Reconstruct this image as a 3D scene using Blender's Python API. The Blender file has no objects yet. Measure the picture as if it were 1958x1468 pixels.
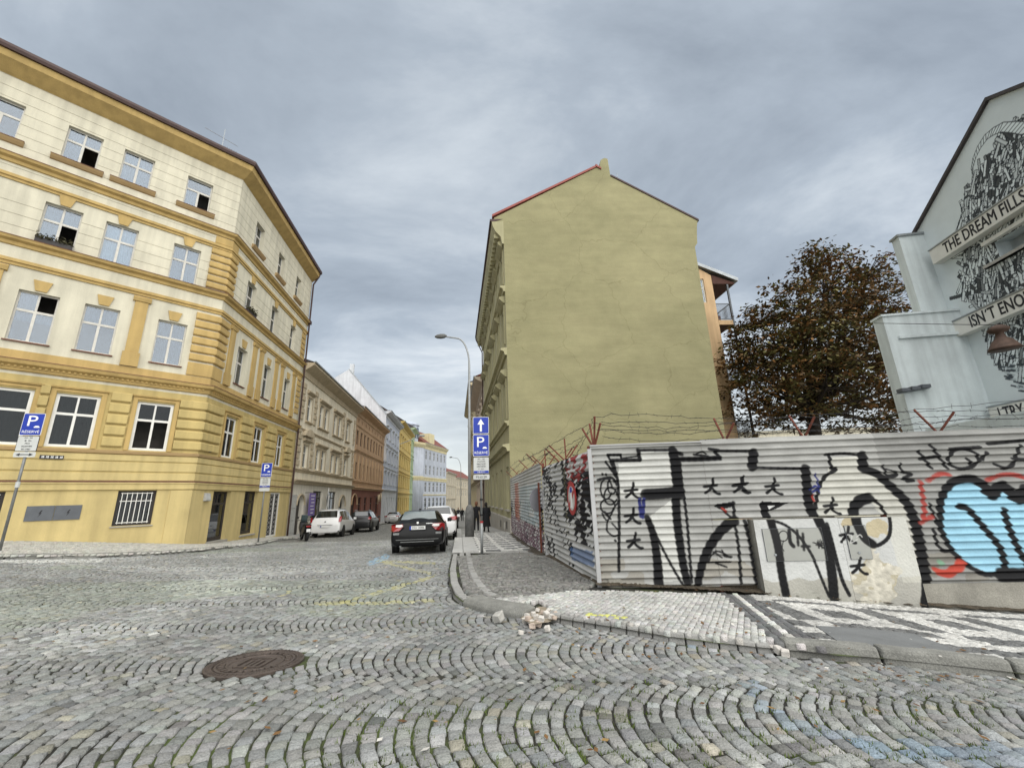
import bpy, bmesh, math, random
import numpy as np
from mathutils import Vector, Matrix
R = math.radians
random.seed(7); rng = np.random.default_rng(7)
sc = bpy.context.scene
col = sc.collection

# ------------------------------------------------------------------ camera (lens, pitch and roll solved from the facades' vanishing lines)
FPX, PITCH, ROLL, PCX, PCY, IMW = 796.27, 0.2626, -0.0301, 979.0, 734.0, 1958.0
_cp, _sp = math.cos(PITCH), math.sin(PITCH)
FW = np.array([0, _cp, _sp]); _u0 = np.array([0, -_sp, _cp]); _r0 = np.array([1.0, 0, 0])
RT = math.cos(ROLL) * _r0 + math.sin(ROLL) * _u0
UP = -math.sin(ROLL) * _r0 + math.cos(ROLL) * _u0
cam = bpy.data.cameras.new('camera'); cam_o = bpy.data.objects.new('camera', cam); col.objects.link(cam_o)
cam.sensor_width = 36.0; cam.lens = FPX / IMW * 36.0; cam.clip_start = 0.05; cam.clip_end = 3000
cam_o.matrix_world = Matrix(((RT[0], UP[0], -FW[0], 0), (RT[1], UP[1], -FW[1], 0), (RT[2], UP[2], -FW[2], 0), (0, 0, 0, 1)))
sc.camera = cam_o

# ------------------------------------------------------------------ sky, sun, exposure (overcast, light from behind the camera)
SUN_EL, SUN_AZ = R(50), R(150)          # azimuth from +y, clockwise
EXPO = 1.65
world = bpy.data.worlds.new('World'); sc.world = world; world.use_nodes = True
wn, wl = world.node_tree.nodes, world.node_tree.links
wn.clear()
def N(t, **kw):
    n = wn.new(t)
    for k, v in kw.items():
        if hasattr(n, k): setattr(n, k, v)
    return n
w_out = N('ShaderNodeOutputWorld'); w_bg = N('ShaderNodeBackground'); w_bg.inputs[1].default_value = 0.085
sky = N('ShaderNodeTexSky', sky_type='NISHITA', sun_disc=False, sun_elevation=SUN_EL, sun_rotation=SUN_AZ)
tc = N('ShaderNodeTexCoord')
sep = N('ShaderNodeSeparateXYZ'); wl.new(tc.outputs['Generated'], sep.inputs[0])
zc = N('ShaderNodeMath', operation='MAXIMUM'); wl.new(sep.outputs['Z'], zc.inputs[0]); zc.inputs[1].default_value = 0.0
za = N('ShaderNodeMath', operation='ADD'); wl.new(zc.outputs[0], za.inputs[0]); za.inputs[1].default_value = 0.16
dx = N('ShaderNodeMath', operation='DIVIDE'); wl.new(sep.outputs['X'], dx.inputs[0]); wl.new(za.outputs[0], dx.inputs[1])
dy = N('ShaderNodeMath', operation='DIVIDE'); wl.new(sep.outputs['Y'], dy.inputs[0]); wl.new(za.outputs[0], dy.inputs[1])
cmb = N('ShaderNodeCombineXYZ'); wl.new(dx.outputs[0], cmb.inputs[0]); wl.new(dy.outputs[0], cmb.inputs[1])
mp = N('ShaderNodeMapping'); mp.inputs['Scale'].default_value = (0.8, 1.25, 1); mp.inputs['Rotation'].default_value = (0, 0, R(-28)); mp.inputs['Location'].default_value = (3.1, 1.7, 0)
wl.new(cmb.outputs[0], mp.inputs['Vector'])
n1 = N('ShaderNodeTexNoise'); n1.inputs['Scale'].default_value = 1.35; n1.inputs['Detail'].default_value = 7; n1.inputs['Roughness'].default_value = 0.60; n1.inputs['Distortion'].default_value = 0.35
wl.new(mp.outputs[0], n1.inputs['Vector'])
n2 = N('ShaderNodeTexNoise'); n2.inputs['Scale'].default_value = 0.42; n2.inputs['Detail'].default_value = 3
wl.new(mp.outputs[0], n2.inputs['Vector'])
mixn = N('ShaderNodeMix', data_type='FLOAT'); mixn.inputs[0].default_value = 0.36
wl.new(n1.outputs['Fac'], mixn.inputs[2]); wl.new(n2.outputs['Fac'], mixn.inputs[3])
ramp = N('ShaderNodeValToRGB')
cr = ramp.color_ramp
cr.elements[0].position = 0.30; cr.elements[0].color = (1.02, 1.18, 1.38, 1)
cr.elements[1].position = 0.68; cr.elements[1].color = (3.6, 3.7, 3.75, 1)
e = cr.elements.new(0.47); e.color = (1.72, 1.95, 2.2, 1)
e = cr.elements.new(0.57); e.color = (2.5, 2.72, 2.92, 1)
wl.new(mixn.outputs[0], ramp.inputs[0])
# paler towards the horizon
hz = N('ShaderNodeMapRange'); hz.inputs['From Min'].default_value = 0.0; hz.inputs['From Max'].default_value = 0.34; hz.inputs['To Min'].default_value = 0.75; hz.inputs['To Max'].default_value = 0.0
hz.interpolation_type = 'SMOOTHSTEP'
wl.new(zc.outputs[0], hz.inputs['Value'])
hm = N('ShaderNodeMix', data_type='RGBA'); wl.new(hz.outputs[0], hm.inputs[0]); wl.new(ramp.outputs[0], hm.inputs[6]); hm.inputs[7].default_value = (3.3, 3.4, 3.3, 1)
cov = N('ShaderNodeMix', data_type='RGBA'); cov.inputs[0].default_value = 0.93
wl.new(sky.outputs[0], cov.inputs[6]); wl.new(hm.outputs[2], cov.inputs[7])
wl.new(cov.outputs[2], w_bg.inputs[0]); wl.new(w_bg.outputs[0], w_out.inputs[0])

sun = bpy.data.lights.new('sun', 'SUN'); sun.energy = 1.5; sun.angle = R(110); sun.color = (1.0, 0.965, 0.90)
sun_o = bpy.data.objects.new('sun', sun); col.objects.link(sun_o)
_sd = Vector((math.sin(SUN_AZ) * math.cos(SUN_EL), math.cos(SUN_AZ) * math.cos(SUN_EL), math.sin(SUN_EL)))
sun_o.rotation_euler = (-_sd).to_track_quat('-Z', 'Y').to_euler(); sun_o.location = (0, -10, 40)
vs = sc.view_settings; vs.view_transform = 'Standard'; vs.look = 'None'; vs.gamma = 1.0; vs.use_curve_mapping = False; vs.exposure = EXPO
sc.cycles.max_bounces = 6; sc.cycles.diffuse_bounces = 3; sc.cycles.glossy_bounces = 3; sc.cycles.transparent_max_bounces = 12
sc.cycles.use_denoising = True

# ------------------------------------------------------------------ pixel -> direction helpers (camera at the origin)
def ray(px, py): return (px - PCX) / FPX * RT - (py - PCY) / FPX * UP + FW
def on_plane(px, py, p0, n):
    d = ray(px, py); p0 = np.asarray(p0, float); n = np.asarray(n, float)
    return d * (p0 @ n) / (d @ n)

# ------------------------------------------------------------------ terrain height (thin-plate spline through levels read along the walls and kerbs)
CTRL = np.array([(-2.4, 4.33, -1.36), (0, 1.5, -1.22), (-.8, 6.5, -1.48), (1.43, 7.81, -1.59), (4.0, 7.65, -1.74), (5.55, 7.55, -1.90), (8.04, 7.39, -2.08),
    (-1.03, 13.2, -1.72), (-2.9, 15.1, -1.80), (-.25, 24, -2.04), (-17.3, 14.7, -1.04), (-14.39, 17.86, -1.53), (-14.1, 20.1, -1.80), (-14.5, 23.1, -1.88), (-15.4, 29.5, -2.2),
    (-7, 24, -2.06), (-9, 43, -2.62), (-13, 65, -3.3), (-17, 100, -4.1), (-20, 130, -4.7), (-20, 180, -5.4), (-30, 0, .1), (30, 7, -3.3), (30, 0, -3.0), (0, -15, -.8),
    (-30, -15, .6), (30, -15, -2.7), (30, 30, -3.2), (-40, 30, -.9), (30, 100, -4.5), (-60, 100, -3.5), (-60, 180, -5), (60, 180, -6), (-80, -40, 1.5), (80, -40, -4), (0, 12, -1.65), (-7.5, 9.0, -1.5)], float)
def _tps_fit(c):
    n = len(c); d = np.hypot(c[:, None, 0] - c[None, :, 0], c[:, None, 1] - c[None, :, 1])
    K = np.where(d > 0, d * d * np.log(d + 1e-9), 0) + np.eye(n) * 2.0
    P = np.c_[np.ones(n), c[:, :2]]
    A = np.block([[K, P], [P.T, np.zeros((3, 3))]])
    return np.linalg.solve(A, np.r_[c[:, 2], 0, 0, 0])
_TW = _tps_fit(CTRL)
def gnd(x, y):
    x = np.asarray(x, float); y = np.asarray(y, float)
    d = np.sqrt((x[..., None] - CTRL[:, 0]) ** 2 + (y[..., None] - CTRL[:, 1]) ** 2)
    return (np.where(d > 0, d * d * np.log(d + 1e-9), 0)) @ _TW[:-3] + _TW[-3] + _TW[-2] * x + _TW[-1] * y
def g1(x, y): return float(gnd(np.array([x]), np.array([y]))[0])
def on_ground(px, py, h=0.0):
    d = ray(px, py); t = 2.0; prev = t
    while t < 400:
        p = d * t
        if p[2] < g1(p[0], p[1]) + h: break
        prev = t; t *= 1.04
    lo, hi = prev, t
    for _ in range(24):
        m = (lo + hi) / 2; p = d * m
        if p[2] < g1(p[0], p[1]) + h: hi = m
        else: lo = m
    p = d * hi
    return np.array([p[0], p[1], p[2]])

# ------------------------------------------------------------------ materials
MATS = {}
def mat(name, colr=(.5, .5, .5), rough=.8, var=.12, scale=2.0, bump=.0, bscale=60., metal=0., spec=.35, attr=None, streak=0., fine=.0, fscale=120., coat=0.):
    if name in MATS: return MATS[name]
    m = bpy.data.materials.new(name); m.use_nodes = True; nt = m.node_tree; nd, lk = nt.nodes, nt.links
    b = nd['Principled BSDF']; b.inputs['Roughness'].default_value = rough; b.inputs['Metallic'].default_value = metal
    b.inputs['Specular IOR Level'].default_value = spec
    if coat: b.inputs['Coat Weight'].default_value = coat; b.inputs['Coat Roughness'].default_value = .04
    geo = nd.new('ShaderNodeNewGeometry')
    if attr:
        at = nd.new('ShaderNodeAttribute'); at.attribute_name = attr; base = at.outputs['Color']
    else:
        rgb = nd.new('ShaderNodeRGB'); rgb.outputs[0].default_value = (*colr, 1); base = rgb.outputs[0]
    def mul(base, sock, lo, hi, a=0.3, bq=0.7):
        mr = nd.new('ShaderNodeMapRange'); mr.inputs['From Min'].default_value = a; mr.inputs['From Max'].default_value = bq
        mr.inputs['To Min'].default_value = lo; mr.inputs['To Max'].default_value = hi; lk.new(sock, mr.inputs['Value'])
        mx = nd.new('ShaderNodeVectorMath'); mx.operation = 'SCALE'; lk.new(base, mx.inputs[0]); lk.new(mr.outputs[0], mx.inputs['Scale'])
        return mx.outputs[0]
    if var:
        n = nd.new('ShaderNodeTexNoise'); n.inputs['Scale'].default_value = scale; n.inputs['Detail'].default_value = 6; n.inputs['Roughness'].default_value = .6
        lk.new(geo.outputs['Position'], n.inputs['Vector']); base = mul(base, n.outputs['Fac'], 1 - var, 1 + var)
    if streak:
        mpn = nd.new('ShaderNodeMapping'); mpn.inputs['Scale'].default_value = (2.2, 2.2, .16); lk.new(geo.outputs['Position'], mpn.inputs['Vector'])
        n = nd.new('ShaderNodeTexNoise'); n.inputs['Scale'].default_value = 1.6; n.inputs['Detail'].default_value = 5; lk.new(mpn.outputs[0], n.inputs['Vector'])
        base = mul(base, n.outputs['Fac'], 1 - streak, 1 + streak * .4, .35, .62)
    if fine:
        n = nd.new('ShaderNodeTexNoise'); n.inputs['Scale'].default_value = fscale; n.inputs['Detail'].default_value = 3
        lk.new(geo.outputs['Position'], n.inputs['Vector']); base = mul(base, n.outputs['Fac'], 1 - fine, 1 + fine)
    lk.new(base, b.inputs['Base Color'])
    if bump:
        n = nd.new('ShaderNodeTexNoise'); n.inputs['Scale'].default_value = bscale; n.inputs['Detail'].default_value = 5
        lk.new(geo.outputs['Position'], n.inputs['Vector'])
        bp = nd.new('ShaderNodeBump'); bp.inputs['Strength'].default_value = bump; bp.inputs['Distance'].default_value = .02
        lk.new(n.outputs['Fac'], bp.inputs['Height']); lk.new(bp.outputs[0], b.inputs['Normal'])
    MATS[name] = m
    return m
def glass_mat(name, tint=(.75, .82, .88), refl=.30):
    if name in MATS: return MATS[name]
    m = bpy.data.materials.new(name); m.use_nodes = True; nd, lk = m.node_tree.nodes, m.node_tree.links
    nd.remove(nd['Principled BSDF']); out = nd['Material Output']
    tr = nd.new('ShaderNodeBsdfTransparent'); tr.inputs[0].default_value = (*tint, 1)
    gl = nd.new('ShaderNodeBsdfGlossy'); gl.inputs['Roughness'].default_value = .03; gl.inputs[0].default_value = (.9, .93, .97, 1)
    fr = nd.new('ShaderNodeFresnel'); fr.inputs[0].default_value = 1.5
    ad = nd.new('ShaderNodeMath'); ad.operation = 'ADD'; ad.use_clamp = True; ad.inputs[1].default_value = refl; lk.new(fr.outputs[0], ad.inputs[0])
    mx = nd.new('ShaderNodeMixShader'); lk.new(ad.outputs[0], mx.inputs[0]); lk.new(tr.outputs[0], mx.inputs[1]); lk.new(gl.outputs[0], mx.inputs[2])
    lk.new(mx.outputs[0], out.inputs[0]); MATS[name] = m
    return m

# ------------------------------------------------------------------ object helpers
def tag(o, label=None, cat=None, group=None, kind=None):
    if label: o['label'] = label
    if cat: o['category'] = cat
    if group: o['group'] = group
    if kind: o['kind'] = kind
    return o
def empty(name, loc=(0, 0, 0), label=None, cat=None, group=None):
    o = bpy.data.objects.new(name, None); o.location = loc; o.empty_display_size = .2; col.objects.link(o)
    return tag(o, label, cat, group)
def link(name, me, parent=None, m=None):
    o = bpy.data.objects.new(name, me); col.objects.link(o)
    if m is not None:
        if isinstance(m, str): m = MATS[m]
        me.materials.clear(); me.materials.append(m)
    if parent is not None:
        o.parent = parent; o.matrix_parent_inverse = PINV.get(parent.name) or world_of(parent).inverted()
    return o
PINV = {}
def world_of(o):
    mt = o.matrix_basis.copy()
    p = o.parent
    if p is not None: mt = world_of(p) @ o.matrix_parent_inverse @ mt
    return mt
class Frame:
    """a facade plane: u along, d outward, z up"""
    def __init__(s, o, ang, flip=False):
        s.o = np.array([o[0], o[1], 0.0]); s.a = ang
        s.dir = np.array([math.cos(R(ang)), math.sin(R(ang)), 0]); s.n = np.array([math.sin(R(ang)), -math.cos(R(ang)), 0])
        if flip: s.n = -s.n
        s.flip = flip
    def P(s, u, d, z): return s.o + u * s.dir + d * s.n + np.array([0, 0, z])
    def px(s, x, y):
        q = on_plane(x, y, s.o, s.n); return float((q - s.o) @ s.dir), float(q[2])
WORLD = Frame((0, 0), 0); WORLD.n = np.array([0, 1.0, 0])      # u=x, d=y
class MB:
    def __init__(s): s.v = []; s.f = []; s.c = None
    def quad(s, a, b, c, d):
        i = len(s.v); s.v += [tuple(a), tuple(b), tuple(c), tuple(d)]; s.f.append((i, i + 1, i + 2, i + 3)); return s
    def tri(s, a, b, c):
        i = len(s.v); s.v += [tuple(a), tuple(b), tuple(c)]; s.f.append((i, i + 1, i + 2)); return s
    def poly(s, pts):
        i = len(s.v); s.v += [tuple(p) for p in pts]; s.f.append(tuple(range(i, i + len(pts)))); return s
    def box(s, F, u0, u1, d0, d1, z0, z1):
        i = len(s.v)
        for u in (u0, u1):
            for d in (d0, d1):
                for z in (z0, z1): s.v.append(tuple(F.P(u, d, z)))
        s.f += [(i, i + 1, i + 3, i + 2), (i + 4, i + 6, i + 7, i + 5), (i, i + 4, i + 5, i + 1), (i + 2, i + 3, i + 7, i + 6), (i, i + 2, i + 6, i + 4), (i + 1, i + 5, i + 7, i + 3)]
        return s
    def prism(s, F, prof, u0, u1, m0=0., m1=0.):
        """profile [(d,z)...] (closed) extruded along u, ends mitred by m*d"""
        i = len(s.v); n = len(prof)
        s.v += [tuple(F.P(u0 - d * m0, d, z)) for d, z in prof] + [tuple(F.P(u1 + d * m1, d, z)) for d, z in prof]
        for k in range(n):
            k2 = (k + 1) % n; s.f.append((i + k, i + k2, i + n + k2, i + n + k))
        s.f.append(tuple(i + k for k in range(n))); s.f.append(tuple(i + n + k for k in reversed(range(n))))
        return s
    def extr(s, F, pts, d0, d1):
        """outline [(u,z)...] on the facade given thickness d0..d1"""
        i = len(s.v); n = len(pts)
        s.v += [tuple(F.P(u, d0, z)) for u, z in pts] + [tuple(F.P(u, d1, z)) for u, z in pts]
        for k in range(n):
            k2 = (k + 1) % n; s.f.append((i + k, i + k2, i + n + k2, i + n + k))
        s.f.append(tuple(i + k for k in range(n))); s.f.append(tuple(i + n + k for k in reversed(range(n))))
        return s
    def tube(s, pts, r, n=8, cap=True):
        pts = [np.asarray(p, float) for p in pts]; rs = r if hasattr(r, '__len__') else [r] * len(pts)
        i0 = len(s.v); prev = None
        for k, p in enumerate(pts):
            t = pts[min(k + 1, len(pts) - 1)] - pts[max(k - 1, 0)]; t = t / (np.linalg.norm(t) + 1e-9)
            a = prev if prev is not None else (np.array([1.0, 0, 0]) if abs(t[0]) < .8 else np.array([0, 1.0, 0]))
            a = a - t * (a @ t); a /= np.linalg.norm(a) + 1e-9; prev = a; b = np.cross(t, a)
            for j in range(n):
                th = 2 * math.pi * j / n; s.v.append(tuple(p + rs[k] * (math.cos(th) * a + math.sin(th) * b)))
        for k in range(len(pts) - 1):
            for j in range(n):
                j2 = (j + 1) % n; s.f.append((i0 + k * n + j, i0 + k * n + j2, i0 + (k + 1) * n + j2, i0 + (k + 1) * n + j))
        if cap:
            s.f.append(tuple(i0 + j for j in reversed(range(n)))); e = i0 + (len(pts) - 1) * n; s.f.append(tuple(e + j for j in range(n)))
        return s
    def lathe(s, c, prof, n=16, axis=None):
        """profile [(r,h)...] turned about axis through c"""
        c = np.asarray(c, float); ax = np.array([0, 0, 1.0]) if axis is None else np.asarray(axis, float) / np.linalg.norm(axis)
        a = np.array([1.0, 0, 0]) if abs(ax[0]) < .8 else np.array([0, 1.0, 0]); a = a - ax * (a @ ax); a /= np.linalg.norm(a); b = np.cross(ax, a)
        i0 = len(s.v)
        for r, h in prof:
            for j in range(n):
                th = 2 * math.pi * j / n; s.v.append(tuple(c + ax * h + r * (math.cos(th) * a + math.sin(th) * b)))
        for k in range(len(prof) - 1):
            for j in range(n):
                j2 = (j + 1) % n; s.f.append((i0 + k * n + j, i0 + k * n + j2, i0 + (k + 1) * n + j2, i0 + (k + 1) * n + j))
        s.f.append(tuple(i0 + j for j in reversed(range(n)))); e = i0 + (len(prof) - 1) * n; s.f.append(tuple(e + j for j in range(n)))
        return s
    def mesh(s, name, smooth=False, fix=True):
        me = bpy.data.meshes.new(name); me.from_pydata(s.v, [], s.f)
        if fix:
            bm = bmesh.new(); bm.from_mesh(me); bmesh.ops.recalc_face_normals(bm, faces=bm.faces); bm.to_mesh(me); bm.free()
        if smooth: me.polygons.foreach_set('use_smooth', [True] * len(me.polygons))
        me.update(); return me
    def build(s, name, m, parent=None, smooth=False, bevel=0., fix=True):
        o = link(name, s.mesh(name, smooth, fix), parent, m)
        if bevel:
            md = o.modifiers.new('bevel', 'BEVEL'); md.width = bevel; md.segments = 2; md.limit_method = 'ANGLE'
        return o
def np_mesh(name, V, Fq, colors=None, smooth=False):
    """large mesh from arrays: V (n,3), Fq (m,k)"""
    me = bpy.data.meshes.new(name); V = np.asarray(V, np.float32); Fq = np.asarray(Fq, np.int32); k = Fq.shape[1]
    me.vertices.add(len(V)); me.vertices.foreach_set('co', V.ravel())
    me.loops.add(Fq.size); me.loops.foreach_set('vertex_index', Fq.ravel())
    me.polygons.add(len(Fq)); me.polygons.foreach_set('loop_start', np.arange(0, Fq.size, k, dtype=np.int32)); me.polygons.foreach_set('loop_total', np.full(len(Fq), k, np.int32))
    if smooth: me.polygons.foreach_set('use_smooth', np.ones(len(Fq), bool))
    me.update(calc_edges=True); me.validate()
    if colors is not None:
        ca = me.color_attributes.new('tint', 'FLOAT_COLOR', 'POINT'); c = np.ones((len(V), 4), np.float32); c[:, :3] = colors; ca.data.foreach_set('color', c.ravel())
    return me
_txt = {}
def text_mesh(s, size, extr=.002, align='CENTER', bold=0.):
    cu = bpy.data.curves.new('lettering', 'FONT'); cu.body = s; cu.size = size; cu.extrude = extr; cu.align_x = align; cu.align_y = 'CENTER'; cu.resolution_u = 3; cu.bevel_depth = bold * size; cu.bevel_resolution = 0
    o = bpy.data.objects.new('lettering_tmp', cu); col.objects.link(o)
    dg = bpy.context.evaluated_depsgraph_get(); dg.update()
    me = bpy.data.meshes.new_from_object(o.evaluated_get(dg)); bpy.data.objects.remove(o); bpy.data.curves.remove(cu)
    me.name = 'lettering'
    return me
def put_text(s, F, u, d, z, size, m, parent, stretch=1.0, align='CENTER', name='lettering', bold=0.0):
    me = text_mesh(s, size, .003, align, bold)
    xs = -1.0 if F.flip else 1.0
    M = Matrix(((F.dir[0] * stretch * xs, 0, F.n[0], 0), (F.dir[1] * stretch * xs, 0, F.n[1], 0), (0, 1, 0, 0), (0, 0, 0, 1)))
    M.translation = Vector(F.P(u, d, z)); me.transform(M)
    o = link(name, me, parent, m)
    return o
# ================================================================== GROUND
def proj(P):
    P = np.asarray(P, float); w = P @ FW
    return PCX + FPX * (P @ RT) / w, PCY - FPX * (P @ UP) / w
def inside(x, y, poly):
    x = np.asarray(x); y = np.asarray(y); r = np.zeros(x.shape, bool); n = len(poly)
    for i in range(n):
        x0, y0 = poly[i][:2]; x1, y1 = poly[(i + 1) % n][:2]
        c = ((y0 > y) != (y1 > y))
        with np.errstate(divide='ignore', invalid='ignore'):
            r ^= c & (x < (x1 - x0) * (y - y0) / (y1 - y0 + 1e-12) + x0)
    return r
def seg_dist(x, y, pl):
    best = np.full(np.shape(x), 1e9)
    for (x0, y0), (x1, y1) in zip(pl[:-1], pl[1:]):
        dx, dy = x1 - x0, y1 - y0; L = dx * dx + dy * dy + 1e-9
        t = np.clip(((x - x0) * dx + (y - y0) * dy) / L, 0, 1); best = np.minimum(best, np.hypot(x - x0 - t * dx, y - y0 - t * dy))
    return best
def vnoise(x, y, s, seed=0):
    """smooth value noise 0..1"""
    r = np.random.default_rng(seed).random((64, 64)); x = np.asarray(x) / s + 1000; y = np.asarray(y) / s + 1000
    xi = np.floor(x).astype(int); yi = np.floor(y).astype(int); fx = x - xi; fy = y - yi; fx = fx * fx * (3 - 2 * fx); fy = fy * fy * (3 - 2 * fy)
    g = lambda a, b: r[a % 64, b % 64]
    return (g(xi, yi) * (1 - fx) + g(xi + 1, yi) * fx) * (1 - fy) + (g(xi, yi + 1) * (1 - fx) + g(xi + 1, yi + 1) * fx) * fy

# lines on the ground, read off the photograph and laid on the terrain
AB = 97.61
C0 = np.array([-13.9, 18.38]); FA = Frame(C0, 46.89); FB = Frame(C0, AB)
KH = .10
kerb_px = [(2300, 1345), (2150, 1325), (1958, 1299), (1830, 1284), (1720, 1272), (1600, 1263), (1505, 1253), (1460, 1249), (1400, 1242), (1280, 1227), (1180, 1209), (1100, 1196), (1050, 1187), (1005, 1183), (960, 1176), (915, 1167), (882, 1156), (866, 1142), (858, 1120), (857, 1095), (861, 1076), (864.5, 1062)]
KR = [on_ground(*p)[:2] for p in kerb_px]
sd = np.array([math.cos(R(97.35)), math.sin(R(97.35))])
KR += [KR[-1] + sd * t for t in (2, 5, 9, 14, 22, 32, 45, 65, 90)]
kl_px = [(30, 1068), (100, 1068), (200, 1066), (300, 1061), (380, 1055), (450, 1047), (500, 1041), (535, 1033)]
KL = [on_ground(*p)[:2] for p in kl_px]
dA2 = FA.dir[:2]
KL = [KL[0] - dA2 * 9, KL[0] - dA2 * 4] + KL
dB2 = FB.dir[:2]
u_last = float((KL[-1] - C0) @ dB2); off_last = float((KL[-1] - C0) @ FB.n[:2])
KL += [C0 + dB2 * u + FB.n[:2] * 2.6 for u in (11, 14, 20, 30, 45, 65, 95)]
GC = np.array([-.25, 24.0])                      # corner of the green house on the street
FC = np.array([1.43, 7.81])                      # corner of the fence
FF = Frame(FC, -3.6)                             # fence front
FS = Frame(FC, 97.6, flip=True)                  # fence along the street, first length
F1 = FS.P(4.5, 0, 0)[:2]
FS2 = Frame(F1, math.degrees(math.atan2(GC[1] - F1[1], GC[0] - F1[0])), flip=True)
print('KR', [tuple(np.round(p, 2)) for p in KR]); print('KL', [tuple(np.round(p, 2)) for p in KL])
POLY_R = [tuple(p) for p in KR] + [(5, 105), (30, 105), (30, 4)]
POLY_L = [tuple(p) for p in KL] + [(-60, 115), (-60, 5)]

# --- sheet of soil and far paving
def cobble_far_mat():
    m = bpy.data.materials.new('far_cobbles'); m.use_nodes = True; nd, lk = m.node_tree.nodes, m.node_tree.links; b = nd['Principled BSDF']
    geo = nd.new('ShaderNodeNewGeometry'); mp = nd.new('ShaderNodeMapping'); mp.inputs['Scale'].default_value = (1, 1, .0); lk.new(geo.outputs['Position'], mp.inputs['Vector'])
    v = nd.new('ShaderNodeTexVoronoi'); v.inputs['Scale'].default_value = 8.6; v.inputs['Randomness'].default_value = .55; lk.new(mp.outputs[0], v.inputs['Vector'])
    ve = nd.new('ShaderNodeTexVoronoi'); ve.feature = 'DISTANCE_TO_EDGE'; ve.inputs['Scale'].default_value = 8.6; ve.inputs['Randomness'].default_value = .55; lk.new(mp.outputs[0], ve.inputs['Vector'])
    r1 = nd.new('ShaderNodeValToRGB'); r1.color_ramp.elements[0].color = (.17, .17, .155, 1); r1.color_ramp.elements[1].color = (.33, .325, .295, 1); lk.new(v.outputs['Color'], r1.inputs[0])
    r2 = nd.new('ShaderNodeValToRGB'); r2.color_ramp.elements[0].position = .03; r2.color_ramp.elements[1].position = .13; lk.new(ve.outputs['Distance'], r2.inputs[0])
    mx = nd.new('ShaderNodeMix'); mx.data_type = 'RGBA'; lk.new(r2.outputs[0], mx.inputs[0]); mx.inputs[6].default_value = (.05, .05, .038, 1); lk.new(r1.outputs[0], mx.inputs[7])
    lk.new(mx.outputs[2], b.inputs['Base Color']); b.inputs['Roughness'].default_value = .75
    bp = nd.new('ShaderNodeBump'); bp.inputs['Strength'].default_value = .8; bp.inputs['Distance'].default_value = .03; lk.new(r2.outputs[0], bp.inputs['Height']); lk.new(bp.outputs[0], b.inputs['Normal'])
    MATS['far_cobbles'] = m; return m
def soil_mat():
    m = bpy.data.materials.new('joint_soil'); m.use_nodes = True; nd, lk = m.node_tree.nodes, m.node_tree.links; b = nd['Principled BSDF']
    geo = nd.new('ShaderNodeNewGeometry'); n = nd.new('ShaderNodeTexNoise'); n.inputs['Scale'].default_value = 1.3; n.inputs['Detail'].default_value = 8; n.inputs['Roughness'].default_value = .7; lk.new(geo.outputs['Position'], n.inputs['Vector'])
    r = nd.new('ShaderNodeValToRGB'); r.color_ramp.elements[0].position = .40; r.color_ramp.elements[0].color = (.011, .010, .008, 1); r.color_ramp.elements[1].position = .64; r.color_ramp.elements[1].color = (.060, .082, .016, 1)
    e = r.color_ramp.elements.new(.52); e.color = (.020, .019, .011, 1)
    lk.new(n.outputs['Fac'], r.inputs[0]); lk.new(r.outputs[0], b.inputs['Base Color']); b.inputs['Roughness'].default_value = .95
    MATS['joint_soil'] = m; return m
cobble_far_mat(); soil_mat()
def in_setts(x, y):      # where single setts are laid
    near = (y > .8) & (y < 13.5) & (x > -17) & (x < 13) & (np.abs(x) < 1.5 * y + 2.5)
    street = (y >= 13.5) & (y < 23) & (x > -16) & (x < 2)
    return (near | street)
xs = np.unique(np.r_[np.arange(-90, -20, 6), np.arange(-20, 14, .35), np.arange(14, 91, 6)]); ys = np.unique(np.r_[np.arange(-40, 0, 5), np.arange(0, 26, .35), np.arange(26, 70, 2), np.arange(70, 221, 8)])
XX, YY = np.meshgrid(xs, ys); ZZ = gnd(XX, YY)
low = in_setts(XX, YY); ZZ = ZZ - np.where(low, .015, .0)
nx, ny = len(xs), len(ys); ii = np.arange(nx * ny).reshape(ny, nx)
Fq = np.stack([ii[:-1, :-1], ii[:-1, 1:], ii[1:, 1:], ii[1:, :-1]], -1).reshape(-1, 4)
me = np_mesh('road', np.stack([XX, YY, ZZ], -1).reshape(-1, 3), Fq, smooth=True)
road = link('road', me); tag(road, kind='structure'); me.materials.append(MATS['far_cobbles']); me.materials.append(MATS['joint_soil'])
lowf = low.reshape(-1)[Fq].all(1); me.polygons.foreach_set('material_index', lowf.astype(np.int32))

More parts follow.
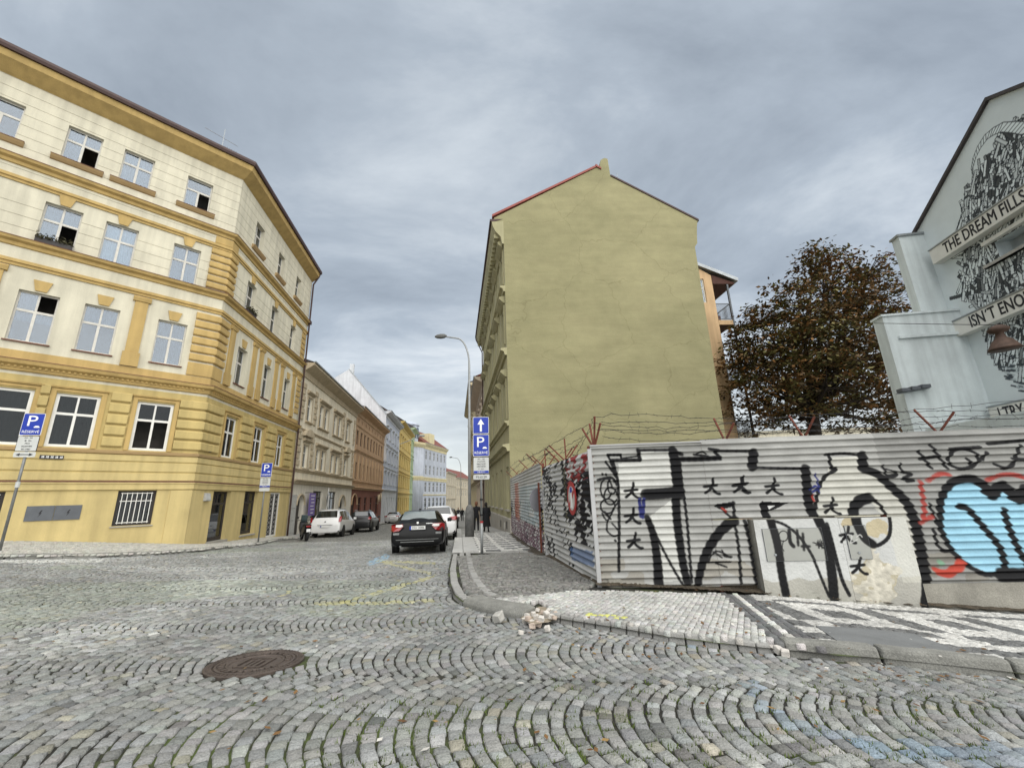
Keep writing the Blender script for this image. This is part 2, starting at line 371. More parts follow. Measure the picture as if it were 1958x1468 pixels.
mat('sett', rough=.6, var=.14, scale=7, attr='tint', bump=.9, bscale=55, fine=.22, fscale=110, spec=.4)
def setts(C, T, L, W, Hh, tint, jit=.006, bev=.011, depth=.05, tilt=.03, name='cobble', parent=None, n_parts=300, stuff='cobbles', ztop=0., m='sett'):
    """C (n,2) centres, T (n,2) unit tangents, L/W sizes, tint (n,3). The largest in view become parts, the rest one mesh."""
    n = len(C); L = np.broadcast_to(L, n); W = np.broadcast_to(W, n)
    Nn = np.stack([-T[:, 1], T[:, 0]], -1)
    sx = np.array([-1, 1, 1, -1]); sy = np.array([-1, -1, 1, 1])
    J = rng.normal(0, jit, (n, 4, 2))
    full = C[:, None] + T[:, None] * (sx[None, :, None] * L[:, None, None] / 2) + Nn[:, None] * (sy[None, :, None] * W[:, None, None] / 2) + J
    ctr = full.mean(1, keepdims=True); dvec = full - ctr
    top = ctr + dvec * (1 - 2 * bev / np.maximum(np.minimum(L, W), .03))[:, None, None]
    z0 = gnd(C[:, 0], C[:, 1]) + np.broadcast_to(Hh, n) + rng.normal(0, .0035, n) + ztop
    tx = rng.normal(0, tilt, (n, 2))
    def zof(P): return z0[:, None] + ((P - ctr) * tx[:, None]).sum(-1)
    V = np.concatenate([np.dstack([full, zof(full) - depth]), np.dstack([full, zof(full) - bev * .95]), np.dstack([top, zof(top)])], 1)   # n,12,3
    q = []
    for a in range(4):
        b = (a + 1) % 4; q += [(a, b, 4 + b, 4 + a), (4 + a, 4 + b, 8 + b, 8 + a)]
    q.append((8, 9, 10, 11)); q = np.array(q)
    px, py = proj(np.c_[C, z0]); dist = np.hypot(C[:, 0], C[:, 1])
    vis = (px > -20) & (px < 1980) & (py < 1490) & (py > 0)
    order = np.argsort(np.where(vis, dist, 1e9)); parts = order[:min(n_parts, n)]; rest = np.setdiff1d(np.arange(n), parts)
    for k in parts:
        link(name, np_mesh(name, V[k], q, colors=np.broadcast_to(tint[k], (12, 3))), parent, MATS[m])
    if len(rest):
        Fr = (q[None] + (np.arange(len(rest)) * 12)[:, None, None]).reshape(-1, 4)
        o = link(stuff, np_mesh(stuff, V[rest].reshape(-1, 3), Fr, colors=np.repeat(tint[rest], 12, 0)), parent, MATS[m]); tag(o, kind='stuff')
    return
# --- carriageway setts in segmental arcs
def arc_field(x0, x1, y0, y1, rot, lane, Rr, s, dl, seed=1, off=0.):
    r = np.random.default_rng(seed); c, sn = math.cos(R(rot)), math.sin(R(rot)); half = math.asin(lane / 2 / Rr)
    out = []
    for k in range(int(y0 // lane) - 1, int(y1 // lane) + 2):
        Yk = (k + .5) * lane + off; I = np.arange(int(x0 / s) - 2, int((x1 + Rr) / s) + 3); m = int(round(2 * half * Rr / dl)); D = 2 * half / m
        th = -half + (np.arange(-1, m + 1)[None] + r.random(len(I))[:, None]) * D
        e = np.concatenate([th, th[:, -1:] + D], 1); e = e + r.normal(0, D * .10, e.shape); e = np.clip(e, -half, half)
        a, b = e[:, :-1], e[:, 1:]; tm = (a + b) / 2; Ln = (b - a) * Rr
        X = I[:, None] * s - Rr * np.cos(tm); Y = Yk + Rr * np.sin(tm)
        W = s * np.cos(tm)
        ok = Ln > dl * .38
        out.append(np.stack([X, Y, np.sin(tm), np.cos(tm), Ln, W], -1)[ok])
    o = np.concatenate(out); x, y = o[:, 0].copy(), o[:, 1].copy(); tx, ty = o[:, 2].copy(), o[:, 3].copy()
    o[:, 0], o[:, 1] = c * x - sn * y, sn * x + c * y; o[:, 2], o[:, 3] = c * tx - sn * ty, sn * tx + c * ty
    return o
A = arc_field(-19, 15, -1, 25, -4, 1.42, 1.0, .100, .104, off=.86)
x, y = A[:, 0], A[:, 1]
MH = on_ground(489, 1267)
keep = in_setts(x, y) & ~inside(x, y, POLY_R) & ~inside(x, y, POLY_L) & (np.hypot(x - MH[0], y - MH[1]) > .415)
A = A[keep]; x, y = A[:, 0], A[:, 1]
nA = len(A); px, py = proj(np.c_[x, y, gnd(x, y)])
base = np.array([.232, .235, .224]); val = rng.normal(1, .145, nA).clip(.45, 1.75) * (.86 + .28 * vnoise(x, y, .9, 3)) * (.88 + .24 * vnoise(x, y, 3.0, 4))
tint = base[None] * val[:, None] * (1 + rng.normal(0, .022, (nA, 3)) * np.array([1, .4, 1.2]))
warm = rng.random(nA) < .035; tint[warm] *= np.array([1.10, 1.03, .90])
dark = rng.random(nA) < .04; tint[dark] *= .62
pale = (vnoise(x, y, 1.6, 9) > .72) & (rng.random(nA) < .6); tint[pale] *= 1.3
greenish = (vnoise(x, y, 2.2, 11) > .7)[:, None] * np.array([-.03, .01, -.07])[None]; tint *= (1 + greenish)
def paint(pl, w, colr, a):
    d = seg_dist(px, py, pl); k = (d < w) & (rng.random(nA) < .8); f = a * rng.uniform(.45, 1, nA) * k; tint[:] = tint * (1 - f[:, None]) + np.array(colr) * f[:, None]
BLUE, YEL, WHT = (.14, .27, .42), (.52, .47, .14), (.6, .6, .56)
for pl, w in (([(1490, 1372), (1590, 1400), (1700, 1430), (1960, 1470)], 17), ([(1640, 1420), (1960, 1440)], 14), ([(1425, 1300), (1470, 1350), (1500, 1390)], 12), ([(1300, 1215), (1330, 1235)], 8)): paint(pl, w, BLUE, .30)
for pl, w in (([(598, 1152), (700, 1153), (830, 1147)], 4), ([(650, 1150), (760, 1122), (830, 1100)], 4), ([(720, 1072), (830, 1076)], 3), ([(735, 1075), (820, 1095)], 3), ([(520, 1145), (560, 1128)], 3), ([(1120, 1166), (1190, 1176)], 3)): paint(pl, w * .8, YEL, .42)
paint([(708, 1076), (738, 1064)], 5, (.2, .36, .5), .8)
paint([(0, 1073), (190, 1071)], 3, WHT, .8)
paint([(600, 1190), (760, 1205)], 6, (.4, .4, .38), .3)
setts(A[:, :2], A[:, 2:4], A[:, 4] - .017, A[:, 5] - .015, 0., tint, jit=.005, bev=.008, name='cobble', parent=road, stuff='cobbles')

# --- pavements
def strip_sheet(name, left, right, h, m, n=1):
    """sheet between two polylines (resampled alike)"""
    def res(pl, k):
        pl = np.array(pl); s = np.r_[0, np.cumsum(np.hypot(*np.diff(pl, axis=0).T))]; t = np.linspace(0, s[-1], k)
        return np.stack([np.interp(t, s, pl[:, 0]), np.interp(t, s, pl[:, 1])], -1)
    k = 90; a, b = res(left, k), res(right, k); w = np.linspace(0, 1, 9)
    P = a[:, None] * (1 - w[None, :, None]) + b[:, None] * w[None, :, None]; Z = gnd(P[..., 0], P[..., 1]) + h
    ii = np.arange(k * 9).reshape(k, 9); Fq = np.stack([ii[:-1, :-1], ii[:-1, 1:], ii[1:, 1:], ii[1:, :-1]], -1).reshape(-1, 4)
    o = link(name, np_mesh(name, np.dstack([P, Z]).reshape(-1, 3), Fq, smooth=True), None, m); tag(o, kind='structure'); return o
fence_end = FF.P(16, 0, 0)[:2]
i_tip = 15
pav_c = strip_sheet('pavement_corner', KR[:22], [FF.P(15.5, -.3, 0)[:2], FF.P(6, -.3, 0)[:2], FF.P(0, -.3, 0)[:2], FS.P(.5, -.2, 0)[:2], FS.P(4.6, -.2, 0)[:2], FS2.P(.6, -.2, 0)[:2]], KH - .055, 'joint_soil')
mat('pavement_far', (.30, .295, .275), rough=.8, var=.22, scale=5, bump=.5, bscale=30, fine=.2, fscale=14)
pav_s = strip_sheet('pavement_street', KR[21:], [FS2.P(.6, -.2, 0)[:2], GC + np.array([.3, 0]), GC + sd * 20, GC + sd * 40, GC + sd * 80], KH - .022, 'pavement_far')
pav_l = strip_sheet('pavement_opposite', KL, [C0 - dA2 * 12 - FA.n[:2] * .2, C0 - FA.n[:2] * .2, C0 + dB2 * 11, C0 + dB2 * 30, C0 + dB2 * 95], KH - .022, 'pavement_far')

def grid_setts(poly, ang, a, b, stagger=.5, seed=3):
    r = np.random.default_rng(seed); P = np.array(poly); t = np.array([math.cos(R(ang)), math.sin(R(ang))]); nn = np.array([-t[1], t[0]])
    us, vv = P @ t, P @ nn; rows = np.arange(math.floor(vv.min() / b), math.ceil(vv.max() / b) + 1); out = []
    for k in rows:
        u = np.arange(us.min() - a, us.max() + a, a) + (k % 2) * a * stagger + r.uniform(-.1, .1) * a * (stagger > 0)
        out.append(np.stack([u, np.full(len(u), k * b)], -1))
    o = np.concatenate(out); C = o[:, :1] * t + o[:, 1:] * nn
    k = inside(C[:, 0], C[:, 1], poly)
    return C[k], np.broadcast_to(t, (k.sum(), 2)), o[k]
def gp(pl, h=KH): return [tuple(on_ground(px, py, h)[:2]) for px, py in pl]
WHITE, GREY, DGREY = np.array([.50, .49, .46]), np.array([.20, .20, .195]), np.array([.115, .115, .115])
def tints(n, c, s=.13): return c[None] * rng.normal(1, s, n).clip(.55, 1.4)[:, None] * (1 + rng.normal(0, .02, (n, 3)))
# pale corner: kerb-following edge, rows skewed
pale_poly = gp([(928, 1144), (1010, 1137), (1095, 1128), (1240, 1130), (1380, 1134), (1480, 1222), (1400, 1219), (1280, 1204), (1180, 1188), (1100, 1175), (1062, 1168), (1035, 1148), (990, 1150), (960, 1154)])
C, T, _ = grid_setts(pale_poly, 62, .072, .066)
q0 = np.array(gp([(1384, 1134)])[0]); q1 = np.array(gp([(1490, 1226)])[0]); q_t = (q1 - q0) / np.linalg.norm(q1 - q0); q_n = np.array([-q_t[1], q_t[0]]) if (np.array([-q_t[1], q_t[0]])[0] > 0) else np.array([q_t[1], -q_t[0]])
k = ((C - q0) @ q_n) < -.035; C, T = C[k], T[k]
tt = tints(len(C), np.array([.42, .415, .39]), .14); tt *= (.82 + .36 * vnoise(C[:, 0], C[:, 1], .6, 21))[:, None]
cpx, cpy = proj(np.c_[C, gnd(C[:, 0], C[:, 1]) + KH]); k = (seg_dist(cpx, cpy, [(1122, 1173), (1192, 1179)]) < 2.5); tt[k] = np.array([.55, .55, .16])
setts(C, T, .066, .060, KH, tt, jit=.003, bev=.006, name='mosaic_sett', parent=pav_c, stuff='mosaic_setts', n_parts=300, tilt=.02)
# patterned mosaic along the fence: squares in squares, white on grey
pat_poly = gp([(1384, 1134), (1450, 1137), (1600, 1149), (1760, 1161), (1958, 1172), (2250, 1190), (2300, 1290), (1958, 1264), (1830, 1253), (1720, 1243), (1600, 1233), (1490, 1226)])
C, T, o = grid_setts(pat_poly, -4.5, .062, .062, .0, 5)
k = ((C - q0) @ q_n) > .385; C, T = C[k], T[k]
w = C @ np.array([math.cos(R(-4.5)), math.sin(R(-4.5))]); v = C @ np.array([-math.sin(R(-4.5)), math.cos(R(-4.5))])
kpts = np.array(KR[:8]); vk = kpts @ np.array([-math.sin(R(-4.5)), math.cos(R(-4.5))]); uk = kpts @ np.array([math.cos(R(-4.5)), math.sin(R(-4.5))])
vin = np.interp(w, uk[::-1], vk[::-1]); vout = (FF.P(0, .12, 0)[:2]) @ np.array([-math.sin(R(-4.5)), math.cos(R(-4.5))]) + w * 0
f = (v - vin) / (vout - vin)                 # 0 at the kerb, 1 at the fence
dl = (C - q0) @ np.array([-(q1 - q0)[1], (q1 - q0)[0]]) / np.linalg.norm(q1 - q0); dl = np.abs(dl)
per = 1.25; wc0 = np.array(gp([(1664, 1194)])[0]) @ np.array([math.cos(R(-4.5)), math.sin(R(-4.5))]); ph = ((w - wc0) / per + .5) % 1.0
colr = np.tile(GREY * .68, (len(C), 1))
fr = (f - .085) / .915
sq = (fr > .1) & (fr < .9)
inW = (ph > .125) & (ph < .875) & (fr > .33) & (fr < .75); inG = (ph > .34) & (ph < .66) & (fr > .45) & (fr < .62)
edge = ((fr > .815) & (fr < .93)) | ((fr > .12) & (fr < .215)) | (fr < .03); bridge = ((ph < .13) | (ph > .87)) & ((fr > .74) & (fr < .82) | (fr > .21) & (fr < .34))
colr[inW & ~inG] = WHITE; colr[edge] = WHITE; colr[bridge] = WHITE
tt = colr * rng.normal(1, .13, len(C)).clip(.6, 1.4)[:, None] * (.85 + .3 * vnoise(C[:, 0], C[:, 1], .5, 22))[:, None]
setts(C, T, .057, .057, KH, tt, jit=.003, bev=.005, name='mosaic_sett', parent=pav_c, stuff='mosaic_setts', n_parts=300, tilt=.02)
# border rows between the pale corner and the patterned strip
bc, bt_ = [], []
for row, (o_, cc_) in enumerate(((0., DGREY), (.085, DGREY), (.17, WHITE), (.25, DGREY), (.335, DGREY))):
    s_ = np.arange(-.02 + .05 * (row % 2), np.linalg.norm(q1 - q0) + .03, .10); bc.append(q0[None] + s_[:, None] * q_t + q_n * o_); bt_.append(tints(len(s_), cc_ * 1.1, .12))
bc = np.concatenate(bc); setts(bc, np.broadcast_to(q_t, bc.shape), .092, .076, KH, np.concatenate(bt_), jit=.002, bev=.005, name='border_sett', parent=pav_c, stuff='border_setts', n_parts=120, tilt=.015)
# apron of small dark setts in arcs
apron = gp([(874, 1062), (960, 1056), (1046, 1056), (1100, 1088), (1142, 1113), (1100, 1127), (925, 1144), (902, 1146), (888, 1125), (882, 1090)])
Aa = arc_field(-3, 4, 5, 14, 8, .82, .58, .075, .08, 8); k = inside(Aa[:, 0], Aa[:, 1], apron); Aa = Aa[k]
setts(Aa[:, :2], Aa[:, 2:4], Aa[:, 4] - .008, Aa[:, 5] - .007, KH - .01, tints(len(Aa), np.array([.185, .18, .165]), .2), bev=.007, jit=.003, name='cobble', parent=pav_c, stuff='cobbles', n_parts=60)
# street pavement: granite kerb slabs, ribbed tactile strip and mosaic with grey bars
Fk = Frame(KR[21], 97.35)      # u along the street, +d away from wall (towards the road) -> wall side is negative d
Fk.n = -Fk.n if Fk.n[0] < 0 else Fk.n   # +d towards the houses on the right
def quadpoly(u0, u1, d0, d1): return [tuple(Fk.P(u, d, 0)[:2]) for u, d in ((u0, d0), (u1, d0), (u1, d1), (u0, d1))]
C, T, o = grid_setts(quadpoly(.02, 11, .86, 3.6), 97.35, .085, .08, .5, 6)
uu = (C - KR[21]) @ Fk.dir[:2]; dd = (C - KR[21]) @ Fk.n[:2]
colk = ((dd - .98) // .62).astype(int); grey = (((uu + colk * .5) % 1.0) < .5) & (((dd - .98) % .62) > .08) & (((dd - .98) % .62) < .58) & (dd < 2.85)
tt = np.where(grey[:, None], GREY * .8, WHITE * 1.05) * rng.normal(1, .12, len(C)).clip(.6, 1.4)[:, None]
setts(C, T, .08, .075, KH, tt, jit=.002, bev=.005, name='mosaic_sett', parent=pav_s, stuff='mosaic_setts', n_parts=60)
mat('granite', (.27, .265, .25), rough=.75, var=.15, scale=3, bump=.4, bscale=60, fine=.22, fscale=110)
mat('granite_pale', (.42, .415, .395), rough=.75, var=.12, scale=3, bump=.3, bscale=60, fine=.15, fscale=110)
def slab(F, u0, u1, d0, d1, h0, h1, name, parent, m, bev=.012):
    b = MB(); i = 0; vs_ = []
    for u, d in ((u0, d0), (u1, d0), (u1, d1), (u0, d1)):
        p = F.P(u, d, 0); g = g1(p[0], p[1]); vs_ += [(p[0], p[1], g + h0), (p[0], p[1], g + h1)]
    b.v = vs_; b.f = [(0, 2, 4, 6), (1, 7, 5, 3), (0, 1, 3, 2), (2, 3, 5, 4), (4, 5, 7, 6), (6, 7, 1, 0)]
    return b.build(name, m, parent, bevel=bev)
for k in range(20): slab(Fk, .02 + k * 1.0, 1.0 + k * 1.0 - .006, .0, .34, -.05, KH + .012, 'kerb_slab', pav_s, 'granite_pale')
for k in range(16): slab(Fk, .02 + k * .6, .6 + k * .6 - .005, .36, .84, 0, KH + .006, 'tactile_slab', pav_s, 'granite_pale', .004)
for k in range(6):      # ribs on the tactile strip
    b = MB()
    for q in range(14):
        d = .375 + k * .075
        p0 = Fk.P(.05 + q * .7, d, 0); p1 = Fk.P(.05 + (q + 1) * .7, d, 0); p2 = Fk.P(.05 + (q + 1) * .7, d + .035, 0); p3 = Fk.P(.05 + q * .7, d + .035, 0)
        for s in (0,): b.quad(*[(p[0], p[1], g1(p[0], p[1]) + KH + .012) for p in (p0, p1, p2, p3)])
    b.build('tactile_rib', 'granite_pale', pav_s)
# opposite pavement: pale setts
opp = [tuple(p) for p in KL[:11]] + [tuple(C0 + dB2 * 11), tuple(C0 + FA.n[:2] * .02), tuple(C0 - dA2 * 13)]
C, T, o = grid_setts(opp, 46.9, .13, .115, .5, 7)
k = (C[:, 1] < 27) & (C[:, 0] > -24); C, T = C[k], T[k]
setts(C, T, .122, .107, KH, tints(len(C), np.array([.40, .39, .35]), .12), jit=.003, bev=.008, name='mosaic_sett', parent=pav_l, stuff='mosaic_setts', n_parts=60)

# --- kerbs
kerb_r = empty('kerb_corner', (KR[12][0], KR[12][1], g1(*KR[12]))); tag(kerb_r, kind='structure')
def kerb_block(a, b, w, h0, h1, name, parent, m, bev=.03, taper=0., seg=4):
    """block along the line a->b, road face on the line, body to the left"""
    a, b = np.array(a), np.array(b); t = (b - a) / np.linalg.norm(b - a); nl = np.array([-t[1], t[0]]) * w
    mb = MB(); ring = []
    for k in range(seg + 1):
        p = a + (b - a) * k / seg; r_ = []
        for q, hh in ((p, h0), (p + nl * (.04 / w), h1), (p + nl, h1), (p + nl, h0)):
            r_.append((q[0], q[1], g1(p[0], p[1]) + hh + (random.uniform(-.006, .006) if hh == h1 else 0)))
        ring.append(r_)
    for k in range(seg + 1): mb.v += ring[k]
    for k in range(seg):
        for j in range(4): mb.f.append((k * 4 + j, k * 4 + (j + 1) % 4, k * 4 + 4 + (j + 1) % 4, k * 4 + 4 + j))
    mb.f += [(0, 1, 2, 3), (seg * 4 + 3, seg * 4 + 2, seg * 4 + 1, seg * 4)]
    return mb.build(name, m, parent, bevel=bev)
mat('granite_worn', (.19, .188, .17), rough=.85, var=.25, scale=4, bump=.6, bscale=45, fine=.25, fscale=90)
def along(pl, s0, s1):
    pl = np.array(pl); s = np.r_[0, np.cumsum(np.hypot(*np.diff(pl, axis=0).T))]
    f_ = lambda t: np.array([np.interp(t, s, pl[:, 0]), np.interp(t, s, pl[:, 1])])
    return f_(s0), f_(s1)
SR = np.r_[0, np.cumsum(np.hypot(*np.diff(np.array(KR), axis=0).T))]
s_gr_end = SR[6]                 # long granite kerb ends here
t = 0.0
while t < s_gr_end - .3:
    L = min(random.uniform(.95, 1.25), s_gr_end - t); a, b = along(KR, t, t + L - .012); kerb_block(b, a, .18, -.06, KH + .025, 'kerb_stone', kerb_r, 'granite_worn'); t += L
# row of setts in place of a kerb, then rubble, then a last granite stone at the corner
t = s_gr_end + .12
while t < SR[12] - .05:
    L = random.uniform(.13, .19); a, b = along(KR, t, t + L - .012); kerb_block(b, a, .16, -.06, .080 + random.uniform(-.008, .008), 'kerb_sett', kerb_r, 'granite', .014, seg=1)
    a2 = a + (b - a); t += L
t = s_gr_end + .05
while t < SR[11]:
    L = random.uniform(.15, .2); a, b = along(KR, t, t + L - .012); nrm = np.array([-(b - a)[1], (b - a)[0]]) / np.linalg.norm(b - a)
    nrm = -nrm; kerb_block(b + nrm * .17, a + nrm * .17, .12, -.04, .092, 'kerb_sett', kerb_r, 'granite', .012, seg=1); t += L
# corner stone, curved
cs = [np.array(p) for p in gp([(1000, 1184), (960, 1177), (915, 1168), (884, 1157)], .0)]
for a, b in ((cs[0], cs[1]), (cs[1], cs[2]), (cs[2], cs[3])): pass
mb = MB(); ring = []
cpl = np.array(cs)
for k in range(13):
    a, _ = along(cpl, 0, 0); s_tot = np.hypot(*np.diff(cpl, axis=0).T).sum(); p, p2 = along(cpl, s_tot * k / 12, min(s_tot * k / 12 + .02, s_tot)); q, _ = along(cpl, max(s_tot * k / 12 - .02, 0), 0); tt_ = (p2 - q) / np.linalg.norm(p2 - q); nl = np.array([tt_[1], -tt_[0]])
    g = g1(p[0], p[1]); e = .02 if k in (0, 12) else 0
    ring.append([(p[0], p[1], g - .05), (p[0], p[1], g + .045), (*(p + nl * .05), g + .105 - e), (*(p + nl * .27), g + .115 - e), (*(p + nl * .30), g + .06), (*(p + nl * .30), g - .05)])
for r_ in ring: mb.v += r_
for k in range(12):
    for j in range(6): mb.f.append((k * 6 + j, k * 6 + (j + 1) % 6, k * 6 + 6 + (j + 1) % 6, k * 6 + 6 + j))
mb.f += [tuple(range(6)), tuple(72 + j for j in reversed(range(6)))]
mb.build('kerb_stone', 'granite_worn', kerb_r, smooth=False, bevel=.02)
# dropped edge: two rows of flat setts up to the street kerb
for off in (0.0, .2, .39):
    t = SR[16] + .06
    while t < SR[21] - .05:
        L = random.uniform(.14, .2); a, b = along(KR, t, t + L - .014); nrm = np.array([(b - a)[1], -(b - a)[0]]) / np.linalg.norm(b - a)
        kerb_block(b + nrm * off, a + nrm * off, .17, -.05, .062 + off * .08 + random.uniform(-.006, .006), 'kerb_sett', kerb_r, 'granite', .012, seg=1); t += L
kerb_l = empty('kerb_opposite', (KL[6][0], KL[6][1], g1(*KL[6]))); tag(kerb_l, kind='structure')
SLk = np.r_[0, np.cumsum(np.hypot(*np.diff(np.array(KL), axis=0).T))]; t = 0.
while t < SLk[14] - .5:
    L = 1.1; a, b = along(KL, t, t + L - .012); kerb_block(a, b, .22, -.06, KH + .02, 'kerb_stone', kerb_l, 'granite_pale' if 16 < t < 18 else 'granite_worn', .02, seg=2); t += L
# asphalt patch in the mosaic
mat('asphalt', (.15, .155, .155), rough=.9, var=.15, scale=3, bump=.3, bscale=150, fine=.15, fscale=200)
pp = [np.array(p) for p in gp([(1560, 1197), (1640, 1201), (1745, 1212), (1800, 1232), (1838, 1250), (1760, 1247), (1660, 1239), (1608, 1230), (1590, 1218)], KH)]
mb = MB(); n_ = len(pp); mb.v = [(p[0], p[1], g1(*p) + KH + .008) for p in pp] + [(p[0], p[1], g1(*p) + KH - .05) for p in pp]
cen = np.mean(pp, axis=0); mb.v.append((cen[0], cen[1], g1(*cen) + KH + .012))
mb.f = [(k, (k + 1) % n_, 2 * n_) for k in range(n_)] + [(k, (k + 1) % n_, n_ + (k + 1) % n_, n_ + k) for k in range(n_)]
mb.build('asphalt_patch', 'asphalt', pav_c)
# earth along the foot of the fence
mat('earth', (.06, .048, .033), rough=.95, var=.4, scale=9, bump=.8, bscale=40, fine=.35, fscale=60)
def earth_strip(F, u0, u1, wmax, n, sd_):
    r = np.random.default_rng(sd_); V = []; Fq = []
    for k in range(n + 1):
        u = u0 + (u1 - u0) * k / n; w_ = wmax * r.uniform(.35, 1)
        for j, (dd_, hh) in enumerate(((-.06, .03), (.03, .022), (w_ * .5, .012), (w_, -.012))):
            p = F.P(u, dd_, 0); V.append((p[0], p[1], g1(p[0], p[1]) + KH + hh * r.uniform(.5, 1.3)))
    for k in range(n):
        for j in range(3): Fq.append((k * 4 + j, k * 4 + j + 1, k * 4 + 5 + j, k * 4 + 4 + j))
    o = link('earth', np_mesh('earth', np.array(V), np.array(Fq), smooth=True), pav_c, 'earth'); tag(o, kind='stuff')
earth_strip(FF, -.1, 2.7, .20, 110, 1); earth_strip(FF, 2.6, 9, .16, 60, 2); earth_strip(FS, 0, 4.5, .10, 40, 3); earth_strip(FS2, .1, 11.4, .4, 60, 4)

# fallen leaves and litter along the kerbs, weeds in the joints
mat('dead_leaf', attr='tint', rough=.8, var=.2, scale=9)
rf = np.random.default_rng(19)
def scatter_px(polys, n, h):
    out = []
    for (x0, x1, y0, y1), k in zip(polys, n):
        for _ in range(k):
            g = on_ground(rf.uniform(x0, x1), rf.uniform(y0, y1), h); out.append(g)
    return np.array(out)
P = scatter_px([(1090, 1450, 1196, 1262), (1150, 1440, 1121, 1133), (1440, 1958, 1140, 1172), (985, 1060, 1040, 1075), (1500, 1958, 1262, 1305), (300, 1900, 1180, 1440), (900, 1480, 1140, 1215), (0, 850, 1080, 1260)], (70, 90, 80, 40, 60, 90, 50, 60), .0)
inR = inside(P[:, 0], P[:, 1], POLY_R); P[:, 2] = gnd(P[:, 0], P[:, 1]) + np.where(inR, KH, 0) + .012
n = len(P); a = rf.uniform(0, 6.28, n); s_ = rf.uniform(.012, .034, n); d = np.stack([np.cos(a), np.sin(a), rf.normal(0, .15, n)], -1); e = np.stack([-np.sin(a), np.cos(a), rf.normal(0, .15, n)], -1)
V = np.stack([P - d * s_[:, None], P + e * s_[:, None] * .5, P + d * s_[:, None], P - e * s_[:, None] * .5], 1)
tn = np.array([(.16, .085, .03), (.10, .05, .02), (.22, .14, .05), (.5, .48, .44)])[rf.choice(4, n, p=[.35, .35, .2, .1])]
o = link('fallen_leaves', np_mesh('fallen_leaves', V.reshape(-1, 3), np.arange(4 * n).reshape(-1, 4), colors=np.repeat(tn, 4, 0)), road, 'dead_leaf'); tag(o, kind='stuff')
mat('weed', (.085, .12, .022), rough=.8, var=.4, scale=15)
P = scatter_px([(1050, 1900, 1290, 1460), (600, 1050, 1330, 1468), (380, 700, 1068, 1085), (1150, 1450, 1121, 1131)], (420, 160, 70, 60), 0.)
inR = inside(P[:, 0], P[:, 1], POLY_R); P[:, 2] = gnd(P[:, 0], P[:, 1]) + np.where(inR, KH - .02, -.016)
Pb = np.repeat(P, 7, 0); n = len(Pb); Pb[:, :2] += rf.normal(0, .018, (n, 2)); hgt = rf.uniform(.016, .036, n); a = rf.uniform(0, 6.28, n); t = np.stack([np.cos(a), np.sin(a), 0 * a], -1) * .005; top = Pb + np.stack([rf.normal(0, .008, n), rf.normal(0, .008, n), hgt], -1)
o = link('joint_weeds', np_mesh('joint_weeds', np.stack([Pb - t, Pb + t, top], 1).reshape(-1, 3), np.arange(3 * n).reshape(-1, 3)), road, 'weed'); tag(o, kind='stuff')
# ================================================================== BUILDINGS
PL = dict(bump=.3, bscale=35, streak=.13, fine=.07, fscale=60, var=.10, scale=.8, rough=.9)
mat('cream_plaster', (.575, .54, .425), **PL); mat('ochre_plaster', (.455, .32, .125), **PL); mat('yellow_plaster', (.475, .37, .155), **PL)
mat('base_plaster', (.52, .415, .19), **PL); mat('ledge_brown', (.16, .075, .05), rough=.7, var=.2, scale=4); mat('sill_brown', (.36, .25, .12), rough=.85, var=.1, scale=2)  # last one: darker brown of the sill band and sills
mat('white_paint', (.68, .67, .63), rough=.5, var=.08, scale=4); mat('aged_white', (.55, .53, .48), rough=.6, var=.12, scale=4)
mat('dark_frame', (.035, .03, .028), rough=.5, var=.2, scale=4); mat('black_metal', (.02, .02, .022), rough=.45, var=.2, scale=4, metal=.3)
mat('brown_metal', (.055, .028, .024), rough=.5, var=.2, scale=3); mat('roof_tile', (.16, .055, .04), rough=.8, var=.25, scale=3, bump=.3, bscale=12)
mat('roof_dark', (.06, .052, .05), rough=.8, var=.25, scale=3); mat('interior', (.10, .092, .085), rough=.9, var=.3, scale=2)  # the latter: dark colour painted in for unlit rooms behind windows
mat('curtain', (.17, .18, .195), rough=.9, var=.2, scale=7, bump=.6, bscale=14); mat('curtain_white', (.66, .66, .64), rough=.9, var=.12, scale=7)
mat('zinc', (.30, .32, .33), rough=.45, var=.15, scale=3, metal=.6); mat('grille_grey', (.42, .42, .40), rough=.6, var=.15, scale=5)
mat('utility_grey', (.10, .108, .12), rough=.6, var=.12, scale=4); mat('plate_black', (.03, .03, .035), rough=.4, var=.1); mat('letter_white', (.78, .78, .76), rough=.5, var=.03)
mat('letter_black', (.015, .015, .018), rough=.5, var=.03); mat('foliage_dark', (.05, .045, .02), rough=.8, var=.5, scale=20); mat('stone_grey', (.33, .31, .27), **PL)
mat('curtain_b', (.10, .105, .115), rough=.9, var=.25, scale=5, bump=.6, bscale=14); mat('curtain_c', (.27, .28, .29), rough=.9, var=.2, scale=7, bump=.6, bscale=14); glass_mat('glass', (.68, .76, .83), .07); glass_mat('glass_dark', (.45, .5, .52), -.02)

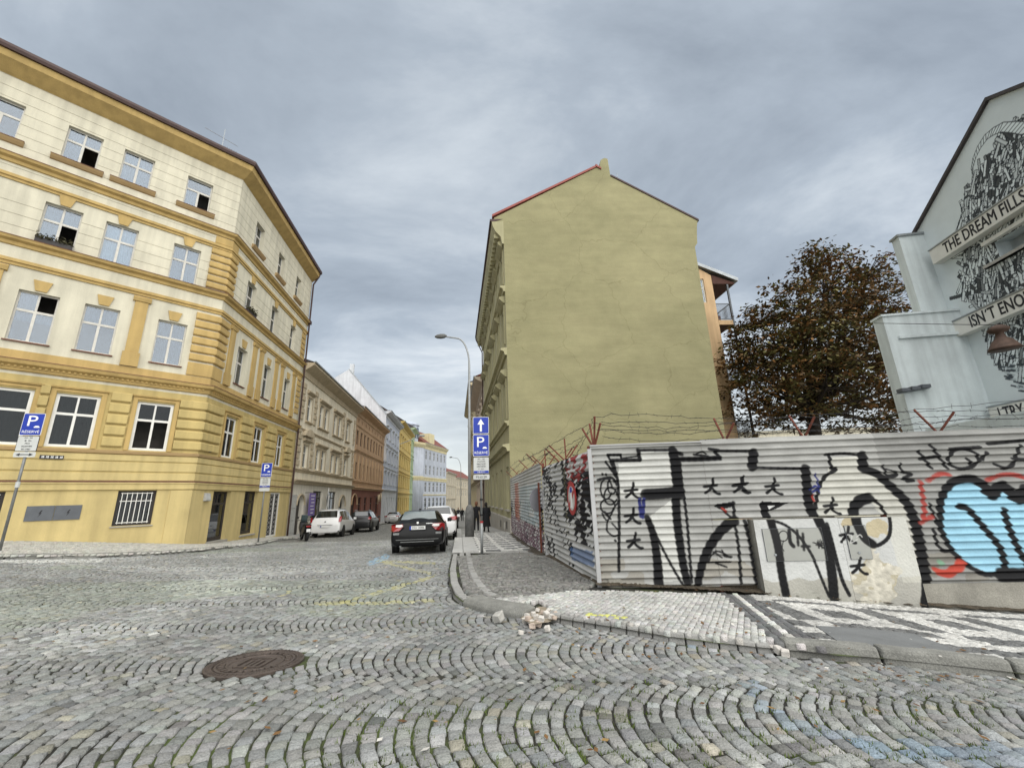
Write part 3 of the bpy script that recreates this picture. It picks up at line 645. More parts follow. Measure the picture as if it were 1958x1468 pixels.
def wall_mesh(F, u0, u1, z0, z1, holes, rev=.22, d=0., grooves=(), gh=.018, gd=.02, groove_box=None):
    """wall with openings (u0,u1,z0,z1), reveals, and horizontal joint grooves"""
    mb = MB(); us = sorted({u0, u1, *[v for h in holes for v in h[:2]], *(groove_box[:2] if groove_box else ())}); zs = {z0, z1, *[v for h in holes for v in h[2:4]]}
    gz_ = [g for g in grooves if all(abs(g - v) > .03 for v in zs)]
    for g in gz_: zs |= {g, g + gh}
    us = [u for u in us if u0 - 1e-6 <= u <= u1 + 1e-6]; zs = sorted(z for z in zs if z0 - 1e-6 <= z <= z1 + 1e-6)
    for a, b in zip(us[:-1], us[1:]):
        for c, e in zip(zs[:-1], zs[1:]):
            um, zm = (a + b) / 2, (c + e) / 2
            if any(h[0] < um < h[1] and h[2] < zm < h[3] for h in holes): continue
            gr = any(abs(c - g) < 1e-6 for g in gz_) and (groove_box is None or groove_box[0] < um < groove_box[1])
            dd = d - gd if gr else d
            mb.quad(F.P(a, dd, c), F.P(b, dd, c), F.P(b, dd, e), F.P(a, dd, e))
            if gr:
                mb.quad(F.P(a, dd, e), F.P(b, dd, e), F.P(b, d, e), F.P(a, d, e)); mb.quad(F.P(a, dd, c), F.P(a, d, c), F.P(b, d, c), F.P(b, dd, c))
    for h in holes:
        a, b, c, e = h[:4]; r_ = h[4] if len(h) > 4 else rev
        mb.quad(F.P(a, d, c), F.P(a, d, e), F.P(a, d - r_, e), F.P(a, d - r_, c)); mb.quad(F.P(b, d, c), F.P(b, d - r_, c), F.P(b, d - r_, e), F.P(b, d, e))
        mb.quad(F.P(a, d, e), F.P(b, d, e), F.P(b, d - r_, e), F.P(a, d - r_, e)); mb.quad(F.P(a, d, c), F.P(a, d - r_, c), F.P(b, d - r_, c), F.P(b, d, c))
    return mb
def bars(F, rects, d0, d1, name, m, parent, bevel=0.):
    mb = MB()
    for u0, u1, z0, z1 in rects: mb.box(F, u0, u1, d0, d1, z0, z1)
    return mb.build(name, m, parent, bevel=bevel)
def window(F, u0, u1, z0, z1, parent, d=-.14, fm='white_paint', fw=.055, tr=.62, curtain=None, split=True, open_=None, glass='glass', panes=True, sill=None, single_top=False, name='window'):
    um = (u0 + u1) / 2; zt = z0 + (z1 - z0) * tr
    rects = [(u0, u0 + fw, z0, z1), (u1 - fw, u1, z0, z1), (u0 + fw, u1 - fw, z0, z0 + fw), (u0 + fw, u1 - fw, z1 - fw, z1)]
    cells = []
    if tr < 1:
        rects.append((u0 + fw, u1 - fw, zt - .045, zt + .045))
        if split: rects.append((um - .04, um + .04, z0 + fw, zt - .045))
        if split and not single_top: rects.append((um - .03, um + .03, zt + .045, z1 - fw))
        lo = [(u0 + fw, um - .04), (um + .04, u1 - fw)] if split else [(u0 + fw, u1 - fw)]
        up = [(u0 + fw, u1 - fw)] if (single_top or not split) else [(u0 + fw, um - .03), (um + .03, u1 - fw)]
        cells = [(a, b, z0 + fw, zt - .045, 'lo', k) for k, (a, b) in enumerate(lo)] + [(a, b, zt + .045, z1 - fw, 'up', k) for k, (a, b) in enumerate(up)]
    else:
        if split: rects.append((um - .03, um + .03, z0 + fw, z1 - fw))
        cells = [(a, b, z0 + fw, z1 - fw, 'lo', k) for k, (a, b) in enumerate([(u0 + fw, um - .03), (um + .03, u1 - fw)] if split else [(u0 + fw, u1 - fw)])]
    w = bars(F, rects, d - .05, d, name, fm, parent)
    for a, b, c, e, row, k in cells:
        if open_ and (row, k) in open_: continue
        mb = MB(); mb.box(F, a + .001, b - .001, d - .03, d - .022, c + .001, e - .001); mb.build('pane', glass, w)
    if curtain:
        cm, c0, c1, cut = curtain; cm = random.choice(['curtain', 'curtain', 'curtain_b', 'curtain_c']) if cm == 'curtain' else cm      # material, fraction range of height, list of hidden cells
        for a, b, c, e, row, k in cells:
            if cut and (row, k) in cut: continue
            zz0 = max(c, z0 + (z1 - z0) * c0); zz1 = min(e, z0 + (z1 - z0) * c1)
            if zz1 - zz0 < .05: continue
            mb = MB(); n = 8
            for q in range(n):
                ua, ub = a + (b - a) * q / n, a + (b - a) * (q + 1) / n; da, db = d - .10 + .018 * ((q % 2) * 2 - 1), d - .10 + .018 * (((q + 1) % 2) * 2 - 1)
                mb.quad(F.P(ua, da, zz0), F.P(ub, db, zz0), F.P(ub, db, zz1), F.P(ua, da, zz1))
            mb.build('curtain', cm, w, fix=False)  # dark backing sheets are built here too, painting an unlit room
    if sill:
        sm, sd_, ext, th = sill
        mb = MB(); mb.prism(F, [(d + .0, z0), (sd_, z0 - .02), (sd_, z0 - .02 - th), (d + .0, z0 - .02 - th)], u0 - ext, u1 + ext); mb.build('sill', sm, w)
    return w
def strip(F, prof, u0, u1, name, m, parent, m0=0., m1=0.): return MB().prism(F, prof, u0, u1, m0, m1).build(name, m, parent)
MIT = math.tan(R((AB - 46.89) / 2))

# ------------------------------------------------------------------ yellow corner house
L1 = empty('corner_house', (C0[0], C0[1], -1.7), 'yellow and cream four storey corner house with ochre bands and quoins', 'house')
A0, B1 = -12.5, 10.95
AW = [(-8.44, -7.40), (-6.21, -5.16), (-4.47, -3.43), (-2.19, -1.17)]
BW = [(1.95, 2.94), (5.02, 5.94), (8.03, 8.92)]
ROWS = {4: (13.88, 15.48), 3: (9.87, 11.75), 2: (5.99, 7.94), 1: (2.24, 4.24)}
def holes(ws, rows):
    return [(a, b, *ROWS[r]) for r in rows for a, b in ws]
AW1 = [(-6.9, -5.15), (-4.60, -3.40), (-2.30, -1.11)]
BW1 = [(1.77, 2.92), (4.77, 5.96), (7.83, 8.90)]
hA = holes(AW, (4, 3, 2)) + [(a, b, *ROWS[1]) for a, b in AW1] ; hB = holes(BW, (4, 3, 2)) + [(a, b, *ROWS[1]) for a, b in BW1]
bA = [(-6.4, -5.18, -.67, .65), (-2.33, -1.16, -.67, .65)]; bB = [(1.69, 3.26, -1.66, .63), (4.70, 6.25, -1.56, .67), (7.87, 9.33, -1.97, .64)]
gro = [z for z in np.arange(9.4, 16.6, .475)]
for F, u0, u1, hh, bb, sd_ in ((FA, A0, 0, hA, bA, 0), (FB, 0, B1, hB, bB, 1)):
    up = [h for h in hh if h[2] > 5]; lo = [h for h in hh if h[2] < 5]
    wall_mesh(F, u0, u1, 4.75, 16.8, up, grooves=[g for g in gro if 9.95 < g], groove_box=(u0, u1)).build('upper_wall', 'cream_plaster', L1)
    wall_mesh(F, u0, u1, .66 + .0, 4.75, lo, rev=.2).build('ground_floor_wall', 'yellow_plaster', L1)
    wall_mesh(F, u0, u1, -2.6, .66, bb, rev=.26).build('basement_wall', 'base_plaster', L1)
# the far end wall, back and dark sheets painted in place of unlit rooms behind the windows
mb = MB(); pA = FA.P(A0, 0, 0); pB = FB.P(B1, 0, 0)
back = [FA.P(A0, -9, 0), FB.P(B1, -10, 0)]
for a, b in ((pA, back[0]), (pB, back[1])):
    MB().quad((a[0], a[1], -2.6), (b[0], b[1], -2.6), (b[0], b[1], 17.2), (a[0], a[1], 17.2)).build('party_wall', 'cream_plaster', L1)
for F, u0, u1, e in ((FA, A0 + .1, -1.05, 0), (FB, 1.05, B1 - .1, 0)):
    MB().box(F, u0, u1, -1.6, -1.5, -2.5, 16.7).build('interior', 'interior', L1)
# roofs (hidden slopes) and eaves
ov = .62
for F, u0, u1, m0, m1 in ((FA, A0, 0, 0, MIT), (FB, 0, B1, MIT, 0)):
    strip(F, [(0, 16.55), (.10, 16.62), (.50, 16.95), (.55, 17.22), (0, 17.22)], u0, u1, 'eaves_cornice', 'ochre_plaster', L1, m0, m1)
    strip(F, [(.50, 17.223), (.64, 17.223), (.68, 17.34), (.66, 17.47), (.50, 17.45)], u0, u1, 'gutter', 'brown_metal', L1, m0, m1)
    strip(F, [(.50, 17.455), (-4.5, 20.6), (-4.6, 20.45), (.3, 17.23)], u0, u1, 'roof', 'roof_tile', L1, m0, m1)
# string courses
def course(z, prof, m, name):
    for F, u0, u1, m0, m1 in ((FA, A0, 0, 0, MIT), (FB, 0, B1, MIT, 0)): strip(F, [(d, z + h) for d, h in prof], u0, u1, name, m, L1, m0, m1)
big = [(0, -.30), (.06, -.28), (.08, -.16), (.20, -.10), (.24, 0), (0, .05)]
for z in (13.16, 9.86): course(z, big, 'ochre_plaster', 'string_course'); course(z, [(0, .051), (.255, .001), (.255, .022), (0, .075)], 'ledge_brown', 'ledge')
for z in (12.36, 9.0): course(z, [(0, -.2), (.05, -.2), (.05, -.1), (.10, -.08), (.10, .04), (0, .07)], 'ochre_plaster', 'moulding')
course(5.28, [(0, -.42), (.08, -.40), (.12, -.25), (.26, -.18), (.30, -.05), (0, 0)], 'ochre_plaster', 'string_course'); course(5.28, [(0, .001), (.315, -.049), (.315, -.027), (0, .03)], 'ledge_brown', 'ledge')
course(2.17, [(0, -.12), (.07, -.10), (.09, .0), (0, .03)], 'sill_brown', 'sill_band')
course(.97, [(0, -.30), (.07, -.28), (.07, -.08), (.10, -.06), (.10, .0), (0, .03)], 'base_plaster', 'base_moulding'); course(.97, [(0, .031), (.115, .001), (.115, .018), (0, .055)], 'ledge_brown', 'ledge')
course(1.75, [(0, -.36), (.035, -.35), (.035, -.02), (0, 0)], 'base_plaster', 'base_band'); course(1.33, [(0, -.30), (.035, -.29), (.035, -.02), (0, 0)], 'base_plaster', 'base_band'); course(2.04, [(0, -.24), (.035, -.235), (.035, -.02), (0, 0)], 'base_plaster', 'base_band')
# ochre plinth zone under first floor windows
course(5.62, [(0, -.33), (.025, -.33), (.025, 0), (0, .002)], 'ochre_plaster', 'dado_band')
# dentils under the first string course (one joined run of tiny blocks)
for F, u0, u1 in ((FA, -7, -.1), (FB, .2, B1)):
    mb = MB(); u = u0
    while u < u1: mb.box(F, u, u + .07, .085, .16, 4.98, 5.055); u += .15
    o = mb.build('dentils', 'ochre_plaster', L1); tag(o, kind='stuff')
# corner quoins: banded blocks wrapping the corner
def corner_block(z0, z1, ua, ub, m, name='quoin_block', d=.07):
    mb = MB(); c = MIT
    prof = [(0, z0), (d * .6, z0 + .005), (d, z0 + .05), (d, z1 - .05), (d * .6, z1 - .005), (0, z1)]
    mb.prism(FA, prof, ua, 0, 0, MIT); mb.prism(FB, prof, 0, ub, MIT, 0); return mb.build(name, m, L1)
z = 2.28
for k in range(5): corner_block(z + .045, z + .425, -.93, 1.42, 'yellow_plaster', d=.10); z += .45
z = 5.64; corner_block(z, z + .62, -.92, .78, 'ochre_plaster', d=.05); z = 6.29
for k in range(6): corner_block(z + .045, z + .38, -.92, .78, 'ochre_plaster', d=.11); z += .40
z = 9.98
for k in range(6): corner_block(z + .04, z + .34, -.78, .62, 'ochre_plaster', d=.10); z += .362
corner_block(12.44, 12.84, -.7, .55, 'ochre_plaster', 'corner_panel', .04); corner_block(-2.5, .66, -.72, .55, 'base_plaster', 'corner_pier', .035)
# far quoins by the downpipe
for z0_, n in ((6.0, 7), (9.98, 6)):
    for k in range(n): MB().prism(FB, [(0, z0_ + k * .4 + .03), (.06, z0_ + k * .4 + .06), (.06, z0_ + k * .4 + .35), (0, z0_ + k * .4 + .38)], 10.05, 10.7).build('quoin_block', 'ochre_plaster', L1)
# banded blocks between ground floor windows
for F, spans in ((FA, [(-5.02, -4.78), (-3.12, -2.52)]), (FB, [(3.22, 4.48), (6.28, 7.55), (9.2, 10.3)])):
    for a, b in spans:
        for k in range(5):
            z = 2.28 + k * .45
            MB().prism(F, [(0, z + .045), (.06, z + .05), (.095, z + .09), (.095, z + .385), (.06, z + .42), (0, z + .425)], a, b).build('rusticated_block', 'yellow_plaster', L1)
# architraves of ground floor windows
for F, ws in ((FA, AW1), (FB, BW1)):
    for a, b in ws:
        bars(F, [(a - .16, a - .02, 2.22, 4.30), (b + .02, b + .16, 2.22, 4.30), (a - .16, b + .16, 4.30, 4.40)], 0, .045, 'architrave', 'ochre_plaster', L1)
        strip(F, [(0, 4.401), (.09, 4.42), (.11, 4.47), (0, 4.5)], a - .2, b + .2, 'window_hood', 'ochre_plaster', L1)
# keystones
def keystone(F, um, z0, z1, w0, w1, d=.05): MB().extr(F, [(um - w0, z0), (um + w0, z0), (um + w1, z1), (um - w1, z1)], 0, d).build('keystone', 'ochre_plaster', L1)
for F, ws in ((FA, AW[1:]), (FB, BW)):
    for a, b in ws:
        um = (a + b) / 2; keystone(F, um, 8.0, 8.42, .15, .25); keystone(F, um, 11.78, 12.16, .14, .23)
# pilasters and cream panels of the first floor
def pilaster(F, u0, u1):
    p = bars(F, [(u0, u1, 6.25, 8.50)], 0, .07, 'pilaster', 'ochre_plaster', L1)
    bars(F, [(u0 - .06, u1 + .06, 5.64, 6.24)], 0, .10, 'plinth', 'ochre_plaster', p); strip(F, [(0, 8.501), (.10, 8.52), (.14, 8.68), (0, 8.78)], u0 - .08, u1 + .08, 'capital', 'ochre_plaster', p)
pilaster(FA, -3.05, -2.62); pilaster(FA, -7.1, -6.68)
for a, b in ((1.05, 1.45), (3.45, 3.85), (4.28, 4.68), (6.35, 6.75), (7.25, 7.62), (9.25, 9.65)): pilaster(FB, a, b)
# windows
cur = ('curtain', .0, 1., None)
CURA = {(4, 0): None, (4, 1): ('curtain', 0, 1, [('lo', 1)]), (4, 2): cur, (4, 3): ('curtain', 0, .62, [('lo', 1)]), (3, 1): ('curtain', 0, 1, [('lo', 1)]), (3, 2): ('curtain_white', 0, 1, None), (3, 3): cur, (2, 1): ('curtain', .42, 1, [('up', 1)]), (2, 2): ('curtain', .62, 1, None), (2, 3): cur}
for r in (4, 3, 2):
    for k, (a, b) in enumerate(AW):
        if k == 0 and r != 4: 
            window(FA, a, b, *ROWS[r], L1, curtain=cur, sill=('ledge_brown', .06, .06, .04)); continue
        op = {(4, 1): [('lo', 1)], (4, 3): [('lo', 1)], (3, 1): [('lo', 1)], (2, 1): [('up', 1)]}.get((r, k))
        w = window(FA, a, b, *ROWS[r], L1, fm='aged_white', curtain=CURA.get((r, k)), open_=op, single_top=(r == 4 and k in (0, 3)), sill=None if r == 4 else ('ledge_brown', .07, .06, .045))
        if r == 4: strip(FA, [(0, ROWS[4][0] - .03), (.16, ROWS[4][0] - .05), (.13, ROWS[4][0] - .12), (.06, ROWS[4][0] - .22), (0, ROWS[4][0] - .24)], a - .24, b + .24, 'sill', 'sill_brown', w); strip(FA, [(0, ROWS[4][0] - .005), (.175, ROWS[4][0] - .03), (.175, ROWS[4][0] - .049), (0, ROWS[4][0] - .029)], a - .25, b + .25, 'sill', 'ledge_brown', w)
    for k, (a, b) in enumerate(BW):
        w = window(FB, a, b, *ROWS[r], L1, fm='aged_white', d=-.2, curtain=('curtain', 0, 1, None) if (r + k) % 2 else None, sill=None if r == 4 else ('ledge_brown', .07, .06, .045))
        if r == 4: strip(FB, [(0, ROWS[4][0] - .005), (.17, ROWS[4][0] - .03), (.13, ROWS[4][0] - .12), (.06, ROWS[4][0] - .22), (0, ROWS[4][0] - .24)], a - .22, b + .22, 'sill', 'sill_brown', w)
for k, (a, b) in enumerate(AW1): window(FA, a, b, *ROWS[1], L1, fw=.10, d=-.08, glass='glass_dark', open_=[('lo', 0), ('lo', 1)] if k == 2 else None, curtain=('interior', 0, 1, None) if k < 2 else None)  # first two: dark sheets in the curtain slot stand for unlit rooms
for k, (a, b) in enumerate(BW1): window(FB, a, b, *ROWS[1], L1, fw=.10, d=-.1, curtain=('curtain', 0, 1, None))
# barred basement window, doors, lattice
for a, b in ((-6.4, -5.18), (-2.33, -1.16)):
    w = window(FA, a, b, -.67, .65, L1, fm='dark_frame', d=-.16, fw=.09, tr=.72, glass='glass_dark'); mb = MB()
    bars(FA, [(a + .14 + k * (b - a - .28) / 6 - .012, a + .14 + k * (b - a - .28) / 6 + .012, -.60, .58) for k in range(7)], -.07, -.05, 'window_bars', 'white_paint', w)
    bars(FA, [(a + .10, b - .10, z - .015, z + .015) for z in (-.56, .25, .55)], -.095, -.073, 'crossbar', 'white_paint', w)
    strip(FA, [(-.16, -.67), (.05, -.69), (.05, -.73), (-.16, -.73)], a - .05, b + .05, 'sill', 'stone_grey', w)
def shopdoor(F, a, b, z0, z1, nm):
    dd = bars(F, [(a, a + .1, z0, z1), (b - .1, b, z0, z1), (a + .1, b - .1, z0, z0 + .16), (a + .1, b - .1, z1 - .1, z1), (a + .1, b - .1, z1 - .62, z1 - .52), ((a + b) / 2 - .05, (a + b) / 2 + .05, z1 - .52, z1 - .1)], -.26, -.19, nm, 'dark_frame', L1)
    for u0, u1, c, e in ((a + .1, b - .1, z0 + .16, z1 - .62), (a + .1, (a + b) / 2 - .05, z1 - .52, z1 - .1), ((a + b) / 2 + .05, b - .1, z1 - .52, z1 - .1)): MB().box(F, u0 + .002, u1 - .002, -.235, -.225, c + .002, e - .002).build('pane', 'glass', dd)
    return dd
d1 = shopdoor(FB, 1.69, 3.26, -1.62, .63, 'door'); bars(FB, [(1.85 + k * .09, 1.87 + k * .09, -1.4, -.2) for k in range(14)], -.32, -.30, 'blind_slat', 'utility_grey', d1)
bars(FB, [(1.62, 3.33, -1.78, -1.63)], -.2, .10, 'door_step', 'stone_grey', L1); shopdoor(FB, 4.70, 6.25, -1.56, .67, 'window'); strip(FB, [(-.2, -1.56), (.07, -1.59), (.07, -1.66), (-.2, -1.66)], 4.64, 6.31, 'sill', 'stone_grey', L1)
la = bars(FB, [(7.87, 7.95, -1.97, .64), (9.25, 9.33, -1.97, .64), (8.56, 8.64, -1.97, .64), (7.95, 8.56, .56, .64), (8.64, 9.25, .56, .64), (7.95, 8.56, -1.97, -1.86), (8.64, 9.25, -1.97, -1.86)], -.08, -.03, 'lattice_door', 'white_paint', L1)
MB().box(FB, 7.9, 9.3, -.16, -.12, -1.95, .6).build('door_leaf', 'dark_frame', la)
for k in range(2):
    a = 7.97 + k * .69; mb = MB()
    for q in range(9):
        z = -1.8 + q * .27
        mb.tube([FB.P(a, -.055, z), FB.P(a + .57, -.055, z + .27)], .012, 5); mb.tube([FB.P(a + .57, -.055, z), FB.P(a, -.055, z + .27)], .012, 5)
    mb.build('lattice', 'grille_grey', la)
# utility doors with bolt marks, street plates, house number, wall lamp
for k in range(2):
    a = -4.61 + k * .69; u = MB().box(FA, a, a + .68, .0, .03, -.36, .15).build('meter_door', 'utility_grey', L1, bevel=.006)
    MB().extr(FA, [(a + .36, .0), (a + .31, -.12), (a + .345, -.12), (a + .31, -.24), (a + .39, -.09), (a + .355, -.09), (a + .40, .0)], .031, .034).build('bolt_sign', 'letter_black', u)
pl_ = MB().box(FA, -4.62, -4.02, .035, .055, 1.79, 1.92).build('street_plate', 'plate_black', L1)
for k in range(5):     # five small white emblems, too small to read
    a = -4.58 + k * .115; bars(FA, [(a, a + .075, 1.825, 1.84), (a + .01, a + .03, 1.85, 1.89), (a + .045, a + .065, 1.845, 1.895)], .056, .058, 'plate_mark', 'letter_white', pl_)
nb = MB().box(FB, .62, .84, .072, .09, 2.34, 2.52).build('number_plate', 'plate_black', L1); put_text('3', FB, .73, .092, 2.43, .15, 'letter_white', nb)
MB().prism(FB, [(0, .54), (.07, .52), (.13, .26), (.12, .19), (0, .19)], .92, 1.32).build('wall_lamp', 'grille_grey', L1, bevel=.01)
# downpipe
mb = MB(); mb.tube([FB.P(10.85, .55, 17.2), FB.P(10.85, .5, 17.0), FB.P(10.85, .14, 16.3), FB.P(10.85, .14, -.8), FB.P(10.85, .14, -2.1)], .06, 8); mb.build('downpipe', 'brown_metal', L1, smooth=True)
MB().box(FB, 10.7, 11.0, .0, .26, 13.0, 13.25).build('pipe_hopper', 'brown_metal', L1)
# window boxes with withered flowers (own things)
def flower_box(F, a, b, z, label):
    fb = empty('flower_box', F.P((a + b) / 2, .1, z), label, 'flower box', 'flower boxes on the corner house')
    MB().box(F, a, b, .02, .19, z + .02, z + .2).build('planter', 'dark_frame', fb); r = np.random.default_rng(int(a * 100) % 97); n = 260
    P = np.stack([F.P(r.uniform(a, b), r.uniform(.0, .26), z + .17 + abs(r.normal(0, .10))) for _ in range(n)]); D = r.normal(0, .04, (n, 3)); E_ = r.normal(0, .04, (n, 3))
    V = np.stack([P - D, P + E_, P + D], 1).reshape(-1, 3); link('flowers', np_mesh('flowers', V, np.arange(3 * n).reshape(-1, 3)), fb, 'foliage_dark')
flower_box(FA, -6.2, -5.2, 9.90, 'withered flowers in a window box on the second floor, above the leftmost keystone')
flower_box(FB, 1.98, 2.92, 9.90, 'dark potted plants in a window box on the street side of the yellow house')
# aerial
an = empty('tv_aerial', FA.P(-1.1, -.6, 17.6), 'thin metal television aerial on the roof edge of the yellow house', 'aerial')
p = FA.P(-1.1, -.2, 17.6); mb = MB(); mb.tube([p, p + np.array([0, 0, 1.6])], .018, 6); mb.build('mast', 'zinc', an)
for h, L in ((1.05, 1.5), (.3, .9), (.45, .7)):
    MB().tube([p + FA.dir * -L * .55 + np.array([0, 0, h + .06]), p + FA.dir * L * .45 + np.array([0, 0, h - .1])], .012, 5).build('boom', 'zinc', an)
for k in range(6): MB().tube([p + FA.dir * (.1 + .1 * k) + FA.n * -.25 + np.array([0, 0, .42]), p + FA.dir * (.1 + .1 * k) + FA.n * .25 + np.array([0, 0, .42])], .006, 4).build('element', 'zinc', an)
# ------------------------------------------------------------------ painted surfaces: a grid of coloured points
class Canvas:
    def __init__(s, F, u0, u1, z0, z1, res, resz=None, base=(.5, .5, .5)):
        s.F = F; s.u = np.linspace(u0, u1, max(2, int(round((u1 - u0) / res)) + 1)); s.z = np.linspace(z0, z1, max(2, int(round((z1 - z0) / (resz or res))) + 1))
        s.U, s.Z = np.meshgrid(s.u, s.z); s.c = np.empty(s.U.shape + (3,)); s.c[:] = base
    def _win(s, u0, u1, z0, z1):
        a, b = np.searchsorted(s.u, [u0, u1]); c, e = np.searchsorted(s.z, [z0, z1]); return slice(c, e + 1), slice(a, b + 1)
    def stroke(s, pl, w, colr, a=1., edge=None, w1=None):
        w1 = w if w1 is None else w1; n = max(len(pl) - 1, 1)
        for k, ((x0, y0), (x1, y1)) in enumerate(zip(pl[:-1], pl[1:])):
            wa, wb = w + (w1 - w) * k / n, w + (w1 - w) * (k + 1) / n; wm = max(wa, wb)
            sl = s._win(min(x0, x1) - wm, max(x0, x1) + wm, min(y0, y1) - wm, max(y0, y1) + wm); U, Z = s.U[sl], s.Z[sl]
            if not U.size: continue
            dx, dy = x1 - x0, y1 - y0; t = np.clip(((U - x0) * dx + (Z - y0) * dy) / (dx * dx + dy * dy + 1e-12), 0, 1)
            d = np.hypot(U - x0 - t * dx, Z - y0 - t * dy) - (wa + (wb - wa) * t) / 2; e = edge or .008
            m = np.clip(.5 - d / e, 0, 1)[..., None] * a; s.c[sl] = s.c[sl] * (1 - m) + np.array(colr) * m
    def fill(s, poly, colr, a=1.):
        P = np.array(poly); sl = s._win(P[:, 0].min(), P[:, 0].max(), P[:, 1].min(), P[:, 1].max()); U, Z = s.U[sl], s.Z[sl]
        if not U.size: return
        m = inside(U, Z, poly)[..., None] * a; s.c[sl] = s.c[sl] * (1 - m) + np.array(colr) * m
    def mesh(s, name, dfun=None, keep=None, smooth=False):
        D = np.zeros(s.U.shape) if dfun is None else dfun(s.U, s.Z); F = s.F
        V = F.o[None, None] + s.U[..., None] * F.dir + D[..., None] * F.n; V = V.copy(); V[..., 2] += s.Z
        ny, nx = s.U.shape; ii = np.arange(nx * ny).reshape(ny, nx); Fq = np.stack([ii[:-1, :-1], ii[:-1, 1:], ii[1:, 1:], ii[1:, :-1]], -1)
        if F.flip: Fq = Fq[..., ::-1]
        if keep is not None:
            um = (s.U[:-1, :-1] + s.U[1:, 1:]) / 2; zm = (s.Z[:-1, :-1] + s.Z[1:, 1:]) / 2; Fq = Fq[keep(um, zm)]
        return np_mesh(name, V.reshape(-1, 3), Fq.reshape(-1, 4), colors=s.c.reshape(-1, 3), smooth=smooth)

# ------------------------------------------------------------------ a terrace house of the street
def even(a, b, n, w): 
    s = (b - a) / n; return [(a + s * (k + .5) - w / 2, a + s * (k + .5) + w / 2) for k in range(n)]
def terrace(name, label, F, u0, u1, zb, zt, wall, rows, courses, gf=None, gf_top=1.4, trim=None, frame='white_paint', corn=.55, corn_h=.8, roof='roof_dark', hoods=True, depth=12, roof_h=3.0, group='houses along the street', pil=None, rev=.2, split=True):
    p = F.P((u0 + u1) / 2, 0, 0); root = empty(name, (p[0], p[1], zb), label, 'house', group); trim = trim or wall
    hs = [(a, b, z0, z1) for z0, z1, ws, st in rows for a, b in ws]
    up = [h for h in hs if h[2] > gf_top - .01]; lo = [h for h in hs if h[2] <= gf_top - .01]
    if gf: 
        wall_mesh(F, u0, u1, gf_top, zt, up, rev=rev).build('upper_wall', wall, root); wall_mesh(F, u0, u1, zb - .6, gf_top, lo, rev=rev + .1).build('ground_floor_wall', gf, root)
    else: wall_mesh(F, u0, u1, zb - .6, zt, hs, rev=rev).build('wall', wall, root)
    for (a, b) in ((u0, 0), (u1, 0)):
        MB().quad(F.P(a, 0, zb - .6), F.P(a, -depth, zb - .6), F.P(a, -depth, zt), F.P(a, 0, zt)).build('party_wall', wall, root)
    MB().box(F, u0 + .1, u1 - .1, -1.3, -1.2, zb - .5, zt - .1).build('interior', 'interior', root)  # dark sheet standing in for the unlit rooms
    for z0, z1, ws, st in rows:
        for a, b in ws:
            if st == 'arch':
                d_ = MB().extr(F, [(a, z0), (b, z0), (b, z1), (a, z1)], -.34, -.3).build('gateway', 'dark_frame', root)
                n = 10; r_ = (b - a) / 2; um = (a + b) / 2
                MB().extr(F, [(a, z1 + .01)] + [(um - r_ * math.cos(math.pi * k / n), z1 - r_ * .9 + r_ * .9 * math.sin(math.pi * k / n)) for k in range(n + 1)] + [(b, z1 + .01)], -.28, -.02).build('arch_spandrel', gf or wall, root)
                mbA = MB()
                pts = [F.P(um - (r_ + .12) * math.cos(math.pi * k / n), .03, z1 - r_ * .9 + (r_ * .9 + .12) * math.sin(math.pi * k / n)) for k in range(n + 1)]; mbA.tube(pts, .08, 6).build('arch_moulding', trim, root); continue
            w = window(F, a, b, z0, z1, root, d=-rev + .06, fm=frame if st != 'shop' else 'dark_frame', fw=.08, tr=.66 if st != 'shop' else .8, glass='glass' if st != 'dark' else 'glass_dark', curtain=('curtain_white' if st == 'blind' else 'curtain', .0 if st in ('blind', 'shop') else .3, 1, None) if st in ('blind', 'net', 'shop') else None, split=split and (b - a) > .8)
            if hoods and st in ('net', 'win', 'blind', 'hood', 'dark'):
                bars(F, [(a - .14, a - .0, z0 - .02, z1 + .1), (b, b + .14, z0 - .02, z1 + .1), (a, b, z1, z1 + .1)], 0, .05, 'surround', trim, w)
                strip(F, [(0, z0 - .03), (.16, z0 - .05), (.16, z0 - .12), (0, z0 - .22)], a - .2, b + .2, 'sill', trim, w)
                if st != 'dark': strip(F, [(0, z1 + .2), (.05, z1 + .2), (.24, z1 + .34), (.24, z1 + .42), (0, z1 + .5)], a - .24, b + .24, 'hood', trim, w)
    for z, d_, h, m_ in courses: strip(F, [(0, z - h), (d_ * .35, z - h * .9), (d_ * .5, z - h * .5), (d_, z - h * .25), (d_, z - .03), (0, z + .03)], u0, u1, 'string_course', m_, root)
    if pil:
        z0, z1, us = pil
        for a, b in us: bars(F, [(a, b, z0, z1)], 0, .09, 'pilaster', trim, root)
    strip(F, [(0, zt - corn_h), (.08, zt - corn_h), (.12, zt - corn_h * .6), (corn * .7, zt - corn_h * .32), (corn, zt - .16), (corn, zt), (0, zt + .02)], u0, u1, 'eaves_cornice', trim, root)
    strip(F, [(corn - .06, zt + .002), (corn + .1, zt + .03), (corn + .1, zt + .12), (corn - .06, zt + .09)], u0, u1, 'gutter', 'zinc', root)
    strip(F, [(corn - .1, zt + .095), (-depth * .5, zt + roof_h), (-depth, zt + .1), (-depth, zt - .1), (0, zt - .05)], u0, u1, 'roof', roof, root)
    return root
mat('l2_wall', (.70, .64, .51), **PL); mat('l2_trim', (.46, .385, .27), **PL); mat('l2_gf', (.68, .64, .55), **PL); mat('l3_wall', (.41, .275, .165), **PL); mat('l3_trim', (.50, .345, .21), **PL); mat('l3_gf', (.20, .085, .06), **PL)
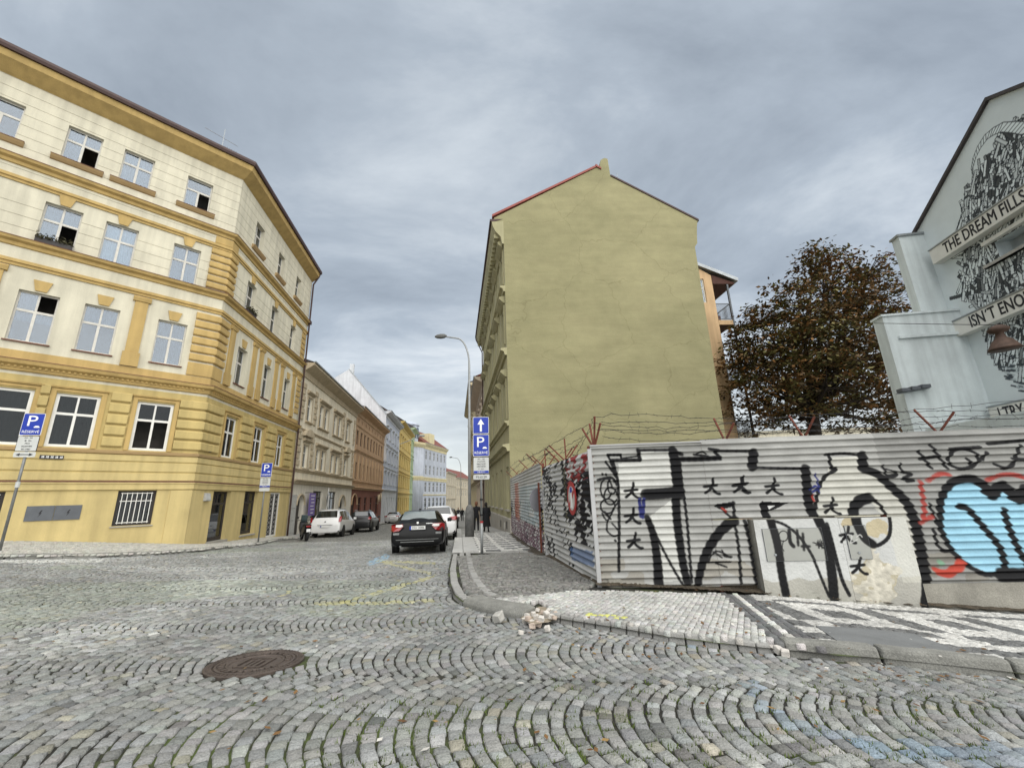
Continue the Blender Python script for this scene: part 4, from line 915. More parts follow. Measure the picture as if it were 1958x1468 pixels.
mat('l4_wall', (.44, .475, .55), **PL); mat('l4_gable', (.58, .60, .62), **PL); mat('l5_wall', (.56, .42, .15), **PL); mat('l6_wall', (.36, .44, .27), **PL); mat('l7_wall', (.41, .435, .485), **PL); mat('l7_cream', (.58, .51, .31), **PL); mat('l8_wall', (.42, .37, .28), **PL)
# cream house with quoins
u2 = [(12.5, 13.55), (15.4, 16.4), (16.8, 17.85), (19.5, 20.55), (21.0, 22.1), (24.0, 25.2)]
h2 = terrace('terrace_house', 'cream three storey house with rusticated quoins and arched window hoods beside the yellow corner house', FB, 11.0, 28.0, -2.2, 10.0, 'l2_wall',
    [(5.95, 7.75, u2, 'hood'), (2.48, 4.13, u2, 'hood'), (-2.3, .45, [(12.35, 13.75), (23.4, 25.5)], 'arch'), (-1.9, .85, [(15.7, 18.0), (19.7, 22.2)], 'shop')], [(2.35, .16, .25, 'l2_trim'), (1.6, .34, .35, 'l2_trim'), (5.25, .12, .2, 'l2_trim')], gf='l2_gf', gf_top=1.4, trim='l2_trim', corn=.75, corn_h=1.0, roof_h=2.4)
for a in (11.3, 14.1, 22.6, 27.0):
    for k in range(13):
        if k == 6: continue
        MB().box(FB, a, a + .62 - .14 * (k % 2), 0, .08, 2.55 + k * .47, 2.92 + k * .47).build('quoin_block', 'l2_trim', h2, bevel=.02)
for um in (13.0, 24.6):
    n = 8; MB().extr(FB, [(um - .95 * math.cos(math.pi * k / n), 4.75 + .55 * math.sin(math.pi * k / n)) for k in range(n + 1)], .0, .3).build('pediment', 'l2_trim', h2)
gate = bars(FB, [(11.15 + k * .1, 11.18 + k * .1, -2.2, .55) for k in range(12)] + [(11.12, 12.3, z, z + .05) for z in (-2.0, -1.2, -.4, .4)], -.02, .03, 'lattice_gate', 'grille_grey', h2)
mat('banner_purple', (.17, .12, .34), rough=.6, var=.06)
bn = empty('shop_banner', FB.P(14.7, .4, -.9), 'tall purple shop banner on the front of the cream house', 'banner')
MB().box(FB, 13.95, 15.35, .30, .33, -.98, .66).build('banner_cloth', 'banner_purple', bn)
for k in range(6): bars(FB, [(14.25 + .08 * (k % 3), 15.1 - .1 * (k % 2), .44 - k * .25, .50 - k * .25)], .331, .335, 'banner_text', 'letter_white', bn)
MB().tube([FB.P(13.9, .0, .7), FB.P(13.9, .32, .7), FB.P(15.4, .32, .7)], .02, 5).build('bracket', 'black_metal', bn)
st_ = empty('star_sign', FB.P(19.0, .3, .2), 'white star shaped shop sign hanging on the cream house', 'sign')
MB().extr(FB, [(18.9 + (.75 if k % 2 == 0 else .3) * math.sin(math.pi * k / 5) * .6, .2 + (.95 if k % 2 == 0 else .36) * math.cos(math.pi * k / 5)) for k in range(10)], .20, .26).build('star', 'letter_white', st_); MB().extr(FB, [(18.5, .15), (18.72, .9), (18.75, .2), (18.6, -.5)], .262, .27).build('star_patch', 'letter_black', st_)  # star with a flat black patch on its face
# orange brown house
h3 = terrace('terrace_house', 'orange brown house with tall pilasters and a dark red ground floor', FB, 28.05, 46.6, -2.7, 10.3, 'l3_wall',
    [(6.15, 7.75, even(28.2, 45.6, 9, 1.0), 'dark'), (2.38, 4.2, even(28.2, 46.3, 9, 1.05), 'dark'), (8.7, 9.1, even(28.2, 46.0, 9, .45), 'dark'), (-2.8, .62, [(28.3, 30.6)], 'arch'), (-1.9, .4, [(31.4, 33.0), (34.6, 36.2), (38.2, 39.8), (42, 44)], 'blind')],
    [(2.2, .14, .22, 'l3_trim'), (1.5, .3, .3, 'l3_trim'), (5.6, .16, .25, 'l3_trim'), (8.3, .1, .15, 'l3_trim')], gf='l3_gf', gf_top=1.38, trim='l3_trim', corn=.8, corn_h=.9, hoods=False, frame='dark_frame', roof='roof_tile', roof_h=2.4,
    pil=(2.3, 5.0, [(28.15 + k * 2.02, 28.6 + k * 2.02) for k in range(10)]))
sg = empty('shop_sign', FB.P(42, .6, .2), 'pale cream shop sign with rounded outline on the orange brown house', 'sign'); mat('sign_cream', (.6, .5, .33), rough=.6, var=.1)
c_ = FB.P(41.5, .6, .1)
for k, (du, dz, r_) in enumerate(((0, 0, .62), (1.3, .25, .62), (.6, .2, .5))): MB().lathe(FB.P(40.6 + du * 1.6, .55, .1 + dz), [(r_, -.04), (r_, .04)], 14, axis=FB.dir * .3 + FB.n).build('sign_disc', 'sign_cream', sg)
MB().tube([FB.P(40.7, 0, .5), FB.P(40.7, .6, .4)], .03, 5).build('bracket', 'black_metal', sg)
# pale blue house with the bare gable
h4 = terrace('terrace_house', 'pale blue grey house with a large bare white gable wall above its neighbours', FB, 46.65, 63.0, -3.2, 13.6, 'l4_wall',
    [(9.6, 11.2, even(47, 62.8, 5, 1.05), 'net'), (5.9, 7.5, even(47, 62.8, 5, 1.05), 'net'), (2.5, 4.1, even(47, 62.8, 5, 1.05), 'net'), (-2.2, .4, even(50, 62.8, 5, 1.1), 'dark')], [(1.6, .3, .3, 'l4_gable'), (8.6, .2, .25, 'l4_gable'), (5.0, .14, .2, 'l4_gable')], gf='l4_gable', gf_top=1.3, trim='l4_gable', corn=.8, corn_h=.9, depth=15, roof_h=.3)
q4 = FB.P(46.6, 0, 0); F4 = Frame(q4, AB - 180 + 90 + 0); F4 = Frame(q4, AB - 90)    # u towards the street, n towards the camera
MB().extr(F4, [F4.px(*p) for p in ((667, 706), (738, 792), (738, 880), (560, 880), (560, 770))], -.3, .0).build('gable_wall', 'l4_gable', h4)
MB().extr(F4, [F4.px(*p) for p in ((667, 703.5), (739, 790), (738, 792.5), (667, 706.2))], -.45, .06).build('verge', 'zinc', h4)
pk = F4.px(667, 706); ev = F4.px(738, 792)
mb = MB(); a_, b_ = F4.P(pk[0], -.3, pk[1]), F4.P(ev[0] + .2, -.3, ev[1]); mb.quad(a_, b_, b_ + FB.dir * 16, a_ + FB.dir * 16); mb.build('roof_slope', 'roof_dark', h4)
MB().box(FB, 47.5, 48.1, -6.2, -5.6, 14, pk[1] + 1.2).build('chimney', 'l4_gable', h4)
h5 = terrace('terrace_house', 'deep yellow house with ochre window hoods beyond the pale blue house', FB, 63.05, 84.0, -4, 14.9, 'l5_wall',
    [(10.4, 12.2, even(63.5, 83.5, 6, 1.1), 'hood'), (6.4, 8.3, even(63.5, 83.5, 6, 1.1), 'hood'), (2.4, 4.4, even(63.5, 83.5, 6, 1.1), 'hood'), (-2.2, .3, even(63.5, 83.5, 6, 1.2), 'dark')], [(1.3, .3, .3, 'l5_wall'), (5.4, .2, .25, 'l5_wall'), (9.3, .2, .25, 'l5_wall')], trim='l5_wall', corn=.9, corn_h=1.0, roof_h=4.5)
h6 = terrace('terrace_house', 'pale green house between the deep yellow house and the blue corner house', FB, 84.05, 97.5, -4.4, 17.0, 'l6_wall',
    [(11.6, 13.6, even(84.5, 97, 4, 1.1), 'hood'), (7.2, 9.2, even(84.5, 97, 4, 1.1), 'hood'), (2.6, 4.8, even(84.5, 97, 4, 1.1), 'hood'), (-2.6, .2, even(84.5, 97, 4, 1.3), 'dark')], [(1.3, .3, .3, 'l6_wall'), (6.2, .2, .25, 'l6_wall'), (10.4, .2, .25, 'l6_wall')], trim='l6_wall', corn=.9, corn_h=1.0, roof_h=4)
# blue corner house with a round bay and a turret, where the street bends
def at_y(px, py, yy):
    d = ray(px, py); return d * (yy / d[1])
pl7, pr7 = at_y(806, 960, 112), at_y(852.5, 960, 131)
F7 = Frame(pl7[:2], math.degrees(math.atan2(pr7[1] - pl7[1], pr7[0] - pl7[0]))); W7 = float(np.hypot(*(pr7 - pl7)[:2]))
zt7 = F7.px(853, 860)[1]
h7 = terrace('corner_house', 'pale blue house with yellow bands, rounded corner and a white roof turret at the bend', F7, 0, W7, -5, zt7, 'l7_wall',
    [(zt7 - 4.2, zt7 - 1.9, even(1.0, W7 - .3, 6, 1.2), 'plain'), (zt7 - 8.2, zt7 - 5.7, even(1.0, W7 - .3, 6, 1.2), 'plain'), (zt7 - 12.8, zt7 - 10.2, even(1.0, W7 - .3, 6, 1.5), 'plain'), (zt7 - 17.3, zt7 - 14.6, even(1.0, W7 - .3, 6, 1.5), 'plain'), (-2.2, .2, even(1.0, W7 - .3, 6, 1.5), 'plain')],
    [(zt7 - 8.9, .3, 1.0, 'l7_cream'), (zt7 - 13.4, .2, .3, 'l7_cream'), (zt7 - 18.0, .35, .6, 'l7_cream')], trim='l7_cream', corn=.7, corn_h=1.4, roof='roof_tile', roof_h=5, hoods=False, group='houses at the bend')
rb = 4.2; cb = F7.P(-1.5, -3.6, 0)
MB().lathe((cb[0], cb[1], 0), [(rb, -5.5), (rb, zt7 - 1.5)], 20).build('round_bay', 'l7_wall', h7, smooth=True)
for z, r_, h_ in ((zt7 - .2, rb + .5, 1.3), (zt7 - 8.9, rb + .18, 1.0), (zt7 - 18.0, rb + .22, .6)): MB().lathe((cb[0], cb[1], z - h_), [(rb + .02, 0), (r_, h_ * .6), (r_, h_), (rb, h_ + .1)], 20).build('bay_band', 'l7_cream', h7)
MB().lathe((cb[0], cb[1], zt7), [(2.6, 0), (2.6, 4.4), (2.9, 4.5), (2.9, 4.8), (1.3, 5.5), (.2, 5.8)], 14).build('turret', 'l4_wall', h7)
for k in range(5):
    th = R(-150 + k * 36); q = np.array([cb[0] + 2.62 * math.cos(th), cb[1] + 2.62 * math.sin(th), zt7 + 1]); Ft = Frame(q[:2], math.degrees(th) + 90); MB().extr(Ft, [(-.55, zt7 + 1), (.55, zt7 + 1), (.55, zt7 + 3.6), (.3, zt7 + 3.9), (-.3, zt7 + 3.9), (-.55, zt7 + 3.6)], -.1, .05).build('turret_window', 'glass_dark', h7)
MB().box(F7, 4.6, 8.2, -3, .1, zt7 + .1, zt7 + 3.2).build('dormer', 'l7_cream', h7)
# farther houses beyond the bend
p8a, p8b = at_y(853.5, 960, 150), at_y(871, 960, 175); F8 = Frame(p8a[:2], math.degrees(math.atan2((p8b - p8a)[1], (p8b - p8a)[0]))); W8 = float(np.hypot(*(p8b - p8a)[:2])); z8 = F8.px(856, 902)[1]
terrace('terrace_house', 'small beige house with arched windows at the far end of the street', F8, 0, W8, -6, z8, 'l8_wall', [(z8 - 3.8, z8 - 1.6, even(.5, W8 - .5, 5, 1.2), 'plain'), (z8 - 8.0, z8 - 5.2, even(.5, W8 - .5, 5, 1.3), 'plain'), (-3.5, -.8, even(.5, W8 - .5, 5, 1.3), 'plain')], [(z8 - 4.6, .2, .3, 'l8_wall'), (z8 - 9.2, .35, .5, 'l8_wall')], corn=.6, corn_h=.8, roof='roof_tile', roof_h=4.5, hoods=False, group='houses at the bend')
p9a, p9b = at_y(871.5, 960, 185), at_y(905, 960, 225); F9 = Frame(p9a[:2], math.degrees(math.atan2((p9b - p9a)[1], (p9b - p9a)[0]))); W9 = float(np.hypot(*(p9b - p9a)[:2])); z9 = F9.px(880, 914)[1]
terrace('terrace_house', 'faint tan row house closing the view down the street', F9, 0, W9, -7, z9, 'l8_wall', [(z9 - 3.6, z9 - 1.6, even(.5, W9 - .5, 9, 1.2), 'plain'), (z9 - 7.8, z9 - 5.2, even(.5, W9 - .5, 9, 1.3), 'plain')], [(z9 - 4.5, .2, .3, 'l8_wall')], corn=.6, corn_h=.8, roof='roof_tile', roof_h=4.5, hoods=False, group='houses at the bend')

# ------------------------------------------------------------------ green house on the right with the bare gable wall
def plaster_green():
    m = mat('green_plaster', (.285, .263, .145), rough=.9, var=.06, scale=1.4, bump=.5, bscale=14, streak=.0, fine=.05, fscale=40); nd, lk = m.node_tree.nodes, m.node_tree.links
    b = nd['Principled BSDF']; src = b.inputs['Base Color'].links[0].from_socket; geo = nd.new('ShaderNodeNewGeometry')
    n = nd.new('ShaderNodeTexNoise'); n.inputs['Scale'].default_value = .28; n.inputs['Detail'].default_value = 6; n.inputs['Roughness'].default_value = .55; n.inputs['Distortion'].default_value = .6; mp = nd.new('ShaderNodeMapping'); mp.inputs['Scale'].default_value = (.8, .8, 1.25); lk.new(geo.outputs['Position'], mp.inputs[0]); lk.new(mp.outputs[0], n.inputs['Vector'])
    r = nd.new('ShaderNodeValToRGB'); r.color_ramp.elements[0].position = .36; r.color_ramp.elements[0].color = (.90, .91, .90, 1); r.color_ramp.elements[1].position = .62; r.color_ramp.elements[1].color = (1.08, 1.08, 1.09, 1); lk.new(n.outputs['Fac'], r.inputs[0])
    mx = nd.new('ShaderNodeMix'); mx.data_type = 'RGBA'; mx.blend_type = 'MULTIPLY'; mx.inputs[0].default_value = 1; lk.new(src, mx.inputs[6]); lk.new(r.outputs[0], mx.inputs[7]); 
    mp2 = nd.new('ShaderNodeMapping'); mp2.inputs['Scale'].default_value = (.35, .35, 2.2); lk.new(geo.outputs['Position'], mp2.inputs[0])
    n2_ = nd.new('ShaderNodeTexNoise'); n2_.inputs['Scale'].default_value = 1.1; n2_.inputs['Detail'].default_value = 9; n2_.inputs['Roughness'].default_value = .68; lk.new(mp2.outputs[0], n2_.inputs['Vector'])
    r2_ = nd.new('ShaderNodeValToRGB'); r2_.color_ramp.elements[0].position = .38; r2_.color_ramp.elements[0].color = (.80, .78, .76, 1); r2_.color_ramp.elements[1].position = .60; r2_.color_ramp.elements[1].color = (1.12, 1.12, 1.10, 1); lk.new(n2_.outputs['Fac'], r2_.inputs[0])
    mx2 = nd.new('ShaderNodeMix'); mx2.data_type = 'RGBA'; mx2.blend_type = 'MULTIPLY'; mx2.inputs[0].default_value = .3; lk.new(mx.outputs[2], mx2.inputs[6]); lk.new(r2_.outputs[0], mx2.inputs[7])
    nw = nd.new('ShaderNodeTexNoise'); nw.inputs['Scale'].default_value = 1.2; nw.inputs['Detail'].default_value = 5; lk.new(geo.outputs['Position'], nw.inputs['Vector']); av = nd.new('ShaderNodeVectorMath'); av.operation = 'ADD'; lk.new(geo.outputs['Position'], av.inputs[0]); lk.new(nw.outputs['Color'], av.inputs[1])
    vo = nd.new('ShaderNodeTexVoronoi'); vo.feature = 'DISTANCE_TO_EDGE'; vo.inputs['Scale'].default_value = .22; lk.new(av.outputs[0], vo.inputs['Vector'])
    rc = nd.new('ShaderNodeValToRGB'); rc.color_ramp.elements[0].position = .0; rc.color_ramp.elements[0].color = (.72, .70, .66, 1); rc.color_ramp.elements[1].position = .006; rc.color_ramp.elements[1].color = (1, 1, 1, 1); lk.new(vo.outputs['Distance'], rc.inputs[0])
    mx3 = nd.new('ShaderNodeMix'); mx3.data_type = 'RGBA'; mx3.blend_type = 'MULTIPLY'; mx3.inputs[0].default_value = .7; lk.new(mx2.outputs[2], mx3.inputs[6]); lk.new(rc.outputs[0], mx3.inputs[7]); lk.new(mx3.outputs[2], b.inputs['Base Color'])
plaster_green()
mat('green_trim', (.36, .335, .20), **PL); mat('verge_red', (.26, .06, .045), rough=.5, var=.15, scale=3)
FGs = Frame(GC, 98.0, flip=True); FGg = Frame(GC, 4.0)
GH = empty('gable_house', (GC[0] + 6, GC[1] + 5, -2), 'olive green four storey house with a huge bare gable wall', 'house')
GL = 21.0
gu = [(.75 + 3.3 * k, 1.95 + 3.3 * k) for k in range(6)]
grow = [(13.3, 15.7), (9.2, 11.7), (4.45, 6.8), (-.72, 1.7)]
wall_mesh(FGs, 0, GL, -2.9, 17.0, [(a, b, *r_) for r_ in grow for a, b in gu], rev=.25).build('street_wall', 'green_trim', GH)
for r_, (z0, z1) in enumerate(grow):
    for a, b in gu:
        w = window(FGs, a, b, z0, z1, GH, d=-.18, curtain=('curtain_white', 0, .72, None) if r_ == 3 else ('curtain', 0, 1, None), fw=.09)
        if r_ == 3: strip(FGs, [(0, z0 - .02), (.14, z0 - .04), (.14, z0 - .12), (0, z0 - .12)], a - .12, b + .12, 'sill', 'stone_grey', w)
        else:
            bars(FGs, [(a - .22, a - .02, z0, z1 + .2), (b + .02, b + .22, z0, z1 + .2)], 0, .08, 'surround', 'green_trim', w); strip(FGs, [(0, z1 + .22), (.10, z1 + .24), (.38, z1 + .50), (.38, z1 + .62), (0, z1 + .72)], a - .4, b + .4, 'hood', 'green_trim', w)
for z, d_, h in ((2.9, .40, .40), (4.25, .26, .28), (8.75, .38, .45), (12.95, .34, .4)): strip(FGs, [(0, z - h), (d_ * .35, z - h), (d_ * .5, z - h * .5), (d_, z - h * .3), (d_, z - .03), (0, z + .03)], 0, GL, 'string_course', 'green_trim', GH)
strip(FGs, [(0, -2.9), (.10, -2.9), (.10, -1.25), (0, -1.2)], 0, GL, 'plinth', 'stone_grey', GH)
strip(FGs, [(0, 16.0), (.12, 16.0), (.2, 16.5), (.55, 16.9), (.72, 17.3), (.78, 17.6), (0, 17.7)], 0, GL, 'eaves_cornice', 'green_trim', GH); strip(FGs, [(.70, 17.602), (.9, 17.64), (.9, 17.8), (0, 17.86)], .0, GL, 'gutter', 'brown_metal', GH)
for k in range(38): MB().box(FGs, .25 + k * .55, .5 + k * .55, .3, .62, 16.55, 16.86).build('bracket', 'green_trim', GH)
MB().box(FGs, .3, GL - .1, -1.3, -1.2, -2.6, 16.5).build('interior', 'interior', GH)  # dark sheet in place of unlit rooms
gab = [(0, -2.9), (12.93, -3.4), (12.93, 15.9), (13.15, 16.2), (13.18, 16.6), (13.3, 17.45), (13.42, 17.95), (7.62, 21.45), (7.55, 22.95), (7.32, 23.02), (7.05, 22.85), (6.9, 22.18), (6.75, 22.22), (-.6, 17.95), (-.72, 17.55), (-.35, 16.95), (-.12, 16.3), (0, 15.9)]
cv = Canvas(FGg, -.8, 13.5, -3.4, 23.1, .25)
MB().extr(FGg, gab, -.45, 0).build('gable_wall', 'green_plaster', GH)
MB().extr(FGg, [(-.75, 18.0), (6.75, 22.24), (6.75, 22.40), (-.75, 18.16)], -.6, .07).build('verge', 'verge_red', GH); MB().extr(FGg, [(7.64, 21.47), (13.5, 17.93), (13.5, 18.06), (7.64, 21.60)], -.6, .05).build('verge', 'brown_metal', GH); MB().extr(FGg, [(6.6, 22.26), (7.0, 22.0), (7.0, 22.12), (6.62, 22.42)], -.5, .09).build('verge', 'verge_red', GH)
mb = MB(); a_, b_, c_ = FGg.P(-.75, -.3, 18.05), FGg.P(6.75, -.3, 22.3), FGg.P(13.45, -.3, 18.0); sdv = np.array([*(sd * 20.5), 0])
MB().quad(a_, b_, b_ + sdv, a_ + sdv).build('roof_slope', 'roof_tile', GH); MB().quad(b_, c_, c_ + sdv, b_ + sdv).build('roof_slope', 'roof_tile', GH)
e_ = FGg.P(12.9, -.4, 0); MB().quad((e_[0], e_[1], -3.4), (e_[0] + sdv[0], e_[1] + sdv[1], -3.4), (e_[0] + sdv[0], e_[1] + sdv[1], 17.8), (e_[0], e_[1], 17.8)).build('rear_wall', 'green_plaster', GH)
mb = MB(); mb.tube([FGs.P(GL - .1, .85, 17.6), FGs.P(GL - .1, .8, 17.3), FGs.P(GL - .1, .12, 15.8), FGs.P(GL - .1, .12, -2)], .06, 8); mb.build('downpipe', 'brown_metal', GH, smooth=True)
for u, z in ((1.2, -1.9), (4.5, -2.0)): MB().box(FGs, u, u + .35, .10, .12, z + .1, z + .5).build('cellar_vent', 'dark_frame', GH)
MB().lathe(FGs.P(2.6, .10, -1.75), [(.24, 0), (.24, .02)], 14, axis=FGs.n).build('pale_patch', 'aged_white', GH)
MB().tube([FGg.P(8.1, .02, 21.2), FGg.P(8.1, .02, 21.75)], .015, 5).build('lightning_rod', 'zinc', GH)
# houses beyond it on the right
mat('r2_wall', (.50, .42, .33), **PL); mat('r3_wall', (.50, .43, .28), **PL)
terrace('terrace_house', 'pinkish beige house with a stepped cornice and white shopfront next to the green house', FGs, GL + .05, 38, -2.8, 13.0, 'r2_wall', [(8.6, 10.4, even(21.5, 37.5, 5, 1.2), 'hood'), (4.4, 6.4, even(21.5, 37.5, 5, 1.2), 'hood'), (-1.9, 1.2, even(21.5, 37.5, 4, 2.0), 'blind')], [(2.4, .5, .4, 'r2_wall'), (7.6, .3, .3, 'r2_wall')], corn=1.0, corn_h=1.1, roof='roof_tile', group='houses on the right side of the street')
terrace('terrace_house', 'tall pale yellow house far along the right side of the street', FGs, 38.05, 66, -3.6, 17.0, 'r3_wall', [(12, 14, even(38.5, 65.5, 8, 1.2), 'hood'), (7.8, 9.9, even(38.5, 65.5, 8, 1.2), 'hood'), (3.8, 5.8, even(38.5, 65.5, 8, 1.2), 'hood'), (-2.3, .8, even(38.5, 65.5, 8, 1.5), 'dark')], [(2.2, .4, .4, 'r3_wall'), (6.8, .3, .3, 'r3_wall'), (11, .3, .3, 'r3_wall')], corn=1.1, corn_h=1.1, group='houses on the right side of the street')

# ------------------------------------------------------------------ orange rear wing with balconies
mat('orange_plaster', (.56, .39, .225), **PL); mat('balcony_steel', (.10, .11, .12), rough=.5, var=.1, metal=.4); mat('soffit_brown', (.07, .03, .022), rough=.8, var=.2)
FN = Frame((-.25, 28.0), 4.0)
AN = empty('rear_wing', FN.P(15, 0, -3.2), 'orange plastered rear wing with balconies and a lean-to roof behind the green gable', 'house')
wall_mesh(FN, 12.6, 15.95, -3.6, 16.05, [(14.55, 15.30, 13.75, 15.75)], rev=.15).build('wall', 'orange_plaster', AN); window(FN, 14.55, 15.30, 13.75, 15.75, AN, d=-.1, fw=.09, split=False, curtain=('interior', 0, 1, None))  # dark sheet behind the pane stands for an unlit room
MB().extr(FN, [(12.6, 16.051), (15.95, 16.051), (14.9, 16.75), (12.6, 17.9)], -.02, 0).build('gable_top', 'orange_plaster', AN)
e0 = FN.P(15.95, 0, 0); dn = -FN.n
MB().quad((*e0[:2], -3.6), (*(e0 + dn * 14)[:2], -3.6), (*(e0 + dn * 14)[:2], 16.0), (*e0[:2], 16.0)).build('side_wall', 'orange_plaster', AN)
strip(FN, [(0, 7.2), (.05, 7.2), (.05, 7.34), (0, 7.36)], 12.7, 15.95, 'string_course', 'orange_plaster', AN)
mb = MB(); rp = [(12.6, 18.05), (17.95, 15.72), (17.9, 15.45), (12.6, 17.8)]; MB().extr(FN, rp, -14, .25).build('roof', 'zinc', AN)
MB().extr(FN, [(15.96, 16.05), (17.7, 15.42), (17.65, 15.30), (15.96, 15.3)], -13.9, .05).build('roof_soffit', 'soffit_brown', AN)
for kz, z in enumerate((12.3, 7.65, 3.3)):
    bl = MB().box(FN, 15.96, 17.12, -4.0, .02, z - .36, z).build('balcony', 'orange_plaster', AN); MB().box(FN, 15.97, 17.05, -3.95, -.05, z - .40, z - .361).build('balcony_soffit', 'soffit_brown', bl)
    [bars(FN, [r_], -.04, .0, 'railing', 'balcony_steel', bl) for r_ in ((15.97, 17.1, z + 1.32, z + 1.38), (15.97, 17.1, z + .08, z + .12))]
    for k in range(14): MB().box(FN, 16.0 + k * .082, 16.02 + k * .082, -.03, -.01, z + .1, z + 1.33).build('baluster', 'balcony_steel', bl)
    mb = MB()
    for k in range(26): mb.box(FN, 17.06, 17.08, -.1 - k * .15, -.08 - k * .15, z + .05, z + 1.33)
    mb.box(FN, 17.05, 17.1, -3.9, -.05, z + 1.331, z + 1.39); mb.build('side_railing', 'balcony_steel', bl)
MB().box(FN, 17.06, 17.18, -.1, .03, -3.6, 15.4).build('balcony_post', 'balcony_steel', AN); MB().box(FN, 17.06, 17.18, -3.9, -3.78, -3.6, 15.4).build('balcony_post', 'balcony_steel', AN)
ptl = MB(); ptl.lathe(FN.P(16.25, -.5, 12.305), [(.14, 0), (.2, .5), (.05, .55)], 10); o = ptl.build('plant_pot', 'roof_tile', None); tag(o, 'red flower pot on the upper balcony of the orange rear wing', 'flower pot')
# cream block far behind the chestnut
mat('far_cream', (.62, .58, .46), **PL)
FBk = Frame((4, 62), -2); terrace('apartment_block', 'pale cream block glimpsed through the autumn chestnut tree', FBk, 10, 50, -4, 8.0, 'far_cream', [(5.0, 6.8, even(11, 49, 11, 1.3), 'plain'), (1.3, 3.1, even(11, 49, 11, 1.3), 'plain')], [], corn=.5, hoods=False, roof='roof_dark', roof_h=.4, group='buildings behind the fence')

# ------------------------------------------------------------------ mural house on the right
mat('mural_blue', (.60, .65, .65), **PL); mat('mural_paint', attr='tint', rough=.85, var=.05, scale=1.2, bump=.2, bscale=40, fine=.05); mat('mural_banner', (.66, .645, .59), rough=.7, var=.07, scale=2)
FM = Frame((17.99, 15.5), 81.6, flip=True)      # u away from the camera, outward to the left
MU = empty('mural_house', FM.P(-3, 0, -2.8), 'pale blue house with a black and white beast mural and three lettered ledges', 'house')
blue = np.array((.60, .65, .65)); cvM = Canvas(FM, -8.2, 1.0, -3.2, 13.3, .022, .022, blue)
mp_ = lambda pts: [FM.px(*p) for p in pts]
zA = lambda a, b: (1640 + a * .2384, 150 + b * .2384)
zB = lambda a, b: (1640 + a * .2384, 480 + b * .2384)
body = [[zA(*p) for p in ((1700, 150), (1400, 300), (1240, 430), (1130, 520), (1100, 600), (1030, 700), (940, 810), (890, 910), (850, 1010), (820, 1170), (1000, 1140), (1400, 1000), (1800, 600))],
    [zA(*p) for p in ((1750, 900), (1330, 1040), (1100, 1160), (900, 1250), (860, 1330), (830, 1468), (830, 1560), (850, 1740), (960, 1830), (1330, 1730), (1800, 1500))],
    [zB(*p) for p in ((1040, 560), (1020, 640), (1060, 760), (1120, 860), (1200, 920), (1330, 930), (1800, 900), (1800, 350), (1330, 480))]]
rm = np.random.default_rng(12)
INK = np.array((.025, .03, .035))
for bi, poly in enumerate(body):
    P = mp_(poly); A_ = np.array(P)
    inner = [tuple(np.array(p) * .97 + A_.mean(0) * .03) for p in P]
    cvM.fill([tuple(np.array(p) * .94 + A_.mean(0) * .06) for p in P], INK)
    n = (820, 560, 330)[bi]
    pts = []
    while len(pts) < n:
        q = (rm.uniform(A_[:, 0].min(), min(A_[:, 0].max(), 1)), rm.uniform(A_[:, 1].min(), A_[:, 1].max()))
        if q[0] > -7.8 and inside(np.array([q[0]]), np.array([q[1]]), P)[0]: pts.append(q)
    pts.sort(key=lambda q: q[1])
    for q in pts:
        big_ = rm.random() < .25; L = rm.uniform(.35, .85) if not big_ else rm.uniform(.7, 1.4); w = rm.uniform(.05, .11)
        th = R(rm.normal(66, 13)) if rm.random() < (.8 if bi != 1 else .6) else R(rm.uniform(0, 180))     # planks hang down and away
        d_ = np.array([-math.cos(th), math.sin(th)]) * L / 2; a_, b_ = np.array(q) - d_, np.array(q) + d_
        v = rm.choice([.68, .55, .40, .2, .06], p=[.48, .16, .08, .08, .20]); c_ = np.array((.93, 1, 1.0)) * v
        
        tv = (b_ - a_) / L; nv = np.array([-tv[1], tv[0]])
        for ww, ex, cc_ in ((w + .05, .025, INK), (w, 0., c_)): cvM.fill([a_ - tv * ex - nv * ww / 2, b_ + tv * ex - nv * ww / 2, b_ + tv * ex + nv * ww / 2, a_ - tv * ex + nv * ww / 2], cc_)
# broken bits and the sweeping ribbed horn
hn = mp_([zA(*p) for p in ((1330, 400), (1250, 392), (1160, 392), (1090, 425), (1030, 470), (975, 550), (935, 640), (918, 720), (925, 790))])
cvM.stroke(hn, .42, INK, edge=.02, w1=.05); cvM.stroke(hn, .34, blue * 1.12, edge=.02, w1=.015)
for k in range(22):
    t = k / 22 * (len(hn) - 1); i = int(t); q = np.array(hn[i]) * (1 - t + i) + np.array(hn[i + 1]) * (t - i); tg = np.array(hn[i + 1]) - np.array(hn[i]); tg /= np.linalg.norm(tg); nr = np.array([-tg[1], tg[0]]); hw = .17 * (1 - t / 8.6)
    cvM.stroke([q + nr * hw - tg * .06, q - nr * hw + tg * .08], .028, INK, edge=.02)
for c_, r_ in ((zB(1255, 940), .28), (zB(1240, 1010), .2), (zB(1325, 1075), .2)):
    u_, z_ = FM.px(*c_)
    for k in range(14): a_ = rm.normal(0, r_ * .5, 2); cvM.stroke([(u_ + a_[0], z_ + a_[1]), (u_ + a_[0] + .12, z_ + a_[1] + .06)], .06, INK * 2 if k % 3 else (.4, .45, .46), edge=.02)
gM = [(-8.2, -3.2), (1.0, -3.2), (1.0, 10.55), (-3.6, 13.22), (-8.2, 10.55)]
wu0, wz1 = FM.px(1889, 560)[0], FM.px(1889, 566)[1]
wq0, wq1 = FM.px(1912, 493), FM.px(1904, 462); whole = (-6.0, wq0[0], wq0[1], wq1[1]); print('hole', whole)
cvMk = lambda U, Z: inside(U, Z, gM) & ~((U > whole[0]) & (U < whole[1]) & (Z > whole[2]) & (Z < whole[3]))
